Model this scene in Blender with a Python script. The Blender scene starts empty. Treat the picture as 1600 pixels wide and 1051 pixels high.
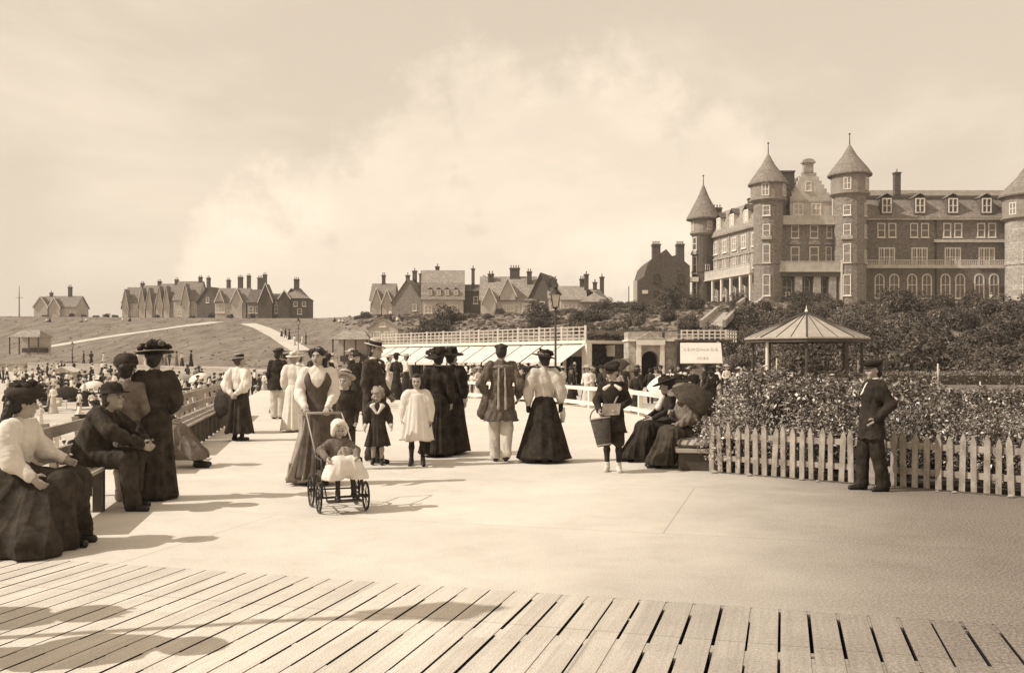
import bpy, math, random
import numpy as np
from mathutils import Matrix, Vector
R = math.radians
PI = math.pi
SC = bpy.context.scene
COL = SC.collection
rng = random.Random(7)

# ------------------------------------------------------------------ camera geometry of the place
CAMZ, F, HY = 1.52, 1500.0, 560.0
def pt(px, py, Y):
    return Vector(((px - 800) / F * Y, Y, CAMZ + (HY - py) / F * Y))
def gnd(px, py, z=0.0):
    Y = (CAMZ - z) * F / (py - HY)
    return Vector(((px - 800) / F * Y, Y, z))
def lerp(a, b, t): return a + (b - a) * t
def interp(x, pts):
    if x <= pts[0][0]: return pts[0][1]
    for (x0, y0), (x1, y1) in zip(pts, pts[1:]):
        if x <= x1: return y0 + (y1 - y0) * (x - x0) / (x1 - x0)
    return pts[-1][1]

# ------------------------------------------------------------------ materials: the sepia tones of the old print
def sepia(v):
    k = min(1, max(0, v / .55)) ** .6
    c = [1.0, lerp(.757, .91, k), lerp(.565, .795, k)]
    l = .2126 * c[0] + .7152 * c[1] + .0722 * c[2]
    return [min(.97, x * v / l) for x in c]
MATS = {}
def mat(name, v, rough=.8, amt=.18, scale=6.0, bump=0.0, bscale=40.0, spec=.3, v2=None, detail=6.0, streak=None, space='Object'):
    """plain weathered surface: base tone v broken by two octaves of noise, optional bump"""
    if name in MATS: return MATS[name]
    m = bpy.data.materials.new(name); m.use_nodes = True
    nt = m.node_tree; N = nt.nodes; L = nt.links
    b = N['Principled BSDF']
    b.inputs['Roughness'].default_value = rough
    b.inputs['Specular IOR Level'].default_value = spec
    tc = N.new('ShaderNodeTexCoord'); mp = N.new('ShaderNodeMapping')
    L.new(tc.outputs[space], mp.inputs['Vector'])
    if streak: mp.inputs['Scale'].default_value = streak
    n1 = N.new('ShaderNodeTexNoise'); n1.inputs['Scale'].default_value = scale; n1.inputs['Detail'].default_value = detail
    n1.inputs['Roughness'].default_value = .65
    L.new(mp.outputs['Vector'], n1.inputs['Vector'])
    r = N.new('ShaderNodeValToRGB'); L.new(n1.outputs['Fac'], r.inputs['Fac'])
    lo = v * (1 - amt); hi = v2 if v2 is not None else v * (1 + amt)
    r.color_ramp.elements[0].position = .34; r.color_ramp.elements[1].position = .66
    r.color_ramp.elements[0].color = sepia(lo) + [1]; r.color_ramp.elements[1].color = sepia(hi) + [1]
    L.new(r.outputs['Color'], b.inputs['Base Color'])
    if bump:
        n2 = N.new('ShaderNodeTexNoise'); n2.inputs['Scale'].default_value = bscale; n2.inputs['Detail'].default_value = 4
        L.new(mp.outputs['Vector'], n2.inputs['Vector'])
        bp = N.new('ShaderNodeBump'); bp.inputs['Strength'].default_value = bump; bp.inputs['Distance'].default_value = .02
        L.new(n2.outputs['Fac'], bp.inputs['Height']); L.new(bp.outputs['Normal'], b.inputs['Normal'])
    MATS[name] = m; return m
def brickmat(name, v, vm, bw, bh, rough=.85, mortar=.02, bias=0):
    if name in MATS: return MATS[name]
    m = mat(name, v, rough, .3, 3.0)
    nt = m.node_tree; N = nt.nodes; L = nt.links; b = N['Principled BSDF']
    src = b.inputs['Base Color'].links[0].from_socket
    tc = N.new('ShaderNodeTexCoord'); sep = N.new('ShaderNodeSeparateXYZ'); L.new(tc.outputs['Object'], sep.inputs[0])
    ad = N.new('ShaderNodeMath'); ad.operation = 'ADD'; L.new(sep.outputs[0], ad.inputs[0]); L.new(sep.outputs[1], ad.inputs[1])
    cb = N.new('ShaderNodeCombineXYZ'); L.new(ad.outputs[0], cb.inputs[0]); L.new(sep.outputs[2], cb.inputs[1])
    br = N.new('ShaderNodeTexBrick'); L.new(cb.outputs[0], br.inputs['Vector'])
    br.inputs['Scale'].default_value = 1; br.inputs['Brick Width'].default_value = bw; br.inputs['Row Height'].default_value = bh
    br.inputs['Mortar Size'].default_value = mortar
    br.inputs['Color1'].default_value = (1, 1, 1, 1); br.inputs['Color2'].default_value = (.72, .72, .72, 1)
    br.inputs['Mortar'].default_value = (vm, vm, vm, 1)
    mx = N.new('ShaderNodeMix'); mx.data_type = 'RGBA'; mx.blend_type = 'MULTIPLY'; mx.inputs[0].default_value = 1
    L.new(src, mx.inputs[6]); L.new(br.outputs['Color'], mx.inputs[7]); L.new(mx.outputs[2], b.inputs['Base Color'])
    return m

# ------------------------------------------------------------------ mesh building
class MB:
    def __init__(s): s.v = []; s.f = []; s.m = []; s.M = None
    def add(s, vs, fs, mi=0):
        o = len(s.v)
        for p in vs:
            p = Vector(p)
            s.v.append(s.M @ p if s.M is not None else p)
        for f in fs: s.f.append([o + i for i in f]); s.m.append(mi)
    def box(s, x0, x1, y0, y1, z0, z1, mi=0):
        s.add([(x0,y0,z0),(x1,y0,z0),(x1,y1,z0),(x0,y1,z0),(x0,y0,z1),(x1,y0,z1),(x1,y1,z1),(x0,y1,z1)],
              [(0,3,2,1),(4,5,6,7),(0,1,5,4),(1,2,6,5),(2,3,7,6),(3,0,4,7)], mi)
    def prism(s, poly, y0, y1, mi=0):
        """(x,z) outline, counter-clockwise seen from -y, pushed from y0 to y1"""
        n = len(poly)
        s.add([(x, y0, z) for x, z in poly] + [(x, y1, z) for x, z in poly],
              [list(range(n)), list(range(2*n-1, n-1, -1))] + [((i+1) % n, i, n+i, n+(i+1) % n) for i in range(n)], mi)
    def prismx(s, poly, x0, x1, mi=0):
        """(y,z) outline pushed along x"""
        n = len(poly)
        s.add([(x0, y, z) for y, z in poly] + [(x1, y, z) for y, z in poly],
              [list(range(n-1, -1, -1)), list(range(n, 2*n))] + [(i, (i+1) % n, n+(i+1) % n, n+i) for i in range(n)], mi)
    def prismz(s, poly, z0, z1, mi=0, side=None):
        n = len(poly)
        if side is not None:
            s.add([(x, y, z1) for x, y in poly], [list(range(n))], mi); s.add([(x, y, z0) for x, y in poly] + [(x, y, z1) for x, y in poly], [(i, (i+1) % n, n+(i+1) % n, n+i) for i in range(n)], side); return
        s.add([(x, y, z0) for x, y in poly] + [(x, y, z1) for x, y in poly],
              [list(range(n-1, -1, -1)), list(range(n, 2*n))] + [(i, (i+1) % n, n+(i+1) % n, n+i) for i in range(n)], mi)
    def loft(s, rings, cap0=True, cap1=True, mi=0, close=True):
        n = len(rings[0]); vs = [p for r in rings for p in r]; fs = []
        for k in range(len(rings)-1):
            for i in range(n if close else n-1):
                j = (i+1) % n
                fs.append((k*n+i, k*n+j, (k+1)*n+j, (k+1)*n+i))
        if cap0: fs.append(list(range(n-1, -1, -1)))
        if cap1: fs.append(list(range((len(rings)-1)*n, len(rings)*n)))
        s.add(vs, fs, mi)
    def lathe(s, prof, n=20, c=(0,0,0), cap0=True, cap1=True, mi=0, ph=0.0, sx=1, sy=1):
        s.loft([[(c[0]+r*sx*math.cos(2*PI*i/n+ph), c[1]+r*sy*math.sin(2*PI*i/n+ph), c[2]+z) for i in range(n)] for r, z in prof], cap0, cap1, mi)
    def tube(s, pts, r, n=8, mi=0, cap=True):
        pts = [Vector(p) for p in pts]; rr = r if isinstance(r, (list, tuple)) else [r]*len(pts)
        rings = []; up = None
        for i, p in enumerate(pts):
            d = (pts[min(i+1, len(pts)-1)] - pts[max(i-1, 0)]).normalized()
            if up is None:
                up = Vector((0,0,1)) if abs(d.z) < .9 else Vector((1,0,0))
            a = d.cross(up).normalized(); up = a.cross(d).normalized()
            rings.append([p + (a*math.cos(2*PI*k/n) + up*math.sin(2*PI*k/n))*rr[i] for k in range(n)])
        s.loft(rings, cap, cap, mi)
    def ring(s, c, rad, r, axis='x', n=24, m=6, mi=0, a0=0, a1=2*PI):
        vs = []; fs = []
        for i in range(n):
            a = a0 + (a1-a0)*i/n
            for k in range(m):
                b = 2*PI*k/m; q = rad + r*math.cos(b); w = r*math.sin(b)
                u, v = q*math.cos(a), q*math.sin(a)
                vs.append({'x': (c[0]+w, c[1]+u, c[2]+v), 'y': (c[0]+u, c[1]+w, c[2]+v), 'z': (c[0]+u, c[1]+v, c[2]+w)}[axis])
        for i in range(n):
            for k in range(m):
                i2, k2 = (i+1) % n, (k+1) % m
                fs.append((i*m+k, i*m+k2, i2*m+k2, i2*m+k))
        s.add(vs, fs, mi)
    def mesh(s, name, mats, smooth=False):
        me = bpy.data.meshes.new(name)
        me.from_pydata([tuple(p) for p in s.v], [], s.f)
        for m_ in (mats if isinstance(mats, (list, tuple)) else [mats]): me.materials.append(m_)
        me.polygons.foreach_set('material_index', s.m)
        if smooth: me.polygons.foreach_set('use_smooth', [True]*len(s.f))
        me.update(); return me
    def build(s, name, mats, parent=None, smooth=False, bevel=0):
        o = link(name, s.mesh(name, mats, smooth), parent)
        if bevel:
            b = o.modifiers.new('edge', 'BEVEL'); b.width = bevel; b.segments = 2; b.limit_method = 'ANGLE'
        return o
def link(name, me, parent=None, loc=None, rz=0):
    o = bpy.data.objects.new(name, me); COL.objects.link(o)
    if parent is not None: o.parent = parent
    if loc is not None: o.location = loc
    if rz: o.rotation_euler = (0, 0, rz)
    return o
def thing(name, label, cat, loc=(0,0,0), rz=0, group=None):
    o = bpy.data.objects.new(name, None); COL.objects.link(o); o.empty_display_size = .2
    o.location = loc; o.rotation_euler = (0, 0, rz)
    return tag(o, label, cat, group)
def tag(o, label, cat, group=None):
    o['label'] = label; o['category'] = cat
    if group: o['group'] = group
    return o
def struct(o, kind='structure'): o['kind'] = kind; return o
def copy_tree(o, parent=None):
    c = o.copy(); COL.objects.link(c); c.parent = parent
    for ch in list(o.children): copy_tree(ch, c)
    return c
def dup(o, loc, rz=0, label=None, scale=None, group=None):
    c = copy_tree(o); c.location = loc; c.rotation_euler = (0, 0, rz)
    if label: c['label'] = label
    if group: c['group'] = group
    if scale: c.scale = (scale,)*3 if not isinstance(scale, (tuple, list)) else scale
    return c

# ------------------------------------------------------------------ signed distance modelling for bodies and cloth
def rotm(yaw=0, pitch=0, roll=0):
    return np.array(Matrix.Rotation(yaw, 3, 'Z') @ Matrix.Rotation(pitch, 3, 'X') @ Matrix.Rotation(roll, 3, 'Y'), dtype=np.float32)
class Sdf:
    def __init__(s, h): s.h = h; s.ops = []
    def cap(s, a, b, ra, rb, k=.02, flat=1.0, sub=False):
        s.ops.append(('c', np.array(a, float), np.array(b, float), ra, rb, k, flat, sub)); return s
    def chain(s, pts, rs, k=.02, flat=1.0):
        for i in range(len(pts)-1): s.cap(pts[i], pts[i+1], rs[i], rs[i+1], k, flat)
        return s
    def ell(s, c, r, k=.02, rot=None, sub=False):
        s.ops.append(('e', np.array(c, float), np.array(r, float), rot, k, sub)); return s
    def run(s):
        h = s.h; los = []; his = []
        for o in s.ops:
            if o[0] == 'c':
                r = max(o[3], o[4]); los.append(np.minimum(o[1], o[2]) - r); his.append(np.maximum(o[1], o[2]) + r)
            else:
                r = o[2].max() if o[3] is not None else o[2]; los.append(o[1]-r); his.append(o[1]+r)
        lo = np.min(los, 0) - 4*h - .02; hi = np.max(his, 0) + 4*h + .02
        n = np.ceil((hi-lo)/h).astype(int) + 1
        d = np.full(n, 1.0, np.float32)
        ax = [(lo[i] + h*np.arange(n[i])).astype(np.float32) for i in range(3)]
        for o, l, u in zip(s.ops, los, his):
            k = o[5] if o[0] == 'c' else o[4]; mg = k + 3*h
            i0 = np.maximum(0, np.floor((l-mg-lo)/h).astype(int)); i1 = np.minimum(n, np.ceil((u+mg-lo)/h).astype(int)+1)
            sl = tuple(slice(a, b) for a, b in zip(i0, i1))
            x = ax[0][sl[0]][:, None, None]; y = ax[1][sl[1]][None, :, None]; z = ax[2][sl[2]][None, None, :]
            if o[0] == 'c':
                a, b, ra, rb, _, fl, sub = o[1:]
                bx, by, bz = b[0]-a[0], (b[1]-a[1])/fl, b[2]-a[2]
                qx, qy, qz = x-a[0], (y-a[1])/fl, z-a[2]
                t = np.clip((qx*bx+qy*by+qz*bz)/max(1e-9, bx*bx+by*by+bz*bz), 0, 1)
                dc = (np.sqrt((qx-t*bx)**2+(qy-t*by)**2+(qz-t*bz)**2) - (ra+(rb-ra)*t)) * (.5+.5*fl)
            else:
                c, r, rot, _, sub = o[1:]
                qx, qy, qz = x-c[0], y-c[1], z-c[2]
                if rot is not None:
                    qx, qy, qz = (rot[0,i]*qx+rot[1,i]*qy+rot[2,i]*qz for i in range(3))
                k0 = np.sqrt((qx/r[0])**2+(qy/r[1])**2+(qz/r[2])**2)
                k1 = np.sqrt((qx/r[0]**2)**2+(qy/r[1]**2)**2+(qz/r[2]**2)**2)
                dc = k0*(k0-1)/np.maximum(k1, 1e-6)
            D = d[sl]
            if sub:
                e = -dc; hh = np.maximum(k-np.abs(D-e), 0)/max(k, 1e-6); d[sl] = np.maximum(D, e)+hh*hh*k*.25
            else:
                hh = np.maximum(k-np.abs(D-dc), 0)/max(k, 1e-6); d[sl] = np.minimum(D, dc)-hh*hh*k*.25
        return surfnets(d, lo, h)
    def build(s, name, mats, parent, wr=0.0, wf=14.0, seed=0, matfn=None, cut=None, post=None):
        v, f = s.run()
        if wr: v = wrinkle(v, f, wr, wf, seed)
        if post is not None: v = post(v)
        return npobj(name, v, f, mats, parent, matfn)
def surfnets(d, lo, h):
    s = d < 0
    c = np.zeros([q-1 for q in d.shape], np.int8)
    for i in (0, 1):
        for j in (0, 1):
            for k in (0, 1):
                c += s[i:i+c.shape[0], j:j+c.shape[1], k:k+c.shape[2]]
    act = (c > 0) & (c < 8)
    I, J, K = np.nonzero(act)
    idx = np.full(c.shape, -1, np.int32); idx[I, J, K] = np.arange(len(I))
    P = np.zeros((len(I), 3)); W = np.zeros(len(I))
    for a in range(3):
        o1, o2 = [x for x in range(3) if x != a]
        for u in (0, 1):
            for w in (0, 1):
                off = [0, 0, 0]; off[o1] = u; off[o2] = w
                d0 = d[I+off[0], J+off[1], K+off[2]]
                off2 = list(off); off2[a] = 1
                d1 = d[I+off2[0], J+off2[1], K+off2[2]]
                x = (d0 < 0) != (d1 < 0)
                t = np.where(x, d0/np.where(x, d0-d1, 1), 0)
                p = np.zeros((len(I), 3)); p[:, o1] = u; p[:, o2] = w; p[:, a] = t
                P += p*x[:, None]; W += x
    V = (np.stack([I, J, K], 1) + P/W[:, None])*h + lo
    Q = []
    for a in range(3):
        o1, o2 = (a+1) % 3, (a+2) % 3
        s0 = [slice(None)]*3; s1 = [slice(None)]*3
        s0[a] = slice(0, -1); s1[a] = slice(1, None)
        A = s[tuple(s0)]; B = s[tuple(s1)]
        e = np.array(np.nonzero(A != B)).T
        ok = (e[:, o1] > 0) & (e[:, o2] > 0) & (e[:, o1] < d.shape[o1]-1) & (e[:, o2] < d.shape[o2]-1)
        e = e[ok]; flip = ~A[e[:, 0], e[:, 1], e[:, 2]]
        q = []
        for du, dw in ((-1, -1), (0, -1), (0, 0), (-1, 0)):
            g = e.copy(); g[:, o1] += du; g[:, o2] += dw
            q.append(idx[g[:, 0], g[:, 1], g[:, 2]])
        q = np.stack(q, 1); q[flip] = q[flip][:, ::-1]
        Q.append(q)
    return V, np.concatenate(Q)
def vnormals(v, f):
    n = np.cross(v[f[:, 2]]-v[f[:, 0]], v[f[:, 3]]-v[f[:, 1]])
    vn = np.zeros_like(v)
    for i in range(4): np.add.at(vn, f[:, i], n)
    return vn/np.maximum(np.linalg.norm(vn, axis=1), 1e-9)[:, None]
def wob(v, fr, seed):
    """cheap smooth pseudo-noise in -1..1"""
    g = np.random.RandomState(seed); o = 0
    for i in range(5):
        d = g.normal(size=3); d /= np.linalg.norm(d)
        o = o + np.sin(v@d*fr*(0.7+.35*i)+g.uniform(0, 6.28)+1.7*np.sin(v@g.normal(size=3)*fr*.35))
    return o/5
def wrinkle(v, f, amp, fr, seed):
    n = vnormals(v, f); w = wob(v*np.array([1, 1, .45]), fr*2.2, seed)
    w2 = wob(v, fr*4, seed+5)
    return v + n*(amp*(1.4*w+.35*w2-np.abs(w)*.3))[:, None]
def npobj(name, v, f, mats, parent=None, matfn=None, smooth=True):
    me = bpy.data.meshes.new(name)
    me.vertices.add(len(v)); me.vertices.foreach_set('co', v.astype(np.float32).ravel())
    k = f.shape[1]
    me.loops.add(f.size); me.loops.foreach_set('vertex_index', f.astype(np.int32).ravel())
    me.polygons.add(len(f)); me.polygons.foreach_set('loop_start', np.arange(0, f.size, k, dtype=np.int32))
    me.polygons.foreach_set('loop_total', np.full(len(f), k, dtype=np.int32))
    for m_ in (mats if isinstance(mats, (list, tuple)) else [mats]): me.materials.append(m_)
    if matfn is not None: me.polygons.foreach_set('material_index', matfn(v[f].mean(1)).astype(np.int32))
    me.polygons.foreach_set('use_smooth', np.full(len(f), smooth))
    me.update(calc_edges=True); me.validate()
    return link(name, me, parent)
# ================================================================== camera, sky, sun
cam = bpy.data.objects.new('camera', bpy.data.cameras.new('camera')); COL.objects.link(cam)
cam.location = (0, 0, CAMZ); cam.rotation_euler = (R(90), 0, 0)
cam.data.sensor_width = 36; cam.data.lens = 36*F/1600; cam.data.shift_y = (HY-525.5)/1600
cam.data.clip_start = .1; cam.data.clip_end = 9000
SC.camera = cam
SUN_EL, SUN_AZ = 43, 13           # elevation; azimuth: from the left (-x), swung this many degrees towards the camera
sd = Vector((-math.cos(R(SUN_EL))*math.cos(R(SUN_AZ)), -math.cos(R(SUN_EL))*math.sin(R(SUN_AZ)), math.sin(R(SUN_EL))))
sun = bpy.data.objects.new('sun', bpy.data.lights.new('sun', 'SUN')); COL.objects.link(sun)
sun.rotation_euler = sd.to_track_quat('Z', 'Y').to_euler(); sun.location = (-30, -10, 40)
sun.data.energy = 4.3; sun.data.angle = R(.5); sun.data.color = (1, .95, .87)
W = bpy.data.worlds.new('World'); SC.world = W; W.use_nodes = True
nt = W.node_tree; N = nt.nodes; L = nt.links; bg = N['Background']
sky = N.new('ShaderNodeTexSky'); sky.sky_type = 'NISHITA'; sky.sun_disc = False
sky.sun_elevation = R(SUN_EL); sky.sun_rotation = math.atan2(sd.x, sd.y); sky.air_density = 1.0; sky.dust_density = 1.6
bw = N.new('ShaderNodeRGBToBW'); L.new(sky.outputs[0], bw.inputs[0])
tc = N.new('ShaderNodeTexCoord'); mp = N.new('ShaderNodeMapping'); mp.inputs['Scale'].default_value = (1, 1, 2.1)
mp.inputs['Location'].default_value = (.31, .2, .13)
L.new(tc.outputs['Generated'], mp.inputs[0])
nz = N.new('ShaderNodeTexNoise'); nz.inputs['Scale'].default_value = 3.1; nz.inputs['Detail'].default_value = 9; nz.inputs['Roughness'].default_value = .55
nz.inputs['Distortion'].default_value = .35
L.new(mp.outputs[0], nz.inputs['Vector'])
cr = N.new('ShaderNodeMapRange'); cr.interpolation_type = 'SMOOTHSTEP'; L.new(nz.outputs['Fac'], cr.inputs[0])
cr.inputs[1].default_value = .44; cr.inputs[2].default_value = .68; cr.inputs[3].default_value = 0.92; cr.inputs[4].default_value = 1.08
# even the very bright horizon band out a little (a thin high haze), keep the gradient
pw = N.new('ShaderNodeMath'); pw.operation = 'POWER'; L.new(bw.outputs[0], pw.inputs[0]); pw.inputs[1].default_value = .15
ml = N.new('ShaderNodeMath'); ml.operation = 'MULTIPLY'; L.new(pw.outputs[0], ml.inputs[0]); L.new(cr.outputs[0], ml.inputs[1])
# a bank of sunlit cumulus over the hotel end of the town: lobes of sky direction broken up by fine noise
nb_ = N.new('ShaderNodeVectorMath'); nb_.operation = 'NORMALIZE'; L.new(tc.outputs['Generated'], nb_.inputs[0])
n3 = N.new('ShaderNodeTexNoise'); n3.inputs['Scale'].default_value = 13; n3.inputs['Detail'].default_value = 8; n3.inputs['Roughness'].default_value = .6
L.new(tc.outputs['Generated'], n3.inputs['Vector'])
tot = None
def mm(op, a, b_=None):
    q = N.new('ShaderNodeMath'); q.operation = op
    for i_, w_ in enumerate((a, b_)):
        if w_ is None: continue
        if isinstance(w_, (int, float)): q.inputs[i_].default_value = w_
        else: L.new(w_, q.inputs[i_])
    return q.outputs[0]
for px_, py_, rad_ in ((930, 200, .085), (1010, 285, .07), (790, 255, .10), (650, 250, .08), (880, 330, .11), (560, 400, .10), (700, 410, .12), (400, 420, .07), (1130, 260, .05)):
    dv_ = Vector(((px_-800)/F, 1, (HY-py_)/F)).normalized()
    sb_ = N.new('ShaderNodeVectorMath'); sb_.operation = 'DISTANCE'; L.new(nb_.outputs[0], sb_.inputs[0]); sb_.inputs[1].default_value = dv_
    e_ = mm('SUBTRACT', 1.0, mm('DIVIDE', sb_.outputs['Value'], rad_)); tot = e_ if tot is None else mm('MAXIMUM', tot, e_)
cl_ = N.new('ShaderNodeMapRange'); cl_.interpolation_type = 'SMOOTHSTEP'
L.new(mm('ADD', mm('MAXIMUM', tot, -.8), mm('MULTIPLY', mm('SUBTRACT', n3.outputs['Fac'], .5), 2.6)), cl_.inputs[0])
cl_.inputs[1].default_value = -.22; cl_.inputs[2].default_value = .42; cl_.inputs[3].default_value = 1.0; cl_.inputs[4].default_value = 1.2
ml2 = mm('MULTIPLY', ml.outputs[0], cl_.outputs[0])
m2 = N.new('ShaderNodeVectorMath'); m2.operation = 'SCALE'; m2.inputs[0].default_value = (4.85, 4.10, 3.22)
L.new(ml2, m2.inputs['Scale']); L.new(m2.outputs[0], bg.inputs['Color'])
bg.inputs['Strength'].default_value = .15
SKYNODES = (pw, bg)
SC.view_settings.view_transform = 'Standard'; SC.view_settings.look = 'None'; SC.view_settings.gamma = 1
SC.view_settings.exposure = 0.0
SC.cycles.use_denoising = True
SC.cycles.max_bounces = 6; SC.cycles.diffuse_bounces = 3; SC.cycles.transparent_max_bounces = 8

# ================================================================== terrain
fYw = [(-1.6,140),(-.5,135),(-.33,95),(-.2,62),(-.14,48),(-.11,12),(1.6,12)]
fYf = [(-1.6,152),(-.52,152),(-.33,116),(-.2,108),(-.13,108),(.067,88),(.1,80),(.2,64),(.3,60),(.55,56),(1.6,50)]
fYt = [(-1.6,240),(-.52,240),(-.2,230),(-.133,185),(.067,160),(.133,146),(.2,138),(.3,135),(.55,140),(1.6,150)]
fpx = [(-1.6,492),(-.52,494),(-.3,497),(-.2,497),(-.133,492),(.067,491),(.133,478),(.2,473.5),(.55,474.5),(1.6,474)]
fzf = [(-1.6,.85),(-.5,.85),(-.3,.55),(-.12,-.6),(1.6,-.6)]
def terr(x, y):
    t = x/max(y, .1)
    Yw, Yf, Yt, zf = interp(t, fYw), interp(t, fYf), interp(t, fYt), interp(t, fzf)
    sl = (HY-interp(t, fpx))/F
    zt = CAMZ + sl*Yt
    if y < Yw: return interp(y, [(0, -2.3), (Yw*.35, -2.0), (Yw, zf-1.15)]) if t < -.115 else zf
    if y <= Yf: return zf
    if y <= Yt:
        u = (y-Yf)/(Yt-Yf); s_ = u*u*(3-2*u); z = lerp(zf, zt, lerp(u, s_, .55))
        b = .9*math.sin(x*.09+1)*math.sin(y*.11)+.5*math.sin(x*.23)*math.sin(y*.19+2)
        return z + b*math.sin(PI*u)*(1 if t > -.15 else .35)
    return CAMZ + sl*min(y, Yt+90)*.997
def hit(px, py, y0=30, y1=330):
    t = (px-800)/F; Y = y0
    while Y < y1:
        if terr(t*Y, Y) >= CAMZ + (HY-py)/F*Y: break
        Y += .25
    return Vector((t*Y, Y, terr(t*Y, Y)))
M_sand = mat('sand', .46, .95, .14, .35, .3, 3.0)
M_prom = mat('promenade_paving', .42, .9, .1, .5)
M_grass = mat('cliff_grass', .18, 1, .3, .55, .6, 1.2, 0.05, detail=14, streak=(1, .22, 1))
def strip(name, rows_fn, m):
    ts = [-1.6+3.2*i/300 for i in range(301)]
    vs = []; fs = []
    nr = None
    for t in ts:
        ys = rows_fn(t); nr = len(ys)
        for y in ys: vs.append((t*y, y, terr(t*y, y)))
    for i in range(300):
        for j in range(nr-1):
            a = i*nr+j; fs.append((a, a+nr, a+nr+1, a+1))
    me = bpy.data.meshes.new(name); me.from_pydata(vs, [], fs); me.materials.append(m)
    me.polygons.foreach_set('use_smooth', [True]*len(fs)); me.update()
    return struct(link(name, me))
strip('beach', lambda t: [lerp(1.0, interp(t, fYw)-.03, (j/30)**1.6) for j in range(31)], M_sand)
strip('promenade', lambda t: [lerp(interp(t, fYw)+.03, interp(t, fYf), j/8) for j in range(9)], M_prom)
strip('hillside', lambda t: [lerp(interp(t, fYf), interp(t, fYt), j/60) for j in range(61)]
      + [interp(t, fYt)+90*(j/8) for j in range(1, 9)] + [600, 1500, 4000], M_grass)
g = MB(); g.add([(-4500,-4500,-2.6),(4500,-4500,-2.6),(4500,4500,-2.6),(-4500,4500,-2.6)], [(0,1,2,3)])
struct(g.build('ground', M_sand))
# sea wall along the esplanade
wl = MB(); pr = []
for i in range(60):
    t = lerp(-.75, -.122, i/59); Y = interp(t, fYw); p = Vector((t*Y, Y, 0)); zf = interp(t, fzf); pr.append((p, zf))
r0 = []
for p, zf in pr:
    d = Vector((p.x, p.y, 0)).normalized()
    a, b = p-d*.35, p+d*.3
    r0.append([(a.x, a.y, zf-1.6), (b.x, b.y, zf-1.6), (b.x, b.y, zf+.12), (a.x-d.x*.12, a.y-d.y*.12, zf+.12), (a.x-d.x*.12, a.y-d.y*.12, zf-.08), (a.x, a.y, zf-.08)])
wl.loft(r0); tag(wl.build('sea_wall', mat('sea_wall_concrete', .33, .9, .15, .3)), 'long pale concrete sea wall with a coping between the beach and the esplanade', 'wall')
# paths over the grass slope
PATHPTS = []
def path(name, line, w, label=None, lift=.06):
    P_ = []
    for (a, b), (c, d) in zip(line, line[1:]):
        for k in range(14): P_.append(hit(lerp(a, c, k/14), lerp(b, d, k/14)))
    PATHPTS.extend((p.x, p.y, w) for p in P_)
    b = MB(); rings = []
    for i, p in enumerate(P_):
        d = (P_[min(i+1, len(P_)-1)]-P_[max(i-1, 0)]); d.z = 0; d.normalize(); n = Vector((-d.y, d.x, 0))
        row = []
        for k in (-1, -.5, 0, .5, 1):
            q = p + n*w*k; row.append((q.x, q.y, terr(q.x, q.y)+lift))
        rings.append(row)
    b.loft(rings, False, False, close=False)
    return struct(b.build(name, mat('chalk_path', .5, .95, .12, .5), smooth=True))
path('cliff_path', [(58,545),(165,527),(285,510),(345,502.5)], 1.7)
path('cliff_path', [(470,548),(435,526),(410,513),(385,505)], 1.5)

# ================================================================== pier deck
DU = Vector((math.sin(R(15.8)), math.cos(R(15.8)), 0)); DV = Vector((DU.y, -DU.x, 0))
def uv(u, v): return DU*u + DV*v
def lx(Y): return -4.1-.197*(Y-9.5)          # line of the left-hand benches
RAIL = [(-2.6,40.5),(-1.75,37.0),(.2,34.0),(1.7,31.5),(3.1,27.5),(3.72,23.5),(3.95,21)]
M_deck = mat('deck_asphalt', .65, .85, .07, .7, .35, 90)
nt = M_deck.node_tree; N = nt.nodes; L = nt.links; b = N['Principled BSDF']
src = b.inputs['Base Color'].links[0].from_socket
# tone gradient put into the colour: darker and speckled towards the garden fence, uneven edge
tc = N.new('ShaderNodeTexCoord'); sx = N.new('ShaderNodeSeparateXYZ'); L.new(tc.outputs['Object'], sx.inputs[0])
n1 = N.new('ShaderNodeTexNoise'); n1.inputs['Scale'].default_value = .9; n1.inputs['Detail'].default_value = 8; L.new(tc.outputs['Object'], n1.inputs['Vector'])
def mth(op, a, b_):
    m = N.new('ShaderNodeMath'); m.operation = op
    for i, q in enumerate((a, b_)):
        if isinstance(q, (int, float)): m.inputs[i].default_value = q
        else: L.new(q, m.inputs[i])
    return m.outputs[0]
e = mth('ADD', mth('SUBTRACT', sx.outputs[0], mth('MULTIPLY', sx.outputs[1], .26)), mth('MULTIPLY', n1.outputs['Fac'], 1.6))
mr = N.new('ShaderNodeMapRange'); mr.interpolation_type = 'SMOOTHSTEP'; L.new(e, mr.inputs[0]); mr.inputs[1].default_value = -1.7; mr.inputs[2].default_value = 3.0
n2 = N.new('ShaderNodeTexNoise'); n2.inputs['Scale'].default_value = 55; n2.inputs['Detail'].default_value = 5; L.new(tc.outputs['Object'], n2.inputs['Vector'])
r2 = N.new('ShaderNodeValToRGB'); L.new(n2.outputs['Fac'], r2.inputs[0])
r2.color_ramp.elements[0].position = .38; r2.color_ramp.elements[1].position = .66
r2.color_ramp.elements[0].color = sepia(.11)+[1]; r2.color_ramp.elements[1].color = sepia(.28)+[1]
mx = N.new('ShaderNodeMix'); mx.data_type = 'RGBA'; L.new(mr.outputs[0], mx.inputs[0]); L.new(src, mx.inputs[6]); L.new(r2.outputs[0], mx.inputs[7])
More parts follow.
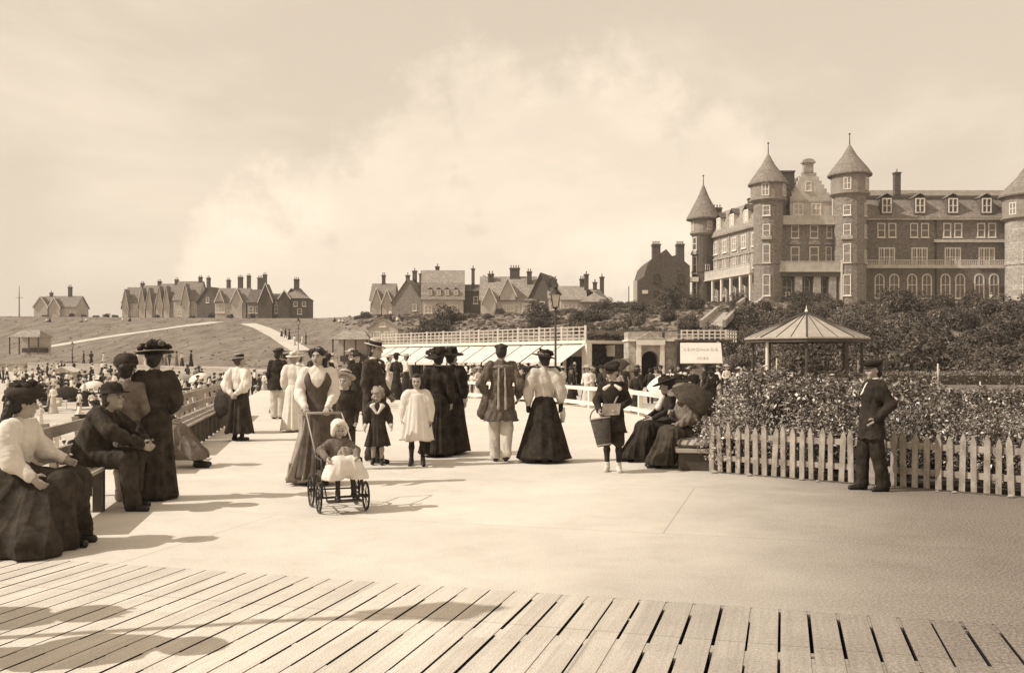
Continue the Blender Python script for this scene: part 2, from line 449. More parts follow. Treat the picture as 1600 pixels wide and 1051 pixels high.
# grit, spilt stains and the joints of the laid bays
mp = N.new('ShaderNodeMapping'); mp.inputs['Rotation'].default_value = (0, 0, R(15.8)); mp.inputs['Location'].default_value = (1.01, .9, 0); L.new(tc.outputs['Object'], mp.inputs[0])
br = N.new('ShaderNodeTexBrick'); L.new(mp.outputs[0], br.inputs['Vector']); br.inputs['Scale'].default_value = 1
br.inputs['Brick Width'].default_value = 7.5; br.inputs['Row Height'].default_value = 3.1; br.inputs['Mortar Size'].default_value = .011; br.inputs['Mortar Smooth'].default_value = .6
br.inputs['Color1'].default_value = (1, 1, 1, 1); br.inputs['Color2'].default_value = (.95, .95, .95, 1); br.inputs['Mortar'].default_value = (.74, .73, .72, 1)
n4 = N.new('ShaderNodeTexNoise'); n4.inputs['Scale'].default_value = 2.3; n4.inputs['Detail'].default_value = 9; n4.inputs['Roughness'].default_value = .7; L.new(tc.outputs['Object'], n4.inputs['Vector'])
r4 = N.new('ShaderNodeValToRGB'); L.new(n4.outputs['Fac'], r4.inputs[0]); r4.color_ramp.elements[0].position = .3; r4.color_ramp.elements[0].color = (.9, .89, .88, 1); r4.color_ramp.elements[1].position = .52; r4.color_ramp.elements[1].color = (1, 1, 1, 1)
n5 = N.new('ShaderNodeTexNoise'); n5.inputs['Scale'].default_value = 120; n5.inputs['Detail'].default_value = 3; L.new(tc.outputs['Object'], n5.inputs['Vector'])
r5 = N.new('ShaderNodeValToRGB'); L.new(n5.outputs['Fac'], r5.inputs[0]); r5.color_ramp.elements[0].position = .36; r5.color_ramp.elements[0].color = (.72, .7, .68, 1); r5.color_ramp.elements[1].position = .5; r5.color_ramp.elements[1].color = (1, 1, 1, 1)
last = mx.outputs[2]
for q_ in (br.outputs['Color'], r4.outputs[0], r5.outputs[0]):
    mz = N.new('ShaderNodeMix'); mz.data_type = 'RGBA'; mz.blend_type = 'MULTIPLY'; mz.inputs[0].default_value = 1
    L.new(last, mz.inputs[6]); L.new(q_, mz.inputs[7]); last = mz.outputs[2]
L.new(last, b.inputs['Base Color'])
U0, U1 = 2.2, 6.05                    # planked strip between these
left = [(lx(Y)-.75, Y) for Y in (46, 36, 27, 20, 15, 11, 9.6)] + [(-6.3, 8.9)]
A = uv(U1, -8); B_ = uv(U1, 14)
dk = MB()
outline = [(A.x, A.y), (B_.x, B_.y), (16, 12), (7.5, 17), (4.2, 20.5)] + [(x+.25, y+.1) for x, y in reversed(RAIL)] + [(-4, 46)] + left
me_poly = outline
dk.prismz(me_poly, -.35, 0)
struct(dk.build('pier_deck', M_deck))
dk = MB()                              # deck behind the planked strip, under and behind the camera
q = [uv(-9, -8), uv(-9, 14), uv(U0, 14), uv(U0, -8)]
dk.prismz([(p.x, p.y) for p in q], -.35, 0); struct(dk.build('pier_deck', M_deck))
dk = MB()
for k in range(4):                     # bearers under the plank strip, just below the plank tops
    pass
q = [uv(U0, -8), uv(U0, 14), uv(U1, 14), uv(U1, -8)]
dk.prismz([(p.x, p.y) for p in q], -.35, -.12); struct(dk.build('deck_void', mat('deck_dark', .012, 1, .1)))
M_plank = M_deck.copy(); M_plank.name = 'deck_plank'
nt = M_plank.node_tree; N = nt.nodes; L = nt.links; pb_ = N['Principled BSDF']; sr_ = pb_.inputs['Base Color'].links[0].from_socket
tc_ = N.new('ShaderNodeTexCoord'); mq_ = N.new('ShaderNodeMapping'); mq_.inputs['Scale'].default_value = (45, 1.3, 1); mr_ = N.new('ShaderNodeMapping'); mr_.inputs['Rotation'].default_value = (0, 0, R(15.8)); L.new(tc_.outputs['Object'], mr_.inputs[0]); L.new(mr_.outputs[0], mq_.inputs[0])
gn_ = N.new('ShaderNodeTexNoise'); gn_.inputs['Scale'].default_value = 1; gn_.inputs['Detail'].default_value = 6; L.new(mq_.outputs[0], gn_.inputs['Vector'])
gr_ = N.new('ShaderNodeValToRGB'); L.new(gn_.outputs['Fac'], gr_.inputs[0]); gr_.color_ramp.elements[0].position = .32; gr_.color_ramp.elements[0].color = (.88, .87, .86, 1); gr_.color_ramp.elements[1].position = .6; gr_.color_ramp.elements[1].color = (1, 1, 1, 1)
mm_ = N.new('ShaderNodeMix'); mm_.data_type = 'RGBA'; mm_.blend_type = 'MULTIPLY'; mm_.inputs[0].default_value = 1; L.new(sr_, mm_.inputs[6]); L.new(gr_.outputs[0], mm_.inputs[7])
mp_ = N.new('ShaderNodeMapping'); mp_.inputs['Scale'].default_value = (6.06, .8, 1); L.new(mr_.outputs[0], mp_.inputs[0])
wn_ = N.new('ShaderNodeTexWhiteNoise'); fl_ = N.new('ShaderNodeVectorMath'); fl_.operation = 'FLOOR'; L.new(mp_.outputs[0], fl_.inputs[0]); L.new(fl_.outputs[0], wn_.inputs['Vector'])
wr_ = N.new('ShaderNodeMapRange'); L.new(wn_.outputs['Value'], wr_.inputs[0]); wr_.inputs[3].default_value = .90; wr_.inputs[4].default_value = 1.06
mk_ = N.new('ShaderNodeVectorMath'); mk_.operation = 'SCALE'; L.new(mm_.outputs[2], mk_.inputs[0]); L.new(wr_.outputs[0], mk_.inputs['Scale']); L.new(mk_.outputs[0], pb_.inputs['Base Color'])
pk = MB(); v = -7.95; i = 0
rr = random.Random(3)
rows = [(U1-.004, U1-.10), (5.97, 5.2), (5.14, 4.35), (4.29, 3.3), (3.24, U0+.004)]
while v < 13.9:
    w = .165 + rr.uniform(-.006, .006); gap = rr.choice([.012, .015, .017, .02])
    for (ua, ub) in ((U1, U0+.004),):
        q = [uv(ub, v), uv(ub, v+w-gap), uv(ua, v+w-gap), uv(ua, v)]
        pk.prismz([(p.x, p.y) for p in q], -.1, rr.uniform(-.0016, -.0004), 0, 1)
    # tar has run into the gaps at the row ends and here and there between
    for ue in (U1-.005, 5.17, 4.32, 3.27):
        ln = rr.uniform(.08, .3) if ue < 6 else rr.uniform(.02, .34)
        if ue < 6 and rr.random() < .1: ln = .85
        uo = ue + rr.uniform(-.06, .06) if ue < 6 else ue
        q = [uv(uo-ln, v+w-gap-.002), uv(uo-ln, v+w+.002), uv(min(U1-.005, uo), v+w+.002), uv(min(U1-.005, uo), v+w-gap-.002)]
        pk.prismz([(p.x, p.y) for p in q], -.09, -.0045)
    for _ in range(rr.choice([0, 0, 0, 1, 1, 2])):
        uo = rr.uniform(3, 5.9); ln = rr.uniform(.01, .06)
        q = [uv(uo-ln, v+w-gap-.002), uv(uo-ln, v+w+.002), uv(uo, v+w+.002), uv(uo, v+w-gap-.002)]
        pk.prismz([(p.x, p.y) for p in q], -.09, -.0045)
    v += w; i += 1
struct(pk.build('plank_walk', [M_plank, mat('gap_shade', .014, .9, .3, 5)]))  # plank sides coloured near black: shade of the gaps put into the colour

# the faint sea haze of the summer air: one even volume round everything the camera sees
def air(density):
    b = MB(); b.box(-420, 420, -30, 640, -3.6, 62)
    m = bpy.data.materials.new('haze'); m.use_nodes = True; nt = m.node_tree
    nt.nodes.remove(nt.nodes['Principled BSDF']); v = nt.nodes.new('ShaderNodeVolumePrincipled')
    v.inputs['Color'].default_value = (.93, .90, .84, 1); v.inputs['Density'].default_value = density
    nt.links.new(v.outputs[0], nt.nodes['Material Output'].inputs['Volume'])
    o = b.build('haze', m); o['kind'] = 'stuff'; return o
air(.0003)
# ================================================================== building kit
M_brick = brickmat('red_brick', .25, .85, .5, .16)
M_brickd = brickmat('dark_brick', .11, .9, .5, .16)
M_stone = brickmat('pale_stone', .42, .7, 1.1, .42, mortar=.03)
M_render = mat('pale_render', .46, .9, .14, .5)
M_white = mat('white_paint', .68, .55, .08, 2.0)
M_slate = brickmat('roof_slate', .23, .75, .5, .3, mortar=.03)
M_slated = brickmat('dark_roof_slate', .13, .8, .5, .3, mortar=.03)
M_tile = brickmat('pale_roof_tile', .30, .8, .5, .35, mortar=.03)
M_lead = mat('dark_lead', .06, .6, .2, 2)
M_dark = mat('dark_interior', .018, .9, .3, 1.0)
M_blind = mat('window_blind', .84, .8, .12, 1.5)
M_iron = mat('dark_iron', .03, .5, .2, 8)
M_ivy = mat('ivy_wall', .06, 1, .6, 2.2, 1.0, 4, .1, detail=10)
M_wood = mat('dark_wood', .06, .7, .3, 3, .2, 30)
def glassmat(name, v, rough=.08):
    m = mat(name, v, rough, .5, .8, spec=.8); return m
M_pane = glassmat('window_glass', .035)
WC = {}
def window(par, loc, yaw, w, h, kind='sash', blind=.45, name='window', sill=True, fm=None):
    """window whose outer face looks along local -y; frame part with pane sub-part (and blind)"""
    key = (round(w, 2), round(h, 2), kind, round(blind, 2), sill, fm.name if fm else '')
    if key not in WC:
        t = max(.08, min(.2, w*.115)); f = MB(); p = MB()
        arch = kind == 'arch'
        if arch:
            r = w/2; n = 8
            out = [(r*math.cos(PI*i/n), h-r+r*math.sin(PI*i/n)) for i in range(n+1)]
            inn = [((r-t)*math.cos(PI*i/n), h-r+(r-t)*math.sin(PI*i/n)) for i in range(n+1)]
            out = [(r, 0)]+out+[(-r, 0)]; inn = [(r-t, 0)]+inn+[(-r+t, 0)]
            for i in range(len(out)-1): f.prism([out[i], out[i+1], inn[i+1], inn[i]][::-1], -.06, .1)
            f.box(-r+t, r-t, -.06, .1, 0, t)
            pl = [(x*.99, z) for x, z in inn]
            p.add([(x, .06, z) for x, z in pl[::-1]], [list(range(len(pl)))], 0)
            f.box(-r+t, r-t, -.02, .05, h*.55-t*.3, h*.55+t*.3); f.box(-t*.25, t*.25, -.02, .05, t, h-t)
            if blind:
                f_ = .55
                p.add([(-r+t, .045, h*.55), (0, .045, h*.62), (-r+t, .045, t)], [(0, 2, 1)], 1)
                p.add([(r-t, .045, h*.55), (0, .045, h*.62), (r-t, .045, t)], [(0, 1, 2)], 1)
                q = [(x*.98, z) for x, z in pl if z > h*.5]
                p.add([(x, .043, z) for x, z in q[::-1]], [list(range(len(q)))], 1)
        else:
            f.box(-w/2, -w/2+t, -.06, .1, 0, h); f.box(w/2-t, w/2, -.06, .1, 0, h)
            f.box(-w/2+t, w/2-t, -.06, .1, 0, t); f.box(-w/2+t, w/2-t, -.06, .1, h-t, h)
            nm = {'sash': 1, 'triple': 3, 'pair': 2}.get(kind, 1)
            for i in range(1, nm): x = -w/2+w*i/nm; f.box(x-t*.5, x+t*.5, -.05, .09, t, h-t)
            f.box(-w/2+t, w/2-t, -.03, .06, h*.5-t*.35, h*.5+t*.35)
            if kind == 'triple':
                for i in range(3):
                    x = -w/2+w*(i+.5)/3; f.box(x-t*.2, x+t*.2, -.03, .05, t, h-t)
            p.add([(-w/2+t, .06, t), (w/2-t, .06, t), (w/2-t, .06, h-t), (-w/2+t, .06, h-t)], [(0, 1, 2, 3)], 0)
            if blind:
                z0 = h-t-(h-2*t)*blind
                p.add([(-w/2+t, .045, z0), (w/2-t, .045, z0), (w/2-t, .045, h-t), (-w/2+t, .045, h-t)], [(0, 1, 2, 3)], 1)
        if sill: f.box(-w/2-.12, w/2+.12, -.16, .1, -.12, 0)
        WC[key] = (f.mesh(name, fm or M_white), p.mesh('pane', [M_pane, M_blind]))
    a, b = WC[key]
    o = link(name, a, par, loc, yaw); link('pane', b, o); return o
def chimney(par, x, y, z0, z1, w=.9, d=.7, pots=3, m=None):
    c = MB(); c.box(x-w/2, x+w/2, y-d/2, y+d/2, z0, z1-.25); c.box(x-w/2-.1, x+w/2+.1, y-d/2-.1, y+d/2+.1, z1-.25, z1)
    o = c.build('chimney', m or M_brickd, par)
    p = MB()
    for i in range(pots):
        xx = x-w/2+w*(i+.5)/pots; p.lathe([(.13, 0), (.1, .3), (.13, .55)], 8, (xx, y, z1))
    if pots: p.build('chimney_pot', M_brick, o)
    return o
def gable_roof(b, x0, x1, y0, y1, z, rise, axis='x', ov=.3, th=.18, mi=0):
    """two pitched slabs, ridge along axis"""
    if axis == 'x':
        ym = (y0+y1)/2; s = rise/((y1-y0)/2)
        for sg in (-1, 1):
            ye = ym+sg*((y1-y0)/2+ov); ze = z-ov*s
            P4 = [(x0-ov, ye, ze), (x1+ov, ye, ze), (x1+ov, ym, z+rise), (x0-ov, ym, z+rise)]
            b.add(P4+[(p[0], p[1], p[2]+th) for p in P4], [(0,1,2,3), (7,6,5,4), (0,4,5,1), (1,5,6,2), (2,6,7,3), (3,7,4,0)], mi)
    else:
        xm = (x0+x1)/2; s = rise/((x1-x0)/2)
        for sg in (-1, 1):
            xe = xm+sg*((x1-x0)/2+ov); ze = z-ov*s
            P4 = [(xe, y0-ov, ze), (xe, y1+ov, ze), (xm, y1+ov, z+rise), (xm, y0-ov, z+rise)]
            b.add(P4+[(p[0], p[1], p[2]+th) for p in P4], [(0,1,2,3), (7,6,5,4), (0,4,5,1), (1,5,6,2), (2,6,7,3), (3,7,4,0)], mi)
def hip_roof(b, x0, x1, y0, y1, z, rise, ov=.3, inset=None, mi=0):
    ins = inset if inset is not None else (y1-y0)/2
    x0 -= ov; x1 += ov; y0 -= ov; y1 += ov; ym = (y0+y1)/2
    b.add([(x0,y0,z),(x1,y0,z),(x1,y1,z),(x0,y1,z),(x0+ins,ym,z+rise),(x1-ins,ym,z+rise)],
          [(0,1,5,4),(1,2,5),(2,3,4,5),(3,0,4),(3,2,1,0)], mi)
def front_gable(par, x0, x1, y, z0, z1, rise, depth, wm, rm, trim=True, win=None):
    """projecting bay with its own gable; wall, roof, white barge boards and window"""
    b = MB(); xm = (x0+x1)/2
    b.prism([(x0, z0), (x1, z0), (x1, z1), (xm, z1+rise-.05), (x0, z1)], y, y+depth); b.build('gable_bay', wm, par)
    r_ = MB(); gable_roof(r_, x0, x1, y, y+depth+.6, z1, rise, 'y', .25, .14); ro = r_.build('gable_roof', rm, par)
    if trim:
        t = MB(); s = rise/((x1-x0)/2)
        for sg in (-1, 1):
            xe = xm+sg*((x1-x0)/2+.3); ze = z1-.3*s
            t.prism([(xe, ze-.05), (xe, ze+.42), (xm, z1+rise+.4), (xm, z1+rise-.02)][::sg], y-.36, y-.26)
        t.build('barge_board', M_white, ro)
    if win:
        for (wx, wz, w, h, k) in win: window(par, (xm+wx, y-.02, wz), 0, w, h, k, .3)

# ================================================================== the hotel
HZ = 10.25
hotel = thing('hotel', 'large turreted hotel with conical roofs and white balconies on the cliff top', 'hotel', (0, 0, 0))
def hz(py, Y=150): return CAMZ+(HY-py)/F*Y
def hx(px, Y=150): return (px-800)/F*Y
def turret(cx, cy, z0, zsh, zroom, zap, r, rr, rc, yaws, levels, room_yaws, wall=M_brick, roof=M_slate, n=20, finial=1.6, roomw=1.15, roomh=1.9, ws=1.15):
    b = MB(); b.lathe([(r, z0-3), (r, zsh)], n, (cx, cy, 0), ph=.1); b.lathe([(r+.12, z0+5.9), (r+.12, z0+6.15)], n, (cx, cy, 0)); b.build('turret_shaft', wall, hotel)
    b = MB(); b.lathe([(r+.02, zsh), (rr+.2, zsh+.35), (rr+.2, zsh+.6), (rr, zsh+.65), (rr, zroom)], n, (cx, cy, 0), ph=.1); b.build('turret_room', mat('turret_room_render', .25, .9, .2, .8), hotel)
    b = MB(); b.lathe([(rc, zroom-.22), (rc+.05, zroom), (rc*.80, zroom+.55+.1*(zap-zroom)), (rc*.33, zroom+.62*(zap-zroom)), (.04, zap)], 24, (cx, cy, 0))
    cn = b.build('turret_cone', roof, hotel, smooth=False)
    f = MB(); f.tube([(cx, cy, zap-.2), (cx, cy, zap+finial)], [.09, .05], 6); f.lathe([(.02, 0), (.2, .18), (.02, .36)], 8, (cx, cy, zap+finial*.85)); f.build('finial', M_iron, cn)
    for a in yaws:
        for (z, h) in levels:
            window(hotel, (cx+math.sin(a)*r*.99, cy-math.cos(a)*r*.99, z), a, ws, h, 'sash', rng.choice([.65, .8, .95]))
    for a in room_yaws:
        window(hotel, (cx+math.sin(a)*rr*.985, cy-math.cos(a)*rr*.985, zsh+.85), a, roomw, roomh, 'pair', .35, sill=False)
def pediment(x, y, z, w, yaw=0):
    b = MB(); n = 8
    b.M = Matrix.Translation((x, y, z)) @ Matrix.Rotation(yaw, 4, 'Z')
    b.prism([(w/2, 0)]+[(w/2*math.cos(PI*i/n), .22+.55*math.sin(PI*i/n)) for i in range(n+1)]+[(-w/2, 0)], -.22, .1)
    b.build('pediment', M_stone, hotel)
LV = [(hz(466), 3.4), (hz(414), 2.7), (hz(374), 1.9), (hz(331), 1.7)]
LV = [(hz(463), 3.3), (hz(412), 2.9), (hz(373), 2.1), (hz(339), 1.6)]
cxm, cym = hx(1202), 150.6
turret(cxm, cym, HZ, hz(317), hz(287), hz(238), 2.25, 2.7, 3.1, [R(-22)], LV, [R(-24), R(50)])
pediment(cxm+math.sin(R(-22))*2.3, cym-math.cos(R(-22))*2.3, hz(376), 1.7, R(-22))
cxr, cyr = hx(1329), 150.4
turret(cxr, cyr, HZ, hz(308), hz(273), hz(224), 2.5, 2.85, 3.35, [R(-28)], LV, [R(-26), R(48)])
for z in (LV[1][0], LV[2][0], LV[3][0]): window(hotel, (cxr+math.sin(R(52))*2.48, cyr-math.cos(R(52))*2.48, z), R(52), .9, 2.0, 'sash', .4)
pediment(cxr+math.sin(R(-28))*2.55, cyr-math.cos(R(-28))*2.55, hz(376), 1.8, R(-28))
# left-hand far turret
YL = 168; cxl, cyl = hx(1099, YL), YL
turret(cxl, cyl, 10.6, hz(369, YL), hz(342, YL), hz(287, YL), 1.95, 2.15, 2.95, [R(-62)], [(hz(466, YL), 3.5), (hz(428, YL), 3.0), (hz(392, YL), 2.3)], [R(-70), R(20)], finial=1.4, roomw=.9, roomh=1.5, wall=M_brickd)
pediment(cxl+math.sin(R(-62))*2.0, cyl-math.cos(R(-62))*2.0, hz(399, YL), 1.5, R(-62))
window(hotel, (cxl+math.sin(R(10))*1.94, cyl-math.cos(R(10))*1.94, hz(428, YL)), R(10), .8, 1.5, 'pair', 0)
b = MB(); b.box(cxl-3.2, cxl-1.2, cyl-1.9, cyl-.2, hz(441, YL), hz(434, YL)); b.build('balcony', M_white, hotel)
# centre block between the turrets: bright stone gable, set a little behind
x0, x1 = hx(1215), hx(1308); yc = 151.0
b = MB(); b.box(x0-1.5, x1+1, yc, yc+14, HZ-2, hz(337)); b.build('centre_wall', M_brick, hotel)
gx0, gx1 = hx(1237), hx(1303); gm = hx(1266)
st = []; n = 7
for i in range(n):
    f0, f1 = i/n, (i+1)/n
    st += [(lerp(gx1, gm+.85, f0), lerp(hz(312), hz(268), f0)), (lerp(gx1, gm+.85, f0), lerp(hz(312), hz(268), f1))]
sl = []
for i in range(n):
    f0, f1 = i/n, (i+1)/n
    sl += [(lerp(gx0, gm-.85, f0), lerp(hz(312), hz(268), f0)), (lerp(gx0, gm-.85, f0), lerp(hz(312), hz(268), f1))]
b = MB(); b.prism([(gx0, hz(337))]+[(gx1, hz(337))]+st+[(gm+.85, hz(268)), (gm-.85, hz(268))]+sl[::-1], yc-.1, yc+.6)
b.build('stepped_gable', mat('pale_gable_stone', .46, .9, .2, .8), hotel)
b = MB(); b.box(gm-.75, gm+.75, yc-.25, yc+.6, hz(268), hz(253)); b.box(gm-1.05, gm+1.05, yc-.4, yc+.7, hz(253), hz(251))
b.prism([(gm+1.0*math.cos(PI*i/8), hz(251)+.5*math.sin(PI*i/8)) for i in range(9)], yc-.3, yc+.6); b.build('gable_crest', M_stone, hotel)
b = MB(); b.box(gx0, gx1-.02, yc-.22, yc-.1, hz(313)-.15, hz(313)+.1); b.build('string_course', M_stone, hotel)
window(hotel, (hx(1266), yc-.12, hz(297)), 0, .95, 1.5, 'sash', .5)
for px, w in ((1250, 1.6), (1278, 1.6)): window(hotel, (hx(px), yc-.12, hz(335)), 0, w, 1.9, 'pair', .6)
r_ = MB(); r_.prism([(gx0-.2, hz(318)), (gx1-.1, hz(318)), (gm, hz(264))], yc+.6, yc+13); r_.build('roof', M_slated, hotel)
b = MB(); b.box(x0-1.2, gx0, yc+1.5, yc+8, hz(337), hz(305)); b.build('attic_wall', M_brickd, hotel)
for px, zt in ((1243, 258),): chimney(hotel, hx(px), yc+4, hz(305), hz(zt), 2.3, 1.2, 0)
for px, z, h, w in ((1219, 371, 2.0, .9), (1245, 371, 2.1, 1.25), (1275, 371, 2.1, 1.3), (1299, 371, 2.0, .9)):
    window(hotel, (hx(px), yc-.02, hz(z)), 0, w, h, 'sash', .85)
for px, w in ((1221, .95), (1245, 1.4), (1275, 1.5), (1298, .95)):
    window(hotel, (hx(px), yc-.02, hz(411)), 0, w, 2.7, 'sash', .8)
for px in (1245, 1275): pediment(hx(px), yc, hz(381), 1.9)
for px in (1221, 1298):
    b = MB(); b.box(hx(px)-.7, hx(px)+.7, yc-.3, yc+.1, hz(381), hz(379)); b.build('window_hood', M_stone, hotel)
def balustrade(par, p0, p1, z0, h, name='balcony', posts=14, m='grey', slab=.18, solid=.0, th=.12, rails=2):
    """white balcony front from p0 to p1: slab, rails and posts in one mesh"""
    p0 = Vector(p0); p1 = Vector(p1); d = p1-p0; Ln = d.length; a = math.atan2(d.y, d.x)
    b = MB(); b.M = Matrix.Translation((p0.x, p0.y, z0)) @ Matrix.Rotation(a, 4, 'Z')
    if slab: b.box(0, Ln, -.1, .9, -slab, 0)
    b.box(0, Ln, 0, th, h-.12, h)
    for k in range(1, rails): b.box(0, Ln, .02, th-.02, h*k/rails-.04, h*k/rails+.04)
    if solid: b.box(.01, Ln-.01, .03, th-.03, 0, h*solid)
    for i in range(posts+1):
        x = Ln*i/posts; b.box(max(0, x-.06), min(Ln, x+.06), .01, th-.01, 0, h-.12)
    b.M = None
    return b.build(name, mat('balcony_paint', .5, .6, .15, 1.5) if m == 'grey' else (m or M_white), par)
balustrade(hotel, (hx(1209), yc-2.2, 0), (hx(1324), yc-2.2, 0), hz(424), 1.5, posts=40, solid=.85)
balustrade(hotel, (hx(1217), yc-1.0, 0), (hx(1306), yc-1.0, 0), hz(349), 1.25, posts=30, solid=.9)
# loggia below the balcony: shaded arches with stone piers
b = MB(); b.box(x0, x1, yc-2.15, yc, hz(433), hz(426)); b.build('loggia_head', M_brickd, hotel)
for px in (1245, 1274, 1298):
    b = MB(); b.box(hx(px)-.55, hx(px)+.55, yc-2.0, yc-1.2, HZ-1.5, hz(433)); b.build('loggia_pier', M_stone, hotel)
for px in (1232, 1260, 1288): window(hotel, (hx(px), yc-.04, hz(468)), 0, 1.7, 3.6, 'arch', 0)
b = MB(); b.box(hx(1309), hx(1311.5), yc-2.6, yc-2.35, HZ-1.5, hz(408)); b.build('drain_pipe', M_white, hotel)
# left wing, turned away along the side: bright in the sun
P0 = Vector((hx(1190), 151.2, 0)); P1 = Vector((cxl+1.2, cyl-.6, 0)); dv = P0-P1; Ln = dv.length; aw = math.atan2(dv.y, dv.x)
wing = Matrix.Translation((P1.x, P1.y, 0)) @ Matrix.Rotation(aw, 4, 'Z')
ze = hz(358, 158)-.3; zb = hz(429, 158)-.3
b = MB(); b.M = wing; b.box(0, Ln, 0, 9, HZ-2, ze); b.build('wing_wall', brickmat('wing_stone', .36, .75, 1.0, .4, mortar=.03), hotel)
b = MB(); b.M = wing
b.prismx([(-.5, ze-.15), (-.5, ze+.12), (1.5, ze+4.4), (5, ze+5.6), (9, ze+.1), (9, ze-.15)], -.2, Ln+.2); b.build('wing_roof', M_tile, hotel)
nb = 4
for i in range(3):
    x = Ln*(i+.62)/3.5; b = MB(); b.M = wing
    b.box(x-.75, x+.75, -.1, 2.6, ze+.9, ze+3.1); d_ = b.build('dormer', M_white, hotel)
    b = MB(); b.M = wing; gable_roof(b, x-.8, x+.8, 0, 4, ze+3.1, .8, 'y', .2, .12); b.build('dormer_roof', M_slated, d_)
    p = wing @ Vector((x, -.13, ze+1.15)); window(hotel, p, aw, .95, 1.8, 'sash', .5, sill=False)
for i in range(5):
    x = Ln*(i+.55)/5.05
    for z, h, w in ((ze-3.1, 2.2, 1.5), (zb+.9, 2.6, 1.3)):
        p = wing @ Vector((x, -.03, z)); window(hotel, p, aw, w, h, 'pair', .25)
b = MB(); b.M = wing
for i in range(6): b.box(Ln*i/5.02-.12 if i else 0, Ln*i/5.02+.12, -.12, -.003, zb+1.4, ze-.3)
b.box(0, Ln, -.2, -.125, ze-4.05, ze-3.85); b.build('wing_pilaster', M_stone, hotel)
q0 = wing @ Vector((-.6, -1.7, 0)); q1 = wing @ Vector((Ln, -1.7, 0))
balustrade(hotel, (q0.x, q0.y, 0), (q1.x, q1.y, 0), zb, 1.45, posts=30, solid=.85)
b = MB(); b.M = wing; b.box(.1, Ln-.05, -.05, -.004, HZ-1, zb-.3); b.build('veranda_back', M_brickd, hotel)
for i in range(6):
    b = MB(); b.M = wing; x = .3+(Ln-.6)*i/5; b.box(x-.22, x+.22, -1.6, -1.25, HZ-1.5, zb-.2); b.build('veranda_post', M_white, hotel)
for i in range(5):
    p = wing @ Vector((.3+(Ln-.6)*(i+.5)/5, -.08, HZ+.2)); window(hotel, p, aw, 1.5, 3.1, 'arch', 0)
chimney(hotel, hx(1122, 166), 168, hz(345, 166), hz(322, 166), 2.0, 1.0, 4)
chimney(hotel, hx(1177, 158), 160, hz(330, 158), hz(307, 158), .7, .9, 0)
# right wing, front-on with ivy
YR = 153.5
def rx(px): return hx(px, YR)
def rz(py): return hz(py, YR)
X0, X1 = rx(1350), rx(1640)
b = MB(); b.box(X0, X1, YR, YR+12, HZ-2, rz(342)); b.build('right_wing_wall', brickmat('wing_brick', .19, .9, .5, .16), hotel)
b = MB(); b.prismx([(YR-.45, rz(343)), (YR-.45, rz(341)), (YR+1.9, rz(306)), (YR+6, rz(287)), (YR+12, rz(340)), (YR+12, rz(343))], X0, X1)
b.build('mansard_roof', M_slate, hotel)
b = MB(); b.box(X0, X1, YR+1.5, YR+2.0, rz(305), rz(303)); b.build('roof_kerb', M_slated, hotel)
b = MB(); b.box(X0, X1, YR-.5, YR-.003, rz(344), rz(342)); b.build('eaves_cornice', M_stone, hotel)
for px in (1385, 1437, 1488.5, 1541, 1610):
    x = rx(px); b = MB(); b.box(x-.95, x+.95, YR-.15, YR+2.4, rz(336), rz(308)); d_ = b.build('dormer', M_slated, hotel)
    b = MB(); gable_roof(b, x-.95, x+.95, YR-.1, YR+3.4, rz(308), .55, 'y', .18, .1); b.build('dormer_roof', M_slate, d_)
    window(d_, (x, YR-.19, rz(333)), 0, 1.55, 2.35, 'pair', rng.choice([.5, .7, .85]), sill=False, name='dormer_window')
chimney(hotel, rx(1413), YR+3, rz(300), rz(264), .95, .9, 1)
for c in (1385.5, 1436.5, 1488.5, 1541.5):
    for s_ in (-8.6, 8.6): window(hotel, (rx(c+s_), YR-.02, rz(371)), 0, 1.25, 2.3, 'sash', rng.choice([.55, .75, .9]))
    window(hotel, (rx(c), YR-.02, rz(417)), 0, 2.6, 3.1, 'triple', .8)
    for s_ in (-11.5, 11.5): window(hotel, (rx(c+s_), YR-.02, rz(466.5)), 0, 1.6, 4.0, 'arch', 1)
balustrade(hotel, (rx(1344), YR-1.6, 0), (rx(1568), YR-1.6, 0), rz(418.5), 1.15, posts=70, solid=.3)
balustrade(hotel, (rx(1457), YR-.55, 0), (rx(1567), YR-.55, 0), rz(378), .35, posts=6, slab=.1, solid=.5, name='window_ledge')
for px, c in ((1345, .4), (1462, .25)):
    b = MB(); b.box(rx(px)-.1, rx(px)+.1, YR-.22, YR-.02, HZ, rz(344)); b.build('drain_pipe', M_lead, hotel)
# ivy panels: clumped relief on the wall between the openings
cxe, cye = hx(1601, 151), 150.8
turret(cxe, cye, HZ, hz(345), hz(305), hz(258), 2.9, 3.3, 3.9, [R(-28)], [(hz(462), 3.0), (hz(412), 2.0)], [R(-60), R(-10)], wall=M_stone, ws=.8)
# dark brick house beside the hotel with two tall stacks
YB = 166
sh = thing('brick_house', 'tall dark brick building with two chimney stacks and a stepped shoulder left of the hotel', 'building', (hx(1035, YB), YB, 10.8))
def bl(px, py): return ((px-1035)/F*YB, CAMZ+(HY-py)/F*YB-10.8)
b = MB(); b.prism([bl(*q) for q in [(997,485),(1078,485),(1078,415),(1072,410),(1059,398),(1050,400),(1041,389),(1033,396),(1019,404),(1012,412),(1006,432),(997,438)]], 0, 14)
b.build('wall', M_brickd, sh)
for px, w in ((1026, 1.35), (1063.5, 1.3)):
    x, z1 = bl(px, 381); _, z0 = bl(px, 405); chimney(sh, x, .72, z0-2, z1, w, 1.5, 4)
for px, py in ((1026, 442), (1063, 442), (1026, 468), (1063, 468)):
    x, z = bl(px, py); window(sh, (x, -.02, z), 0, 1.1, 1.5, 'sash', .2, fm=M_wood)
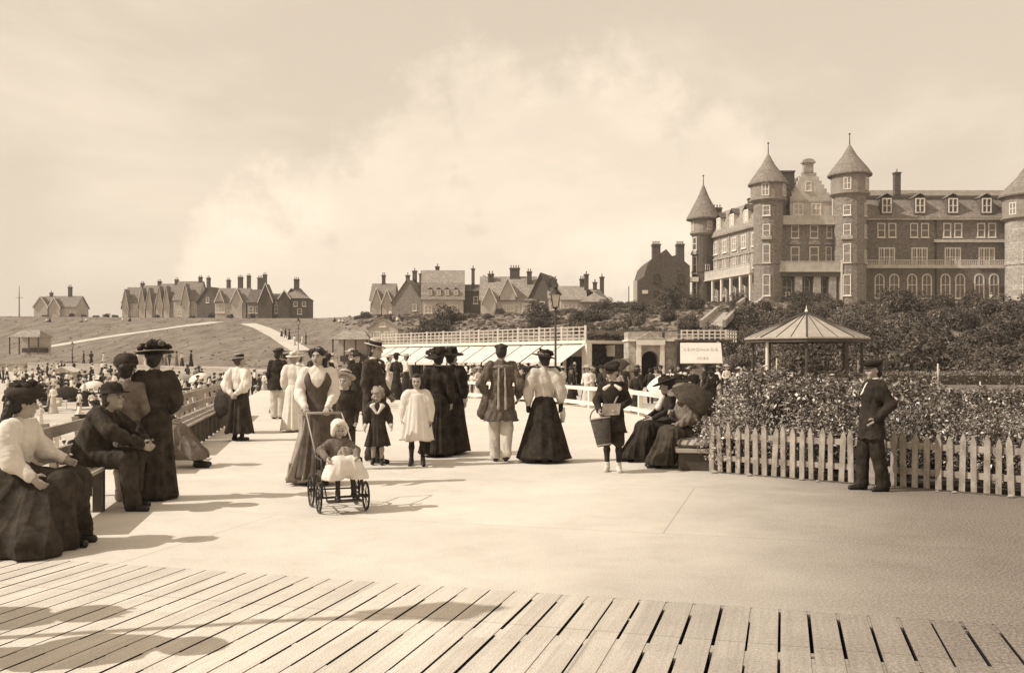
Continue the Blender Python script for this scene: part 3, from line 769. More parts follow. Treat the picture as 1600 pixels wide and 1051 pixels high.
x, z = bl(1008, 456); b = MB(); b.box(x-.5, x+.5, -.08, -.003, z-.3, z+.3); b.build('plaque', M_white, sh)
b = MB(); x, z = bl(995, 438); b.box(x-.55, x+.15, .5, 6, -1, z); b.build('side_bay', M_white, sh)

# ================================================================== houses along the cliff top
def house(px0, px1, Y, dep, zw, rise, roof='x', wm=M_brick, rm=M_slate, rz_=0, label='', z=None, gables=(), chim=(), wins=(), name='house', group=None, rmi=None, inset=None, back=0):
    w = (px1-px0)/F*Y; xc = ((px0+px1)/2-800)/F*Y
    zb_ = (z if z is not None else terr(xc, Y))-.15
    h = thing(name, label, 'house', (xc, Y, zb_), rz_, group)
    b = MB(); x0, x1 = -w/2, w/2
    if roof == 'x': b.prismx([(0, -2.5), (dep, -2.5), (dep, zw), (dep/2, zw+rise-.02), (0, zw)], x0, x1)
    elif roof == 'y': b.prism([(x0, -2.5), (x1, -2.5), (x1, zw), (0, zw+rise-.02), (x0, zw)], 0, dep)
    else: b.box(x0, x1, 0, dep, -2.5, zw)
    b.build('wall', wm, h)
    b = MB()
    if roof in 'xy' and roof != 'mansard': gable_roof(b, x0, x1, 0, dep, zw, rise, roof)
    elif roof == 'hip': hip_roof(b, x0, x1, 0, dep, zw, rise, .35, inset)
    elif roof == 'mansard':
        b.prismx([(-.4, zw-.1), (-.4, zw), (1.2, zw+rise*.55), (dep/2, zw+rise), (dep-1, zw+rise*.55), (dep+.3, zw), (dep+.3, zw-.1)], x0-.3, x1+.3)
    ro = b.build('roof', rm, h)
    for g_ in gables: front_gable(h, *g_, wm if wm != M_brick else M_render, rm)
    for c in chim: chimney(ro, *c)
    for wd in wins: window(h, (wd[0], -.02, wd[1]), 0, wd[2], wd[3], wd[4] if len(wd) > 4 else 'sash', .3)
    return h
# far left cottage pair
h = house(62, 118, 262, 8, 2.9, 3.0, 'x', M_render, M_slate, 0, 'small pale two-gabled house standing alone at the far left of the cliff top', gables=[(-5.9, -2.2, -1.2, -2, 2.9, 2.6, 2, ), (-2.0, 1.0, -.9, -2, 2.7, 2.4, 2)], chim=[(1.6, 4, 4.5, 8.6, .9, .8, 2), (-3.6, 4, 4.5, 7, .7, .7, 1)], wins=[(3, .6, 1.2, 1.6)])
# terrace of steep white-trimmed gables, seen along its length
Yt_ = 262
for i, (a, c, sc) in enumerate(((191, 216, .93), (217, 243, .98), (244, 270, 1.03), (271, 309, 1.1))):
    w = (c-a)/F*Yt_; zw = 4.6*sc; rise = 4.6*sc
    gs = [(-w*.42, -w*.05, -1.0, -2, zw*.85, rise*.95, 2.2)] if i < 3 else [(-w*.12, w*.2, -1.0, -2, zw*.9, rise*.92, 2.2)]
    if i in (1, 2): gs.append((w*.02, w*.36, -1.0, -2, zw*.85, rise*.95, 2.2))
    house(a, c, Yt_-i*2, 9, zw, rise, 'x', M_render, M_slate, 0, ['leftmost terrace house with a single steep gable', 'second terrace house from the left with paired steep gables', 'third terrace house from the left with paired steep gables', 'widest terrace house at the right end, single gable and long slate roof'][i], gables=gs,
          chim=[(w*.38, 4.5, zw+rise-1.2, zw+rise+1.3, .9, .8, 2)], wins=[(-w*.25, .6, 1.1, 1.8, 'pair'), (w*.2, .6, 1.1, 1.8, 'pair'), (w*.3, 3.0, .9, 1.3)], group='gabled terrace on the cliff top')
house(306, 343, 252, 10, 4.4, 3.9, 'y', M_brickd, M_slated, R(-14), 'dark brick gable-ended house at the right end of the gabled terrace', chim=[(2.6, 6, 5, 10.6, .8, .9, 2), (-2.8, 5, 5, 11.2, .7, 1.0, 2)], wins=[(0, 4.2, .9, 1.4)])
house(336, 384, 248, 9, 4.5, 3.6, 'x', M_render, M_slate, 0, 'pale villa with two small roof gables and bay windows beside the dark gable', gables=[(-3.6, -1.6, -.6, 4.4, 4.6, 2.6, 2), (.4, 3.2, -.6, -2, 4.6, 3.0, 2)], chim=[(1.2, 5, 7, 11.2, 1.2, .9, 3), (3.4, 5, 7, 11.6, .9, .9, 2)], wins=[(-2.6, 1.6, 2.4, 2.4, 'triple'), (1.8, 1.6, 2.4, 2.4, 'triple'), (-.4, .2, 1.2, 2.2)])
house(386, 406, 247, 9, 4.3, 3.4, 'x', M_brick, M_slated, 0, 'narrow dark roofed house between the pale villa and the tall pointed gable', chim=[(.4, 5, 6.5, 11, 1.2, .9, 3)], wins=[(-.6, 1.5, 1.2, 1.7), (.9, 1.5, .9, 1.7)])
house(403, 438, 244, 10, 4.8, 1.8, 'x', M_brickd, M_slated, 0, 'dark house with one tall pointed gable on the cliff top', gables=[(-2.4, 1.0, -.8, -2, 4.6, 4.2, 3, )], chim=[(-2.6, 6, 5, 11.8, .9, .9, 2)], wins=[(2.1, 1.4, 1.4, 2.2, 'pair'), (2.1, 4, .9, .9)])
house(434, 482, 242, 11, 5.2, 2.9, 'hip', M_brickd, M_slate, R(6), 'broad hip roofed house at the right end of the left-hand group', gables=[(-3.4, -.8, -.5, -2, 5.2, 1.8, 2)], chim=[(.3, 5, 6.8, 10.4, 1.3, 1, 3)], wins=[(-2.1, 1.2, 1.4, 1.6, 'pair'), (1.6, 1.2, 1.2, 1.4), (2.7, 3.2, 1.0, 1.2), (.6, 3.2, 1.0, 1.2)])
# middle group
house(579, 614, 196, 9, 3.3, 3.5, 'x', M_render, M_slate, 0, 'pale gabled house at the left end of the middle group', gables=[(-1.9, -.1, -.5, -2, 2.9, 2.6, 2), (.2, 2.2, -.9, -2, 2.7, 2.4, 2)], chim=[(-.2, 4.5, 5.8, 8.7, .7, .7, 2)], wins=[(-2.0, .6, .8, 1.6)])
house(612, 660, 193, 11, 2.9, 4.3, 'y', M_brick, M_slate, R(-10), 'brick gable-ended house with three chimney stacks in the middle group', chim=[(-1.3, 5, 4, 8.6, .7, .7, 1), (-.1, 6, 5, 9.6, .8, .7, 1), (1.3, 6, 5, 9.0, .7, .7, 1)], wins=[(1.6, 1.0, .8, 1.3)])
h = house(660, 724, 190, 9, 3.2, 6.2, 'mansard', M_render, M_tile, R(3), 'large pale house with a mansard roof and four small dormers', chim=[(-1.2, 5, 7, 10.2, .8, .8, 1)], wins=[(-2.9, .4, 1.5, 1.7, 'pair'), (-.6, .4, 1.7, 1.7, 'triple'), (2.0, .4, 1.9, 1.7, 'triple')])
for x in (-2.5, -.8, .8, 2.6):
    b = MB(); b.box(x-.45, x+.45, -.1, 1.8, 4.0, 5.2); d_ = b.build('dormer', M_render, h); window(d_, (x, -.12, 4.1), 0, .7, 1.0, 'sash', .2, sill=False, name='dormer_window')
    b = MB(); gable_roof(b, x-.45, x+.45, -.1, 2, 5.2, .35, 'y', .1, .08); b.build('dormer_roof', M_slate, d_)
house(722, 760, 192, 9, 4.9, 1.5, 'x', M_brickd, M_slated, R(-8), 'square dark brick house adjoining the mansard house', chim=[(-.6, 2, 5, 9.6, .55, .7, 1), (1.0, 6, 5, 8.0, .7, .7, 2)], wins=[(0.3, 2.4, .9, 1.4)])
house(751, 838, 181, 10, 3.0, 4.6, 'x', M_render, M_tile, 0, 'wide house with a long pale roof, central dormer gable and square roof chimney', gables=[(-4.8, -2.4, -.8, -2, 2.7, 2.6, 3), (-1.6, 1.3, -.4, 2.9, 3.9, 3.0, 4)], chim=[(1.2, 5, 7, 9.4, 1.9, 1.2, 4), (4.0, 3.5, 5.5, 8.6, .9, .8, 2), (-3.4, 4, 5, 8.2, 1.1, .8, 2)], wins=[(3.4, .3, 1.6, 2.0, 'pair'), (1.6, .3, .9, 1.8), (0, .8, 2.2, 1.2, 'triple')])
house(824, 866, 180.5, 11, 2.9, 5.0, 'y', M_brickd, M_slated, R(-16), 'dark brick gable end closing the wide pale roofed house', wins=[(.3, 1.2, .9, 1.4)])
house(858, 882, 178, 7, 3.2, 2.2, 'x', M_render, M_tile, 0, 'small pale house half hidden behind the lamp post lantern', chim=[(-1.0, 3.5, 4.5, 7.2, .6, .6, 1), (-.1, 3.5, 4.5, 7.0, .5, .6, 1)], wins=[(-.8, 1, .9, 1.2), (.7, 1, .9, 1.2)])
house(876, 915, 176, 8, 2.9, 2.6, 'x', M_render, M_tile, 0, 'low pale roofed house right of the lamp post', chim=[(1.9, 4, 4.5, 7.0, .8, .7, 2)], wins=[(-1.3, .6, .9, 1.4), (.2, .6, .9, 1.4)])
house(908, 952, 175, 8, 2.0, 2.6, 'hip', M_brick, M_tile, 0, 'low hip roofed house with four slender chimneys beside the shrubs', chim=[(-1.3, 4, 3.5, 7.4, .8, .7, 1), (.3, 4, 3.5, 5.9, .7, .7, 1), (1.6, 4, 3.5, 6.9, .75, .7, 1)], wins=[(-.5, .4, .9, 1.1)])
# ================================================================== lower promenade: shops, kiosk, shelters, posts
M_canvas = mat('awning_canvas', .60, .85, .06, 1.5)
SA, SB = Vector((5.75, 75, -.6)), Vector((-13.4, 99, -.6))
sv = SA-SB; SL = sv.length; sa = math.atan2(sv.y, sv.x)
shop = thing('shop_row', 'long low row of shops with pale awnings and a white roof balustrade below the houses', 'shops', SB, sa)
b = MB(); b.box(0, SL, 3.2, 9, -1, 3.3); b.build('wall', M_brickd, shop)
b = MB(); b.box(-.2, SL+.1, -.1, 9.2, 3.3, 3.55); b.build('roof_terrace', M_white, shop)
b = MB(); b.box(0, SL, 3.12, 3.19, 2.3, 3.2); b.build('fascia', M_white, shop)
for i in range(12):
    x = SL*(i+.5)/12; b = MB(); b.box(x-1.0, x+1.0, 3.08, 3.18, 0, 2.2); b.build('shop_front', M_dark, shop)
for i in range(13):
    x = .1+(SL-.2)*i/12; b = MB(); b.box(x-.1, x+.1, .05, .25, -.5, 3.3)
    if i == 12: b.box(x-.28, x+.28, -.05, .5, -.5, 3.3)
    b.build('post', M_white, shop)
bal = MB(); H = 1.0
for k in (0, .33, .66, 1): bal.box(0, SL, -.04, .04, 3.6+.12+k*(H-.12)-.05, 3.6+.12+k*(H-.12)+.03)
n = 44
for i in range(n+1):
    x = SL*i/n; w = .11 if i % 4 == 0 else .05; bal.box(x-w, x+w, -.05, .05, 3.55, 3.6+H+(.12 if i % 4 == 0 else 0))
bal.build('balustrade', mat('grey_white_paint', .44, .6, .12, 2), shop)
for i in range(6):
    x0, x1 = SL*i/6+.02, SL*(i+1)/6-.04
    if i == 0: x0 += .8
    b = MB(); zt, zb = 3.2, 1.78
    P4 = [(x0, -.05, zt), (x1, -.05, zt), (x1-.1, -2.5, zb), (x0+.05, -2.5, zb)]
    b.add([(x, y, z) for x, y, z in P4]+[(x, y, z-.03) for x, y, z in P4], [(0,3,2,1), (4,5,6,7), (0,1,5,4), (1,2,6,5), (2,3,7,6), (3,0,4,7)])
    nsc = 26
    for j in range(nsc):
        a, c = lerp(x0+.05, x1-.1, j/nsc), lerp(x0+.05, x1-.1, (j+1)/nsc)
        b.add([(a, -2.5, zb), (c, -2.5, zb), (c, -2.5, zb-.2), ((a+c)/2, -2.5, zb-.27), (a, -2.5, zb-.2)], [(0,4,3,2,1)])
    aw_ = b.build('awning', M_canvas, shop)
    f = MB()
    for j in range(2):
        x = lerp(x0, x1, .02+j*.45); f.tube([(x, -.05, zt+.02), (x-.05, -2.5, zb+.02)], .025, 4)
    f.build('awning_arm', M_iron, aw_)
# ivy clad retaining wall right of the shops
iw = thing('ivy_wall', 'dark ivy covered retaining wall with a pale coping between shops and arched pavilion', 'wall', (8.4, 78, -.6))
b = MB(); b.box(-2.5, 5.2, 0, 1.2, -.5, 3.6); b.build('wall', M_ivy, iw)
b = MB(); b.box(-2.6, 5.2, -.12, 1.3, 3.6, 3.78); b.build('coping', M_stone, iw)
b = MB(); b.box(-2.5, 5.2, .5, 1.3, 3.78, 4.4); b.build('parapet', mat('parapet_shingle', .16, .9, .3, 1), iw)
# arched pavilion
Yp = 71; pvx = lambda px: (px-1016)/F*Yp
pvz = lambda py: CAMZ+(HY-py)/F*Yp+.6
pv = thing('pavilion', 'small pale stone pavilion with an arched doorway under a pediment', 'pavilion', ((1016-800)/F*Yp, Yp, -.6))
b = MB(); wd = 1.28; ah = pvz(548)
arch = [(wd/2*math.cos(PI*i/10), ah-wd/2+wd/2*math.sin(PI*i/10)) for i in range(11)]
x0, x1 = pvx(982), pvx(1060)
b.prism([(x0, 0), (-wd/2, 0), (-wd/2, pvz(533)), (x0, pvz(533))], 0, 3); b.prism([(wd/2, 0), (x1, 0), (x1, pvz(533)), (wd/2, pvz(533))], 0, 3)
b.prism([(wd/2, ah-wd/2)]+[(wd/2, pvz(533)), (-wd/2, pvz(533)), (-wd/2, ah-wd/2)]+arch[::-1][1:-1], .003, 2.99)
b.build('wall', M_stone, pv)
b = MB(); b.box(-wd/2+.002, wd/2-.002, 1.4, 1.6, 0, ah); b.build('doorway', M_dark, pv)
b = MB(); b.box(x0-.1, x1+.1, -.25, 3.1, pvz(533), pvz(530)); b.box(-1.05, 1.05, -.4, -.25, pvz(539), pvz(531)); b.build('cornice', M_white, pv)
b = MB(); b.prism([(-1.15, pvz(530)), (1.15, pvz(530)), (0, pvz(517.5))], -.35, .5); b.build('pediment', M_stone, pv)
b = MB(); b.box(x0, x1, .3, 2.8, pvz(530), pvz(518)); b.build('parapet', M_stone, pv)
for s_ in (-1, 1):
    b = MB(); b.box(s_*.86-.16, s_*.86+.16, -.3, -.003, 0, pvz(539)); b.build('pilaster', M_white, pv)
b = MB(); b.box(pvx(1036)-.08, pvx(1036)+.1, -.18, -.01, 0, pvz(519)); b.build('drain_pipe', M_lead, pv)
# low curved stone wall beside it
cwl = MB(); pf = [(-1.9, 0), (0, 0), (0, 2.15)]+[(-1.9*math.sin(PI/2*i/8), .9+1.25*math.cos(PI/2*i/8)) for i in range(1, 9)]
cwl.prism(pf, 0, .6); o = cwl.build('garden_wall', M_stone); o.location = (pv.location.x+x0-.05, Yp-.6, -.6)
tag(o, 'short pale stone wall with a curved top against the left of the pavilion', 'wall')
# kiosk with a lettered blind
Yk = 69; kx = lambda px: (px-1096)/F*Yk
kz = lambda py: CAMZ+(HY-py)/F*Yk+.6
ki = thing('kiosk', 'refreshment kiosk with one big pale lettered blind, right of the arched pavilion', 'kiosk', ((1096-800)/F*Yk, Yk, -.6))
b = MB(); b.box(kx(1062), kx(1134), 1.2, 4, -.3, kz(533)); b.build('wall', M_brickd, ki)
b = MB(); b.box(kx(1060), kx(1150), .9, 4.1, kz(533), kz(530)); b.build('roof_slab', M_lead, ki)
for px in (1062, 1079, 1113, 1126):
    b = MB(); b.box(kx(px)-.09, kx(px)+.09, .85, 1.15, -.3, kz(533)); b.build('post', M_stone if px > 1120 else M_wood, ki)
b = MB(); b.prism([(kx(1087), -.3), (kx(1108), -.3), (kx(1104), kz(572)), (kx(1094), kz(560)), (kx(1089), kz(566))], 1.1, 1.18); b.build('door_curtain', M_canvas, ki)
b = MB(); zt, zb, y0, y1 = kz(535), kz(567), .85, -.75
P4 = [(kx(1066), y0, zt), (kx(1130.5), y0, zt), (kx(1125.5), y1, zb), (kx(1060), y1, zb)]
b.add(P4+[(p[0], p[1]+.02, p[2]-.04) for p in P4], [(0,3,2,1), (4,5,6,7), (0,1,5,4), (1,2,6,5), (2,3,7,6), (3,0,4,7)])
bl_ = b.build('blind', M_canvas, ki)
def letters(txt, size, loc, rot, m, par, name='lettering'):
    cu = bpy.data.curves.new(name, 'FONT'); cu.body = txt; cu.size = size; cu.align_x = 'CENTER'; cu.extrude = .004; cu.space_character = 1.25
    to = bpy.data.objects.new(name, cu); COL.objects.link(to)
    dg = bpy.context.evaluated_depsgraph_get(); me = bpy.data.meshes.new_from_object(to.evaluated_get(dg)); bpy.data.objects.remove(to)
    me.materials.clear(); me.materials.append(m); o = link(name, me, par); o.location = loc; o.rotation_euler = rot; return o
tl = math.atan2(zt-zb, y0-y1)
def on_blind(u): return (0, lerp(y0, y1, u)-.03, lerp(zt, zb, u)+.01)
M_faded = mat('faded_lettering', .45, .9, .2, 8)
letters('LEMONADE', .40, on_blind(.40), (tl, 0, 0), M_faded, bl_); letters('ICES', .36, on_blind(.82), (tl, 0, 0), M_faded, bl_)
# white railing above the kiosk
def railing(name, p0, p1, h, n, rails, label, m=M_white, r=.045, cat='railing', thick=None):
    p0 = Vector(p0); p1 = Vector(p1); d = p1-p0; L_ = math.hypot(d.x, d.y)
    t = thing(name, label, cat, p0, math.atan2(d.y, d.x)); sl = d.z/L_
    for k in rails:
        b = MB(); b.add([(0,-r,h*k-r),(L_,-r,h*k-r+d.z),(L_,r,h*k-r+d.z),(0,r,h*k-r),(0,-r,h*k+r),(L_,-r,h*k+r+d.z),(L_,r,h*k+r+d.z),(0,r,h*k+r)],
              [(0,3,2,1),(4,5,6,7),(0,1,5,4),(1,2,6,5),(2,3,7,6),(3,0,4,7)]); b.build('rail', m, t)
    for i in range(n+1):
        x = L_*i/n; b = MB(); q = r*1.05; b.box(x-q, x+q, -q, q, sl*x-.1, sl*x+h+.04); b.build('post', m, t)
    return t
zr = CAMZ+(HY-531)/F*70
railing('railing', ((1066-800)/F*70, 70.3, zr), ((1136-800)/F*70, 70.3, zr), .72, 8, (.25, .6, .95), 'white three bar railing on the terrace above the kiosk')
railing('railing', ((1136-800)/F*70, 70.5, zr), ((1150-800)/F*74, 74, zr), .72, 4, (.25, .6, .95), 'short return of white railing at the right end of the kiosk terrace')
# stair ramp parapets climbing the slope behind the kiosk
for (a, c, lab) in (((1093, 511, 92), (1118, 489, 106), 'lower sloping white parapet of the steps behind the kiosk'), ((1150, 482, 112), (1164, 471, 122), 'upper short sloping parapet of the steps near the hotel lawn')):
    p, q = pt(*a), pt(*c); b = MB(); n_ = Vector((.2, 0, 0))
    for off in (0, 2.2):
        o = Vector((off, 0, 0)); b.loft([[p+o, p+o+n_*1.6, p+o+n_*1.6+Vector((0, 0, .7)), p+o+Vector((0, 0, .7))], [q+o, q+o+n_*1.6, q+o+n_*1.6+Vector((0, 0, .7)), q+o+Vector((0, 0, .7))]])
    b.loft([[p+Vector((.3, 0, -.3)), p+Vector((2.2, 0, -.3)), p+Vector((2.2, 0, .1)), p+Vector((.3, 0, .1))], [q+Vector((.3, 0, -.3)), q+Vector((2.2, 0, -.3)), q+Vector((2.2, 0, .1)), q+Vector((.3, 0, .1))]])
    tag(b.build('step_parapet', M_stone), lab, 'steps')
# round-roofed garden shelter (gazebo)
Yg = 40; gc = Vector(((1260-800)/F*Yg, Yg, -.5))
gz = thing('gazebo', 'eight-sided garden shelter with a pale ribbed conical roof behind the flower bed', 'shelter', gc)
ze_, za_ = CAMZ+(HY-528)/F*Yg+.5, CAMZ+(HY-489)/F*Yg+.5; rg = 2.52; n8 = 8
b = MB(); b.lathe([(rg, ze_-.06), (rg, ze_), (.06, za_), (.0, za_+.02)], n8, ph=PI/8+.1); ro = b.build('roof', mat('gazebo_roof', .34, .75, .12, 2.5, .2, 20, streak=(1, 1, .3)), gz)
b = MB()
for k in range(24):
    a = 2*PI*k/24+PI/8+.1; f_ = math.cos(PI/8)/math.cos(((a-.1) % (PI/4))-PI/8) if k % 3 else 1
    rad = rg*math.cos(PI/8)/max(.3, math.cos((2*PI*k/24) % (PI/4)-PI/8)); w = .035 if k % 3 == 0 else .014
    b.tube([(rad*math.cos(a), rad*math.sin(a), ze_+.012), (.06*math.cos(a), .06*math.sin(a), za_+.02)], w, 5)
b.build('roof_rib', M_lead, ro)
b = MB(); b.lathe([(.05, 0), (.08, .08), (.03, .16), (.01, .32)], 8, (0, 0, za_)); b.build('finial', M_white, ro)
b = MB(); b.lathe([(rg-.12, ze_-.2), (rg-.06, ze_-.2), (rg-.06, ze_-.06), (rg-.12, ze_-.06)], n8, ph=PI/8+.1, cap0=False, cap1=False); b.build('fascia', M_wood, gz)
for k in range(8):
    a = 2*PI*k/8+PI/8+.1; x, y = (rg-.35)*math.cos(a), (rg-.35)*math.sin(a)
    b = MB(); b.lathe([(.07, 0), (.06, ze_-.2)], 8, (x, y, 0)); b.build('post', M_white if (y < 0 and x < -1.0) else M_wood, gz)
b = MB(); b.lathe([(rg-.6, 0), (rg-.6, .42), (rg-1.0, .42), (rg-1.0, 0)], n8, ph=PI/8+.1, cap0=False, cap1=False); b.build('seat', M_wood, gz)
# beach shelters on the esplanade
def shelter(px0, px1, pyr, pye, pyg, Y, lab, dep=4, dark_end=True, posts=4, rz_=0):
    zg = CAMZ+(HY-pyg)/F*Y; w = (px1-px0)/F*Y; ze2 = (pyg-pye)/F*Y; zr2 = (pyg-pyr)/F*Y
    t = thing('shelter', lab, 'shelter', (((px0+px1)/2-800)/F*Y, Y, zg), rz_)
    b = MB(); x0, x1 = -w/2, w/2
    b.add([(x0-.3, -.3, ze2), (x1+.3, -.3, ze2), (x1+.3, dep+.3, ze2), (x0-.3, dep+.3, ze2), (x0+1.0, dep/2, zr2), (x1-.7, dep/2, zr2)], [(0,1,5,4), (1,2,5), (2,3,4,5), (3,0,4), (3,2,1,0)])
    b.build('roof', M_tile, t)
    for i in range(posts):
        b = MB(); x = lerp(x0, x1-.1, i/(posts-1)); b.box(x, x+.14, 0, .14, -.5, ze2); b.build('post', M_wood, t)
    b = MB(); b.box(x0, x1, dep-.3, dep-.1, -.5, ze2); b.build('back_wall', M_render, t)
    b = MB(); b.box(x0+.3, x1-.3, dep-.9, dep-.35, -.2, .45); b.build('seat', M_wood, t); return t
shelter(14, 60, 515, 526.5, 548, 140, 'open fronted beach shelter on posts at the far left of the esplanade')
shelter(519, 574, 514.5, 530, 562, 104, 'open fronted beach shelter on posts beside the gabled bathing office')
Yc = 106; ct = thing('beach_office', 'small pale gabled beach office with white framed windows beside the shelter', 'building', ((598-800)/F*Yc, Yc, -.2))
def cz(py): return CAMZ+(HY-py)/F*Yc+.2
b = MB(); b.prism([(-1.6, -.5), (1.7, -.5), (1.7, cz(513)), (.05, cz(499)), (-1.6, cz(513))], 0, 5); b.build('wall', M_render, ct)
b = MB(); gable_roof(b, -1.6, 1.7, 0, 5, cz(513), cz(499)-cz(513), 'y', .2, .12); b.build('roof', M_tile, ct)
for x in (-.8, .7): window(ct, (x, -.02, cz(528)), 0, 1.1, .75, 'triple', 0)
window(ct, (0, -.02, cz(510)), 0, .6, .5, 'sash', 0)
# lamp posts and poles
def lamp(px, pyt, Y, zb_, lab, r=.042, lantern=True):
    zt = CAMZ+(HY-pyt)/F*Y-zb_; t = thing('lamp_post', lab, 'lamp post', ((px-800)/F*Y, Y, zb_))
    b = MB(); lh = .75 if lantern else .1
    b.lathe([(.13, 0), (.13, .25), (.08, .32), (r*1.25, 1.0), (r, 1.05), (r*.75, zt-lh)], 10); b.tube([(-.28, 0, zt-lh-.35), (.28, 0, zt-lh-.35)], .018, 6); b.build('pole', M_iron, t, True)
    if lantern:
        b = MB(); b.lathe([(.12, zt-.72), (.21, zt-.3)], 4, ph=PI/4); g_ = b.build('lantern_glass', mat('lantern_glass', .45, .15, .2, 3, spec=.8), t)
        b = MB(); b.lathe([(.24, zt-.3), (.2, zt-.24), (.07, zt-.1), (.08, zt-.04), (.02, zt+.05)], 8); b.lathe([(.06, zt-.78), (.13, zt-.72)], 6)
        for k in range(4):
            a = PI/4+PI/2*k; b.tube([(.122*math.cos(a), .122*math.sin(a), zt-.72), (.212*math.cos(a), .212*math.sin(a), zt-.3)], .014, 5)
        b.build('lantern_frame', M_iron, t)
    return t
lamp(868, 447, 33, -.3, 'tall slim lamp post with a glazed lantern, standing by the white rail')
lamp(466, 497, 100, -.2, 'thin distant lamp post at the foot of the sloping grass path')
lamp(113, 534, 128, .8, 'short dark lamp post on the esplanade at the far left', .07)
for px, pyt, Y, lab in ((30, 446, 235, 'bare flagpole on the skyline at the far left'),):
    z0 = terr((px-800)/F*Y, Y)-.2; b = MB(); h_ = CAMZ+(HY-pyt)/F*Y-z0
    b.tube([(0, 0, 0), (0, 0, h_*.62), (0, 0, h_)], [.13, .1, .05], 6); b.tube([(-.9, 0, h_*.62), (.9, 0, h_*.62)], .05, 5)
    o = b.build('flagpole', M_iron); o.location = ((px-800)/F*Y, Y, z0); tag(o, lab, 'flagpole')
# post off to the left whose shadow falls over the planks
lamp(800-4.9/4.75*F, HY-(4.6-CAMZ)/4.75*F, 4.75, 0, 'lamp post standing outside the picture to the left')
# bathing hut and beach shed on the sand
def hut(px, pyb, Y, w, h_, lab, m=M_wood):
    x = (px-800)/F*Y; z = terr(x, Y); t = thing('beach_hut', lab, 'beach hut', (x, Y, z))
    b = MB(); b.prism([(-w/2, 0), (w/2, 0), (w/2, h_), (0, h_+.45), (-w/2, h_)], 0, 2); b.build('wall', M_render, t)
    b = MB(); gable_roof(b, -w/2, w/2, 0, 2, h_, .45, 'y', .12, .06); b.build('roof', M_canvas, t)
    b = MB(); b.box(-w*.32, w*.36, -.05, -.004, .1, h_*.95); b.build('door', m, t)
hut(97, 590, 92, 1.9, 1.3, 'pale beach hut with a dark door below the sea wall')

# ================================================================== pier furniture
M_bench = mat('bench_wood', .32, .8, .2, 2.0, .25, 40, streak=(1, .15, 1))
M_benchd = mat('bench_leg_wood', .07, .8, .3, 3)
def bench(Y0, Y1, label, panel=True, legn=3):
    p0 = Vector((lx(Y0), Y0, 0)); p1 = Vector((lx(Y1), Y1, 0)); d = p1-p0; L_ = d.length
    t = thing('bench', label, 'bench', p0, math.atan2(d.y, d.x), 'slatted benches along the pier edge')
    # local x runs along the bench, local +y is the back (towards the beach)
    b = MB()
    for i in range(4): b.box(0, L_, -.06+.125*i, .04+.125*i, .41, .445)
    b.build('seat', M_bench, t, bevel=.006)
    for i in range(legn):
        x = .2+(L_-.4)*i/(legn-1)
        b = MB(); b.box(x-.05, x+.05, -.05, .05, 0, .41); b.build('leg', M_benchd, t, bevel=.005)
        b = MB(); b.box(x-.04, x+.04, .33, .42, 0, .41); b.build('leg', M_benchd, t)
        b = MB(); b.box(x-.035, x+.035, .0501, .33, .33, .41); b.build('bearer', M_benchd, t)
        b = MB(); b.add([(x-.04,.37,.41),(x+.04,.37,.41),(x+.04,.44,.41),(x-.04,.44,.41),(x-.04,.47,.88),(x+.04,.47,.88),(x+.04,.53,.88),(x-.04,.53,.88)], [(0,3,2,1),(4,5,6,7),(0,1,5,4),(1,2,6,5),(2,3,7,6),(3,0,4,7)]); b.build('back_post', M_bench, t)
    for z, y in ((.58, .385), (.80, .425)):
        b = MB(); b.box(0, L_, y-.02, y+.01, z-.055, z+.055); b.build('back_rail', M_bench, t, bevel=.005)
    return t
bench(8.2, 10.9, 'near bench of slats with the seated woman and capped man on it', legn=3)
bench(15.0, 17.9, 'second bench along the pier edge, behind the woman in the flowered hat', legn=5)
bench(18.0, 21.2, 'third bench along the pier edge, just left of the woman in the boater', legn=5)
bench(21.4, 25.5, 'farthest bench along the pier edge, beyond the woman in the boater', legn=5)
# low white rail on the right of the walk
for i, ((xa, ya), (xb, yb)) in enumerate(zip(RAIL, RAIL[1:])):
    L_ = math.hypot(xb-xa, yb-ya)
    railing('pier_rail', (xa, ya, 0), (xb, yb, 0), .62, max(2, int(L_/1.6)), (.24, .97),
            ['far left length of low white rail behind the women in black', 'length of low white rail left of the man in the jacket', 'length of low white rail behind the jacketed man and black-hatted woman', 'length of low white rail between lamp post and boy with basket', 'length of low white rail right of the boy with the basket', 'nearest length of low white rail by the white parasol'][i], r=.055)
# picket fence round the flower bed
FA, FB = Vector((2.62, 12.85, 0)), Vector((7.6, 8.85, 0))
M_picket = mat('picket_paint', .29, .85, .4, 7.0, .3, 50, streak=(1, 1, .5))
fd = FB-FA; FL = fd.length; fa = math.atan2(fd.y, fd.x)
pf_ = thing('picket_fence', 'low weathered picket fence with pointed pales in front of the flower bed', 'fence', FA, fa)
for z in (.2, .5):
    b = MB(); b.box(0, FL, .021, .06, z-.035, z+.035); b.build('rail', M_picket, pf_)
x = .02; r_ = random.Random(5); k = 0
while x < FL-.1:
    h = .66+r_.uniform(-.028, .02); w = .064+r_.uniform(-.006, .006); t = r_.gauss(0, .022)
    b = MB(); b.M = Matrix.Translation((x+w/2, 0, 0)) @ Matrix.Rotation(t, 4, 'Y')
    b.prism([(-w/2, .02), (w/2, .02), (w/2, h-.085), (w*.2, h-.02), (0, h), (-w*.2, h-.02), (-w/2, h-.085)], -.004+r_.uniform(-.002, .002), .02)
    b.build('picket', M_picket, pf_); x += .1235+r_.uniform(-.008, .008); k += 1
for x in (.05, FL*.33, FL*.66, FL-.06):
    b = MB(); b.box(x-.035, x+.035, .0605, .13, 0, .6); b.build('post', M_picket, pf_)
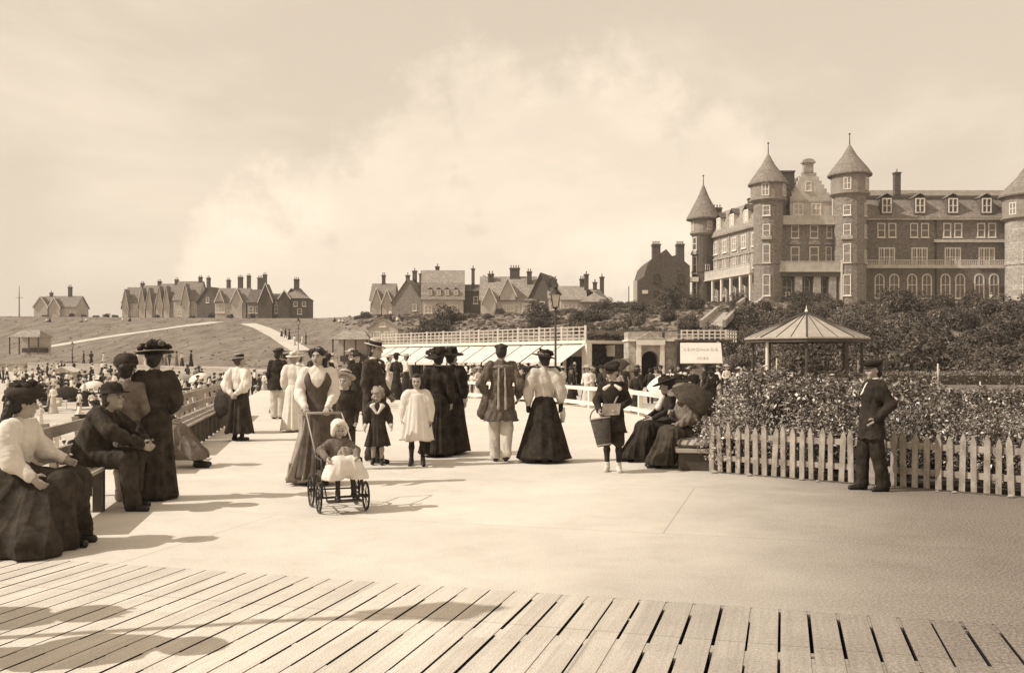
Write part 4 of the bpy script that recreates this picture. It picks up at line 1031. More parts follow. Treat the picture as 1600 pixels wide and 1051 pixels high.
# soil of the bed, a step above the deck
b = MB(); e1 = Vector((4.25, 20.3, 0)); n_ = Vector((-fd.y, fd.x, 0)).normalized()
a_ = FA+n_*.16; c_ = FB+n_*.16
b.prismz([(a_.x, a_.y), (c_.x, c_.y), (16, 14), (16, 22), (e1.x, e1.y)], -.6, .05); struct(b.build('flower_bed', mat('soil', .05, 1, .4, 3, 1, 8)))
# pale stones lying along the fence foot
r_ = random.Random(9)
for i in range(9):
    u = r_.uniform(.1, 5.2); p = FA+fd.normalized()*u-n_*r_.uniform(.03, .09)
    s_ = r_.uniform(.018, .04); b = MB()
    b.lathe([(s_*.6, 0), (s_, s_*.4), (s_*.8, s_*.8), (s_*.2, s_*1.1)], 7, sx=1.4, sy=.9, ph=r_.uniform(0, 3)); o = b.build('pebble', M_stone); o.location = p
    tag(o, 'small pale stone lying against the foot of the picket fence', 'stone', 'stones at the fence foot')
# ================================================================== plants
def leafmat(name, v, rough=.5, amt=.5, spec=.4, sc=5.0):
    m = mat(name, v, rough, amt, sc, spec=spec); return m
M_leaf = [leafmat('leaf_dark', .075, .5), leafmat('leaf_mid', .15, .4), leafmat('leaf_gloss', .30, .3, .5, .7)]
M_leaff = [leafmat('scrub_dark', .08, .9, .5, .1, .6), leafmat('scrub_mid', .14, .9, .5, .1, .6), leafmat('scrub_pale', .26, .9, .4, .1, .6)]
def leafcloud(name, n, size, rad, mats, weights, seed, lumps=7, flat=.25, squat=1.0, up=.3):
    """crown: leaf-sized blades scattered in a handful of uneven clumps; gaps stay between the clumps"""
    g = np.random.RandomState(seed); rx_, ry_, rz_ = rad
    cl = []
    for i in range(lumps):
        a = g.uniform(0, 6.28); r = g.uniform(.15, .72)**.7
        cl.append((math.cos(a)*r*rx_*.75, math.sin(a)*r*ry_*.75, rz_*g.uniform(.35, 1.25)*(1.0-.35*r), g.uniform(.32, .6)))
    V = []; Fc = []; MI = []
    for i in range(n):
        c = cl[g.randint(lumps)]
        d = g.normal(size=3); d /= np.linalg.norm(d); q = g.uniform(.35, 1)**.45
        p = np.array([c[0]+d[0]*q*c[3]*rx_, c[1]+d[1]*q*c[3]*ry_, c[2]+d[2]*q*c[3]*rz_*squat])
        if p[2] < 0.02: p[2] = abs(p[2])*.5+.02
        nrm = d*.6+g.normal(size=3)*.55+np.array([0, 0, up]); nrm /= np.linalg.norm(nrm)
        t = np.cross(nrm, g.normal(size=3)); t /= np.linalg.norm(t); bt = np.cross(nrm, t)
        L_ = size*g.uniform(.6, 1.3); w = L_*g.uniform(.35, .55); o = len(V)
        V += [p-t*L_*.5, p+bt*w*.5+nrm*w*.12, p+t*L_*.5, p-bt*w*.5+nrm*w*.12]; Fc.append((o, o+1, o+2, o+3))
        MI.append(g.choice(len(mats), p=weights))
    V = np.array(V); Fc = np.array(Fc)
    me = bpy.data.meshes.new(name)
    me.vertices.add(len(V)); me.vertices.foreach_set('co', V.astype(np.float32).ravel())
    me.loops.add(Fc.size); me.loops.foreach_set('vertex_index', Fc.ravel().astype(np.int32))
    me.polygons.add(len(Fc)); me.polygons.foreach_set('loop_start', np.arange(0, Fc.size, 4, dtype=np.int32)); me.polygons.foreach_set('loop_total', np.full(len(Fc), 4, dtype=np.int32))
    for m_ in mats: me.materials.append(m_)
    me.polygons.foreach_set('material_index', np.array(MI, dtype=np.int32)); me.update(calc_edges=True)
    return me
def stems(n, h, r, seed, spread):
    g = random.Random(seed); b = MB()
    for i in range(n):
        a = g.uniform(0, 6.28); q = g.uniform(.2, 1)*spread
        b.tube([(0.1*math.cos(a), .1*math.sin(a), -.05), (q*.5*math.cos(a), q*.5*math.sin(a), h*.5), (q*math.cos(a), q*math.sin(a), h*.95)], [r, r*.7, r*.3], 5)
    return b.mesh('stems', M_wood)
M_leafg = leafmat('flower_head', .55, .6, .2, .3); M_leafx = M_leaf+[M_leafg]
NS = [leafcloud('foliage', 6400, .044, (.72, .6, .58), M_leafx, [.30, .34, .30, .06], 11, 9),
      leafcloud('foliage', 6400, .042, (.7, .65, .6), M_leafx, [.42, .36, .18, .04], 12, 9),
      leafcloud('foliage', 6600, .038, (.75, .6, .52), M_leafx, [.12, .3, .44, .14], 13, 10),
      leafcloud('foliage', 5600, .052, (.62, .6, .66), M_leafx, [.45, .28, .2, .07], 14, 8)]
SM = [stems(9, .7, .02, i, .4) for i in range(2)]
r_ = random.Random(21)
spots = []
dirf = fd.normalized()
for row, (off, hh) in enumerate(((.80, 1.08), (1.6, 1.24), (2.6, 1.36), (3.9, 1.46), (5.2, 1.5))):
    u = .52 - off*.38
    while u < FL+row*.6:
        p = FA+dirf*u+n_*(off+r_.uniform(-.15, .15)); spots.append((p, hh, row)); u += .92+r_.uniform(-.15, .2)
LB = ['low bushy plant with pale small leaves directly behind the picket fence', 'glossy leaved shrub in the second row of the flower bed', 'tall leafy shrub in the middle of the flower bed', 'tall shrub in the fourth row of the flower bed', 'tall shrub in the last row of the flower bed']
for i, (p, hh, row) in enumerate(spots):
    kind = (2 if (row < 2 and p.x < 4.0) else r_.choice([0, 1, 3, 0, 2])) if row < 3 else r_.choice([0, 1, 3])
    sc = (1.08 if p.x < 3.9 else 1.14 if p.x < 6.0 else .82)*hh/1.06*r_.uniform(.88, 1.06)
    t = thing('leafy_shrub', LB[row], 'shrub', p, r_.uniform(0, 6.28), ['front row of flower bed shrubs', 'second row of flower bed shrubs', 'middle row of flower bed shrubs', 'fourth row of flower bed shrubs', 'last row of flower bed shrubs'][row])
    t.location.z = .04; t.scale = (sc*1.05, sc*1.05, sc*r_.uniform(.92, 1.06))
    link('foliage', NS[kind], t); link('stem', SM[i % 2], t)
# leafy climbing poles standing out of the bed and garden
PC = leafcloud('foliage', 500, .11, (.17, .17, .75), M_leaf, [.2, .3, .5], 31, 6)
def climber(px, pyt, Y, z0, lab, w=1.0):
    h = CAMZ+(HY-pyt)/F*Y-z0; t = thing('climbing_plant', lab, 'plant', ((px-800)/F*Y, Y, z0))
    b = MB(); b.tube([(0, 0, 0), (0.01, 0, h*.8)], [.03, .02], 6); b.build('pole', M_white, t)
    o = link('foliage', PC, t); o.scale = (w, w, h/1.35)
climber(1465, 547, 30, -.3, 'tall leafy climber on a pole right of the man in the flat cap', 1.3)
climber(1531, 583, 32, -.3, 'short leafy climber on a pole near the right edge', 1.0)
climber(1213, 540, 37.4, -.4, 'leafy climber on the front post of the garden shelter', 1.6)
climber(1340, 545, 38.2, -.4, 'leafy climber on the right hand post of the garden shelter', 1.1)
climber(1158, 560, 36, -.4, 'small leafy climber left of the garden shelter', 1.0)
# clipped hedges beyond the bed
def hedge(x0, x1, Y, z0, z1, lab, seed, w=1.0, size=.1, dens=420, m=None, cat='hedge'):
    g = np.random.RandomState(seed); n = int(abs(x1-x0)*dens); b = MB()
    t = thing('hedge' if cat == 'hedge' else 'ivy', lab, cat, ((x0+x1)/2, Y, z0))
    b.box((x0-x1)/2+.1, (x1-x0)/2-.1, .12, w-.1, -.3, z1-z0-.1); b.build('branches', M_wood, t)
    P_ = g.uniform(size=(n, 3)); V = []; Fc = []
    for q in P_:
        s_ = g.randint(3); p = np.array([lerp((x0-x1)/2, (x1-x0)/2, q[0]), q[1]*w, q[2]*(z1-z0)])
        if s_ == 0: p[1] = g.uniform(-.03, .1)
        elif s_ == 1: p[2] = (z1-z0)+g.uniform(-.1, .06)
        nr = g.normal(size=3)+np.array([0, -.8, .8]); nr /= np.linalg.norm(nr); tt = np.cross(nr, g.normal(size=3)); tt /= np.linalg.norm(tt); bt = np.cross(nr, tt)
        L_ = size*g.uniform(.6, 1.3); o = len(V); V += [p-tt*L_*.5, p+bt*L_*.3, p+tt*L_*.5, p-bt*L_*.3]; Fc.append((o, o+1, o+2, o+3))
    npobj('foliage', np.array(V), np.array(Fc), m or M_leaf[1], t, smooth=False)
hedge(12.0, 31, 32.2, -.5, .46, 'low clipped hedge in front of the pale garden wall', 43, .7)
hedge(12.5, 31, 38, -.5, .95, 'long clipped hedge beyond the flower bed on the right', 41)
hedge(6.1, 9.7, 77.6, -.6, 3.35, 'dark ivy hanging over the retaining wall right of the shops', 44, .35, .42, 420, M_leaff[0], 'ivy')
b = MB(); b.box(14, 40, 33.0, 33.25, -.6, .6); tag(b.build('garden_kerb_wall', M_stone), 'low pale garden wall in front of the clipped hedge', 'wall')
# scrub covering the cliff below the hotel
FS = [leafcloud('scrub', 4600, .24, (2.6, 2.2, 1.5), M_leaff, [.5, .4, .1], 51, 9), leafcloud('scrub', 4600, .22, (2.4, 2.4, 1.8), M_leaff, [.62, .33, .05], 52, 10),
      leafcloud('scrub', 4000, .2, (2.2, 2.0, 1.1), M_leaff, [.3, .5, .2], 53, 8), leafcloud('scrub', 4200, .25, (2.0, 2.0, 2.2), M_leaff, [.7, .28, .02], 54, 8)]
r_ = random.Random(33); taken = []; ns = 0
def place_scrub(t, Y, sc, lab, grp, k=None):
    x = t*Y; o = link('scrub_bush', FS[k if k is not None else r_.randrange(4)]); tag(o, lab, 'bush', grp)
    o.location = (x, Y, terr(x, Y)-.25*sc); o.rotation_euler = (0, 0, r_.uniform(0, 6.28)); o.scale = (sc, sc, sc*r_.uniform(.8, 1.2)); return o
# dense belt right of the steps
for _ in range(4000):
    t = r_.uniform(.235, .72); Y0_, Y1_ = interp(t, fYf), interp(t, fYt); u = r_.uniform(-.02, .93)
    py = lerp(592, 478, u)
    px = 800+F*t
    if px > 1470 and u > .70: continue           # bare grass below the right wing
    if px > 1340 and u > .76: continue
    if u > .84: continue
    if px < 1225 and lerp(Y0_, Y1_, max(0, u)) < 74: continue
    if px < 1240 and u > .55 and r_.random() < .8: continue
    Y = lerp(Y0_, Y1_, max(0, u)); p = Vector((t*Y, Y))
    if any((p-q).length < 2.4+.9*u+1.2*math.sin(p.x*.5)*math.sin(p.y*.3) for q in taken): continue
    taken.append(p); ns += 1
    place_scrub(t, Y, r_.uniform(.65, 1.3)*(1.0 if u < .6 else .7), 'dense dark bush in the scrub on the slope below the hotel', 'bushes on the slope below the hotel')
    if ns >= 250: break
taken2 = []
for _ in range(500):
    t = r_.uniform(.075, .235); Y0_, Y1_ = interp(t, fYf), interp(t, fYt); u = r_.uniform(.03, .95)
    dens = .75 if t > .14 else .35
    if r_.random() > dens: continue
    Y = lerp(Y0_, Y1_, u); p = Vector((t*Y, Y))
    if any((p-q).length < 3.2 for q in taken2): continue
    if Y < 80: continue
    px = 800+F*t; py = HY-(terr(t*Y, Y)-CAMZ)/Y*F
    if 1085 < px < 1165 and 468 < py < 515: continue
    taken2.append(p)
    place_scrub(t, Y, r_.uniform(.55, 1.0), 'scrubby bush on the slope above the ivy wall and pavilion', 'bushes above the pavilion')
    if len(taken2) > 60: break
for px, py, sc, k in ((700, 508, 1.3, 3), (690, 520, 1.2, 1), (672, 524, 1.1, 1), (716, 500, 1.0, 2), (845, 510, 1.2, 3), (838, 516, .9, 1), (905, 508, .9, 3), (645, 524, .8, 2), (760, 497, .7, 2), (735, 496, .8, 2), (800, 522, .6, 2)):
    h_ = hit(px, py, 90); t = (px-800)/F
    place_scrub(t, h_.y, sc, 'dark bush on the grass slope below the middle houses', 'bushes below the middle houses', k)
for px, Y, sc in ((70, 246, .5), (130, 246, .55), (112, 246, .45), (150, 246, .5), (165, 246, .5), (180, 247, .5), (300, 244, .45), (330, 240, .5), (360, 238, .5), (395, 238, .45), (245, 250, .4), (558, 190, .6), (570, 188, .6), (966, 160, .8), (985, 158, .6), (975, 158, .7), (930, 163, .8), (950, 161, .6), (890, 166, .7), (868, 168, .7), (780, 172, .5)):
    place_scrub((px-800)/F, Y, sc, 'small bush in a garden along the cliff edge in front of the houses', 'bushes along the cliff edge')
for px, sc in ((1235, .8), (1252, 1.0), (1268, .95), (1285, .7), (1222, .6)):
    place_scrub((px-800)/F, 146, sc*1.0, 'rounded dark bush in front of the hotel loggia', 'bushes before the hotel loggia', 1)
# grass tufts over the open slopes: uncountable ground cover
g = np.random.RandomState(5); V = []; Fc = []; MI = []
for i in range(16000):
    t = g.uniform(-.62, .62); Yf_, Yt__ = interp(t, fYf), interp(t, fYt); u = g.uniform(.01, 1.05); Y = lerp(Yf_, Yt__, u); x = t*Y
    if t > .25 and u < .7: continue
    if t < .2 and min((a_-x)**2+(b_-Y)**2-(w_+.9)**2 for a_, b_, w_ in PATHPTS) < 0: continue
    if t < -.16 and g.uniform() < .85: continue
    s_ = g.uniform(.3, .7) if t > -.18 else g.uniform(.14, .34); z = terr(x, Y)
    a = g.uniform(0, PI); dx, dy = math.cos(a)*s_, math.sin(a)*s_
    o = len(V); V += [(x-dx, Y-dy, z-.05), (x+dx, Y+dy, z-.05), (x+dx*.6+g.normal()*.1, Y+dy*.6, z+s_*.38*g.uniform(.5, 1.3)), (x-dx*.6, Y-dy*.6+g.normal()*.1, z+s_*.38*g.uniform(.5, 1.3))]
    Fc.append((o, o+1, o+2, o+3)); MI.append(g.choice(3, p=[.25, .45, .3]))
o = npobj('grass', np.array(V), np.array(Fc), [mat('grass_dark', .09, 1, .3, .8), mat('grass_mid', .13, 1, .3, .8), mat('grass_pale', .2, 1, .3, .8)], None, lambda c: np.array(MI), False)
tag(o, 'rough grass tufts over the cliff slopes', 'grass'); o['kind'] = 'stuff'
# ================================================================== people: one continuous skin, clothes as parts
M_skin = mat('skin', .33, .6, .1, 10, spec=.35); M_lip = mat('lip', .17, .6, .1, 10); M_eye = mat('eye_dark', .03, .3, .1, 10)
def cloth(name, v, amt=.2, sc=9): return mat(name, v, .92, amt, sc, .4, 160, .12)
C_black = cloth('black_cloth', .03, .5); C_char = cloth('charcoal_cloth', .042, .45); C_dark = cloth('dark_tweed', .055, .4, 14)
C_mid = cloth('grey_cloth', .15, .3); C_lt = cloth('pale_grey_cloth', .30, .2); C_white = cloth('white_cotton', .66, .08); C_cream = cloth('cream_cotton', .52, .12)
C_straw = mat('straw', .38, .8, .2, 30); H_dark = mat('dark_hair', .022, .5, .4, 30, streak=(3, 3, .6)); H_fair = mat('fair_hair', .24, .5, .3, 30, streak=(3, 3, .6)); H_mid = mat('brown_hair', .06, .5, .3, 30, streak=(3, 3, .6))
B_black = mat('black_leather', .018, .35, .2, 8); B_white = mat('white_canvas_shoe', .55, .8, .1, 8)
V3 = lambda p: np.array(p, float)
def rig(ht, hf=1.0, lean=0, yaw_head=0, pitch_head=0, roll_head=0, sit=False, seat=.45, slim=1.0, **ov):
    s = ht/1.70; dr = (hf-1)*.27
    J = dict(pelvis=(0, 0, .93-dr*.5), waist=(0, .0, 1.07-dr*.7), chest=(0, -.005, 1.27-dr), neck=(0, .012, 1.43-dr), 
             shL=(.155, .01, 1.385-dr), shR=(-.155, .01, 1.385-dr), elL=(.215, .03, 1.12-dr*.9), elR=(-.215, .03, 1.12-dr*.9),
             wrL=(.21, -.05, .88-dr*.8), wrR=(-.21, -.05, .88-dr*.8),
             hipL=(.088, 0, .9-dr*.5), hipR=(-.088, 0, .9-dr*.5), knL=(.092, -.012, .49-dr*.2), knR=(-.092, -.012, .49-dr*.2),
             anL=(.085, .03, .085), anR=(-.085, .03, .085))
    J['head'] = (0, -.012, 1.70-.115*hf)
    J = {k: V3(v) for k, v in J.items()}
    up = ('waist', 'chest', 'neck', 'head', 'shL', 'shR', 'elL', 'elR', 'wrL', 'wrR')
    if sit:
        dz = seat/s+.09-J['pelvis'][2]
        for k in up+('pelvis', 'hipL', 'hipR'): J[k][2] += dz
        for sd_, k in ((1, 'L'), (-1, 'R')):
            J['kn'+k] = V3((sd_*.1, -.44, seat/s+.06)); J['an'+k] = V3((sd_*.1, -.46, .085))
    if lean:
        c, sn = math.cos(R(lean)), math.sin(R(lean)); P0 = J['pelvis'].copy()
        for k in up:
            q = J[k]-P0; J[k] = P0+V3((q[0], q[1]*c-q[2]*sn, q[1]*sn+q[2]*c))
    for k, v in ov.items(): J[k] = V3(v)
    J = {k: v*s for k, v in J.items()}
    J['s'] = s; J['hf'] = hf; J['R'] = rotm(R(yaw_head), R(pitch_head), R(roll_head)); J['slim'] = slim; J['sit'] = sit
    return J
def hp(J, p): return J['head']+J['R']@(V3(p)*J['s']*J['hf'])
def hand(S, J, w, el, side, curl=.5, pn=None):
    """palm, four bent fingers of different length and a thumb from the side of the palm"""
    s = J['s']; d = w-el; d /= np.linalg.norm(d)
    n = V3(pn) if pn is not None else V3((-side, -.25, 0)); n = n-d*(n@d); n /= np.linalg.norm(n)
    sdv = np.cross(d, n)*1.0
    if sdv[1] > 0: sdv = -sdv                # index finger and thumb point forwards
    pe = w+d*.085*s
    S.cap(w, w+d*.03*s, .026*s, .03*s, .01)
    for o in (-.024, -.008, .008, .024): S.cap(w+(d*.02+sdv*o*.7)*s, pe+sdv*o*s, .016*s, .0135*s, .012)
    for o, L_ in ((.031, .068), (.0105, .078), (-.0105, .072), (-.031, .056)):
        a = pe+sdv*o*s; r0 = .0098*s
        for k in range(3):
            an = curl*(.35+k*.75); dd = d*math.cos(an)+n*math.sin(an)
            b = a+dd*L_*s*(.45, .32, .27)[k]; S.cap(a, b, r0, r0*.93, .004); a = b; r0 *= .93
    a = w+(d*.02+sdv*.03)*s; b = a+(d*.55+sdv*.7+n*.35)*.045*s; c = b+(d*.85+sdv*.15+n*.5)*.036*s
    S.cap(a, b, .0135*s, .011*s, .008); S.cap(b, c, .011*s, .009*s, .004)
def body(J, par, h=.0075, curlL=.6, curlR=.6, pnL=None, pnR=None, shoes=True, hair=None, stock=None, skin=None):
    s = J['s']; sl = J['slim']; S = Sdf(h)
    S.cap(J['chest'], J['waist'], .128*s*sl, .105*s*sl, .05, .7); S.cap(J['waist'], J['pelvis'], .105*s*sl, .135*s*sl, .05, .75)
    S.cap(J['shL'], J['shR'], .05*s, .05*s, .04); S.cap(J['chest'], (J['shL']+J['shR'])/2, .1*s, .07*s, .04, .7)
    S.cap(J['neck']-V3((0, -.01, .03))*s, hp(J, (0, .015, -.07)), .05*s, .046*s, .02)
    for k, sd_ in (('L', 1), ('R', -1)):
        S.cap(J['sh'+k], J['el'+k], .045*s, .036*s, .03); S.cap(J['el'+k], J['wr'+k], .037*s, .025*s, .015)
        hand(S, J, J['wr'+k], J['el'+k], sd_, curlL if k == 'L' else curlR, pnL if k == 'L' else pnR)
        kn, an = J['kn'+k], J['an'+k]
        S.cap(J['hip'+k], kn, .078*s, .052*s, .04); S.cap(kn, lerp(kn, an, .35)+V3((0, .012, 0))*s, .05*s, .052*s, .02); S.cap(lerp(kn, an, .35)+V3((0, .012, 0))*s, an, .052*s, .034*s, .02)
        f = J.get('toe'+k); toe = f if f is not None else an+V3((sd_*.02, -.15, -.055))*s
        S.cap(an+V3((0, .02, -.045))*s, toe, .034*s, .026*s, .025)
    q = s*J['hf']; RM = J['R']
    def E(c, r, k=.015, sub=False): S.ell(hp(J, c), V3(r)*q, k*q, RM, sub)
    def Cp(a, b, ra, rb, k=.01, sub=False): S.cap(hp(J, a), hp(J, b), ra*q, rb*q, k*q, 1.0, sub)
    E((0, .012, .028), (.074, .092, .087)); E((0, -.025, -.038), (.058, .066, .077), .03); E((0, -.068, -.093), (.024, .02, .018), .02)
    E((.036, -.06, -.03), (.026, .024, .024), .02); E((-.036, -.06, -.03), (.026, .024, .024), .02)
    Cp((-.034, -.078, .023), (.034, -.078, .023), .012, .012, .015)
    E((.03, -.096, .002), (.017, .014, .012), .014, True); E((-.03, -.096, .002), (.017, .014, .012), .014, True)
    E((.03, -.075, .001), (.013, .013, .011), .003); E((-.03, -.075, .001), (.013, .013, .011), .003)
    Cp((0, -.084, .012), (0, -.107, -.026), .008, .0125, .008); E((.011, -.094, -.029), (.008, .01, .007), .006); E((-.011, -.094, -.029), (.008, .01, .007), .006)
    Cp((-.017, -.082, -.055), (.017, -.082, -.055), .0075, .0075, .006); Cp((-.014, -.08, -.066), (.014, -.08, -.066), .0085, .0085, .006)
    for sd_ in (1, -1): E((sd_*.074, .012, -.004), (.009, .02, .031), .006)
    Ri = RM.T
    def mf(c):
        l = (c-J['head'])@RM/q
        f = np.zeros(len(c), int); x, y, z = np.abs(l[:, 0]), l[:, 1], l[:, 2]
        front = y < -.055
        f[front & (((x-.03)/.0135)**2+((z-.002)/.0075)**2 < 1)] = 2
        f[front & (np.abs(z-.0225-.03*np.minimum(x, .035)+.001) < .0042) & (x > .014) & (x < .046)] = 3
        f[front & (x < .02) & (np.abs(z+.060) < .0075)] = 1
        f[front & (x < .019) & (np.abs(z+.0605) < .0022)] = 2
        if stock is not None: f[(c[:, 2] < J['pelvis'][2]*.85) & (np.abs(c[:, 0]) < .3*s)] = 4
        return f
    return S.build('body', [skin or M_skin, M_lip, M_eye, hair or H_mid, stock or M_skin], par, matfn=mf)
def shoes(J, par, m, h=.0075, tall=.0):
    s = J['s']
    for k, sd_ in (('L', 1), ('R', -1)):
        an = J['an'+k]; f = J.get('toe'+k); toe = f if f is not None else an+V3((sd_*.02, -.155, -.055))*s
        dn = (an-J['kn'+k]); dn /= np.linalg.norm(dn)
        S = Sdf(h); hl = an+V3((0, .035, -.045))*s if f is None else an-(toe-an)*.2+dn*.045*s
        S.cap(hl, toe, .042*s, .036*s, .03); S.cap(an-dn*(.04+tall)*s, an+dn*.03*s, (.05 if tall else .046)*s, .042*s, .03)
        S.cap(hl+dn*.02*s, hl+dn*.024*s, .03*s, .03*s, .005)
        S.build('shoe', m, par)
def top(J, par, m, name='blouse', sl=(.062, .05, .04), torso=.022, hem=None, hemr=.2, wr=.006, h=.0085, seed=1, puff=0, bust=.0, cuff=None, cuffm=None, flat=.74, sleeve=1.0, belly=0):
    """bodice, shirt or jacket: torso shell plus tapered sleeves, with cloth folds"""
    s = J['s']; q = J['slim']; S = Sdf(h)
    S.cap(J['chest'], J['waist'], (.132*q+torso)*s, (.108*q+torso)*s, .06, flat)
    S.cap(J['waist'], J['pelvis'], (.108*q+torso)*s, (.13*q+torso)*s, .05, flat) if hem is not None else S.cap(J['waist'], lerp(J['waist'], J['pelvis'], .25), (.108*q+torso)*s, (.112*q+torso)*s, .03, flat)
    S.cap(J['shL'], J['shR'], .062*s, .062*s, .05); S.cap(J['chest'], (J['shL']+J['shR'])/2, (.12+torso)*s, .08*s, .05, flat)
    S.cap(J['neck']-V3((0, 0, .05))*s, J['neck']+V3((0, -.003, .01))*s, .075*s, .058*s, .03)
    if bust: S.ell(J['chest']+V3((0, -.075, -.02))*s, V3((.125, .07, .075))*s*(1+bust), .05*s)
    if belly: S.ell(J['waist']+V3((0, -.06, -.02))*s, V3((.13, .1, .14))*s*(1+belly), .06*s)
    if hem is not None and not J['sit']: S.cap(J['pelvis'], J['pelvis']-V3((0, 0, hem+.16))*s, (.13*q+torso+.008)*s, hemr*1.08*s, .05, .78)
    if hem is not None and J['sit']:
        for k in 'LR': S.cap(J['hip'+k], lerp(J['hip'+k], J['kn'+k], min(1, hem*2)), .115*s, .1*s, .06)
    for k in 'LR':
        a, b, c = J['sh'+k], J['el'+k], J['wr'+k]
        if sleeve < 1: S.cap(a, lerp(a, b, sleeve), sl[0]*s*1.1, sl[1]*s*1.25, .04); continue
        S.cap(a, b, sl[0]*s, sl[1]*s, .04); S.cap(b, lerp(b, c, .96), sl[1]*s, sl[2]*s, .03)
        if puff:
            S.ell(lerp(a, b, .5), V3((1, 1, 1.5))*(sl[0]+puff*.35)*s, .06*s); S.ell(lerp(b, c, .3), V3((1, 1, 1.4))*(sl[1]+puff*.2)*s, .05*s)
    zc = J['pelvis'][2]-(hem+.085)*s if (hem is not None and not J['sit'] and hem > .03) else None
    def post(v):
        if zc is not None:
            r_ = np.hypot(v[:, 0]-J['pelvis'][0], v[:, 1]-J['pelvis'][1]); v[:, 2] = np.where(r_ < (hemr+.08)*s, np.maximum(v[:, 2], zc+.012*s*np.sin(9*np.arctan2(v[:, 1], v[:, 0])+seed)), v[:, 2])
        return v
    o = S.build(name, m, par, wr=wr*s, wf=20/s, seed=seed, post=post)
    if cuffm is not None:
        for k in 'LR':
            c = Sdf(h); d = (J['wr'+k]-J['el'+k]); c.cap(lerp(J['el'+k], J['wr'+k], .88), lerp(J['el'+k], J['wr'+k], 1.0), (sl[2]+.004)*s, (sl[2]+.002)*s, .01); c.build('cuff', cuffm, o)
    return o
def trousers(J, par, m, r=(.1, .082, .07), h=.0085, seed=3, wr=.006, length=.97, name='trousers', top_=True):
    s = J['s']; S = Sdf(h)
    if top_: S.cap(lerp(J['waist'], J['pelvis'], .5), J['pelvis'], .135*s, .145*s, .04, .8)
    for k in 'LR':
        S.cap(J['hip'+k], J['kn'+k], r[0]*s, r[1]*s, .05)
        if length > .5:
            e = lerp(J['kn'+k], J['an'+k], min(1, length)); S.cap(J['kn'+k], e, r[1]*s, r[2]*s, .03)
            S.cap(e, e+V3((0, -.02, -.02))*s, r[2]*s, r[2]*.95*s, .02)
    return S.build(name, m, par, wr=wr*s, wf=18/s, seed=seed)
def skirt(J, par, m, hem_z=.03, rw=.115, rh=(.36, .34), off=(0, 0), folds=13, amp=.025, power=1.25, seed=1, name='skirt', flat=.8, z0=None, hipr=.185, n=132, twist=.3, tilt=0, inner=True):
    """long skirt: rings from the waistband over the hips to a folded hem"""
    s = J['s']; g = random.Random(seed); W0 = lerp(J['waist'], J['pelvis'], .2) if z0 is None else z0
    zt = W0[2]; zb = hem_z; b = MB(); rings = []; K = 22
    ph = [g.uniform(0, 6.28) for _ in range(6)]; am = [g.uniform(.5, 1.2) for _ in range(6)]
    for k in range(K+1):
        u = k/K; z = lerp(zt, zb, u); hipu = (zt-(J['pelvis'][2]-.02*s))/(zt-zb)
        if u < hipu: t = u/hipu; rx_ = lerp(rw, hipr, t**.8)*s; ry_ = lerp(rw*flat, hipr*.86, t**.8)*s
        else: t = ((u-hipu)/(1-hipu))**power; rx_ = lerp(hipr*s, rh[0]*s, t); ry_ = lerp(hipr*.86*s, rh[1]*s, t)
        cx, cy = W0[0]+off[0]*s*u**1.3, W0[1]+off[1]*s*u**1.3
        ring = []
        for i in range(n):
            a = 2*PI*i/n
            f = 0
            for j, fr in enumerate((folds, folds*.6, folds*1.6)): f += am[j]*(1.1-2.2*abs(math.sin((round(fr)*a+ph[j])*.5+twist*math.sin(3*u+ph[j])))**.8)/(1+j*.4)
            w = amp*s*(u**.9)*f*(.6+.4*math.sin(2*a+ph[4]))
            zz = z+(.012*s*math.sin(round(folds*.5)*a+ph[5])*u if k == K else 0)+tilt*math.sin(a)*u*s
            ring.append((cx+(rx_+w)*math.cos(a), cy+(ry_+w)*math.sin(a), max(.006, zz)))
        rings.append(ring)
    if inner:
        last = rings[-1]; c = (sum(p[0] for p in last)/n, sum(p[1] for p in last)/n)
        rings.append([(c[0]+(p[0]-c[0])*.93, c[1]+(p[1]-c[1])*.93, p[2]+.012) for p in last])
        rings.append([(c[0]+(p[0]-c[0])*.8, c[1]+(p[1]-c[1])*.8, lerp(zb, zt, .22)) for p in last])
    b.loft(rings, True, False); return b.build(name, m, par, True)
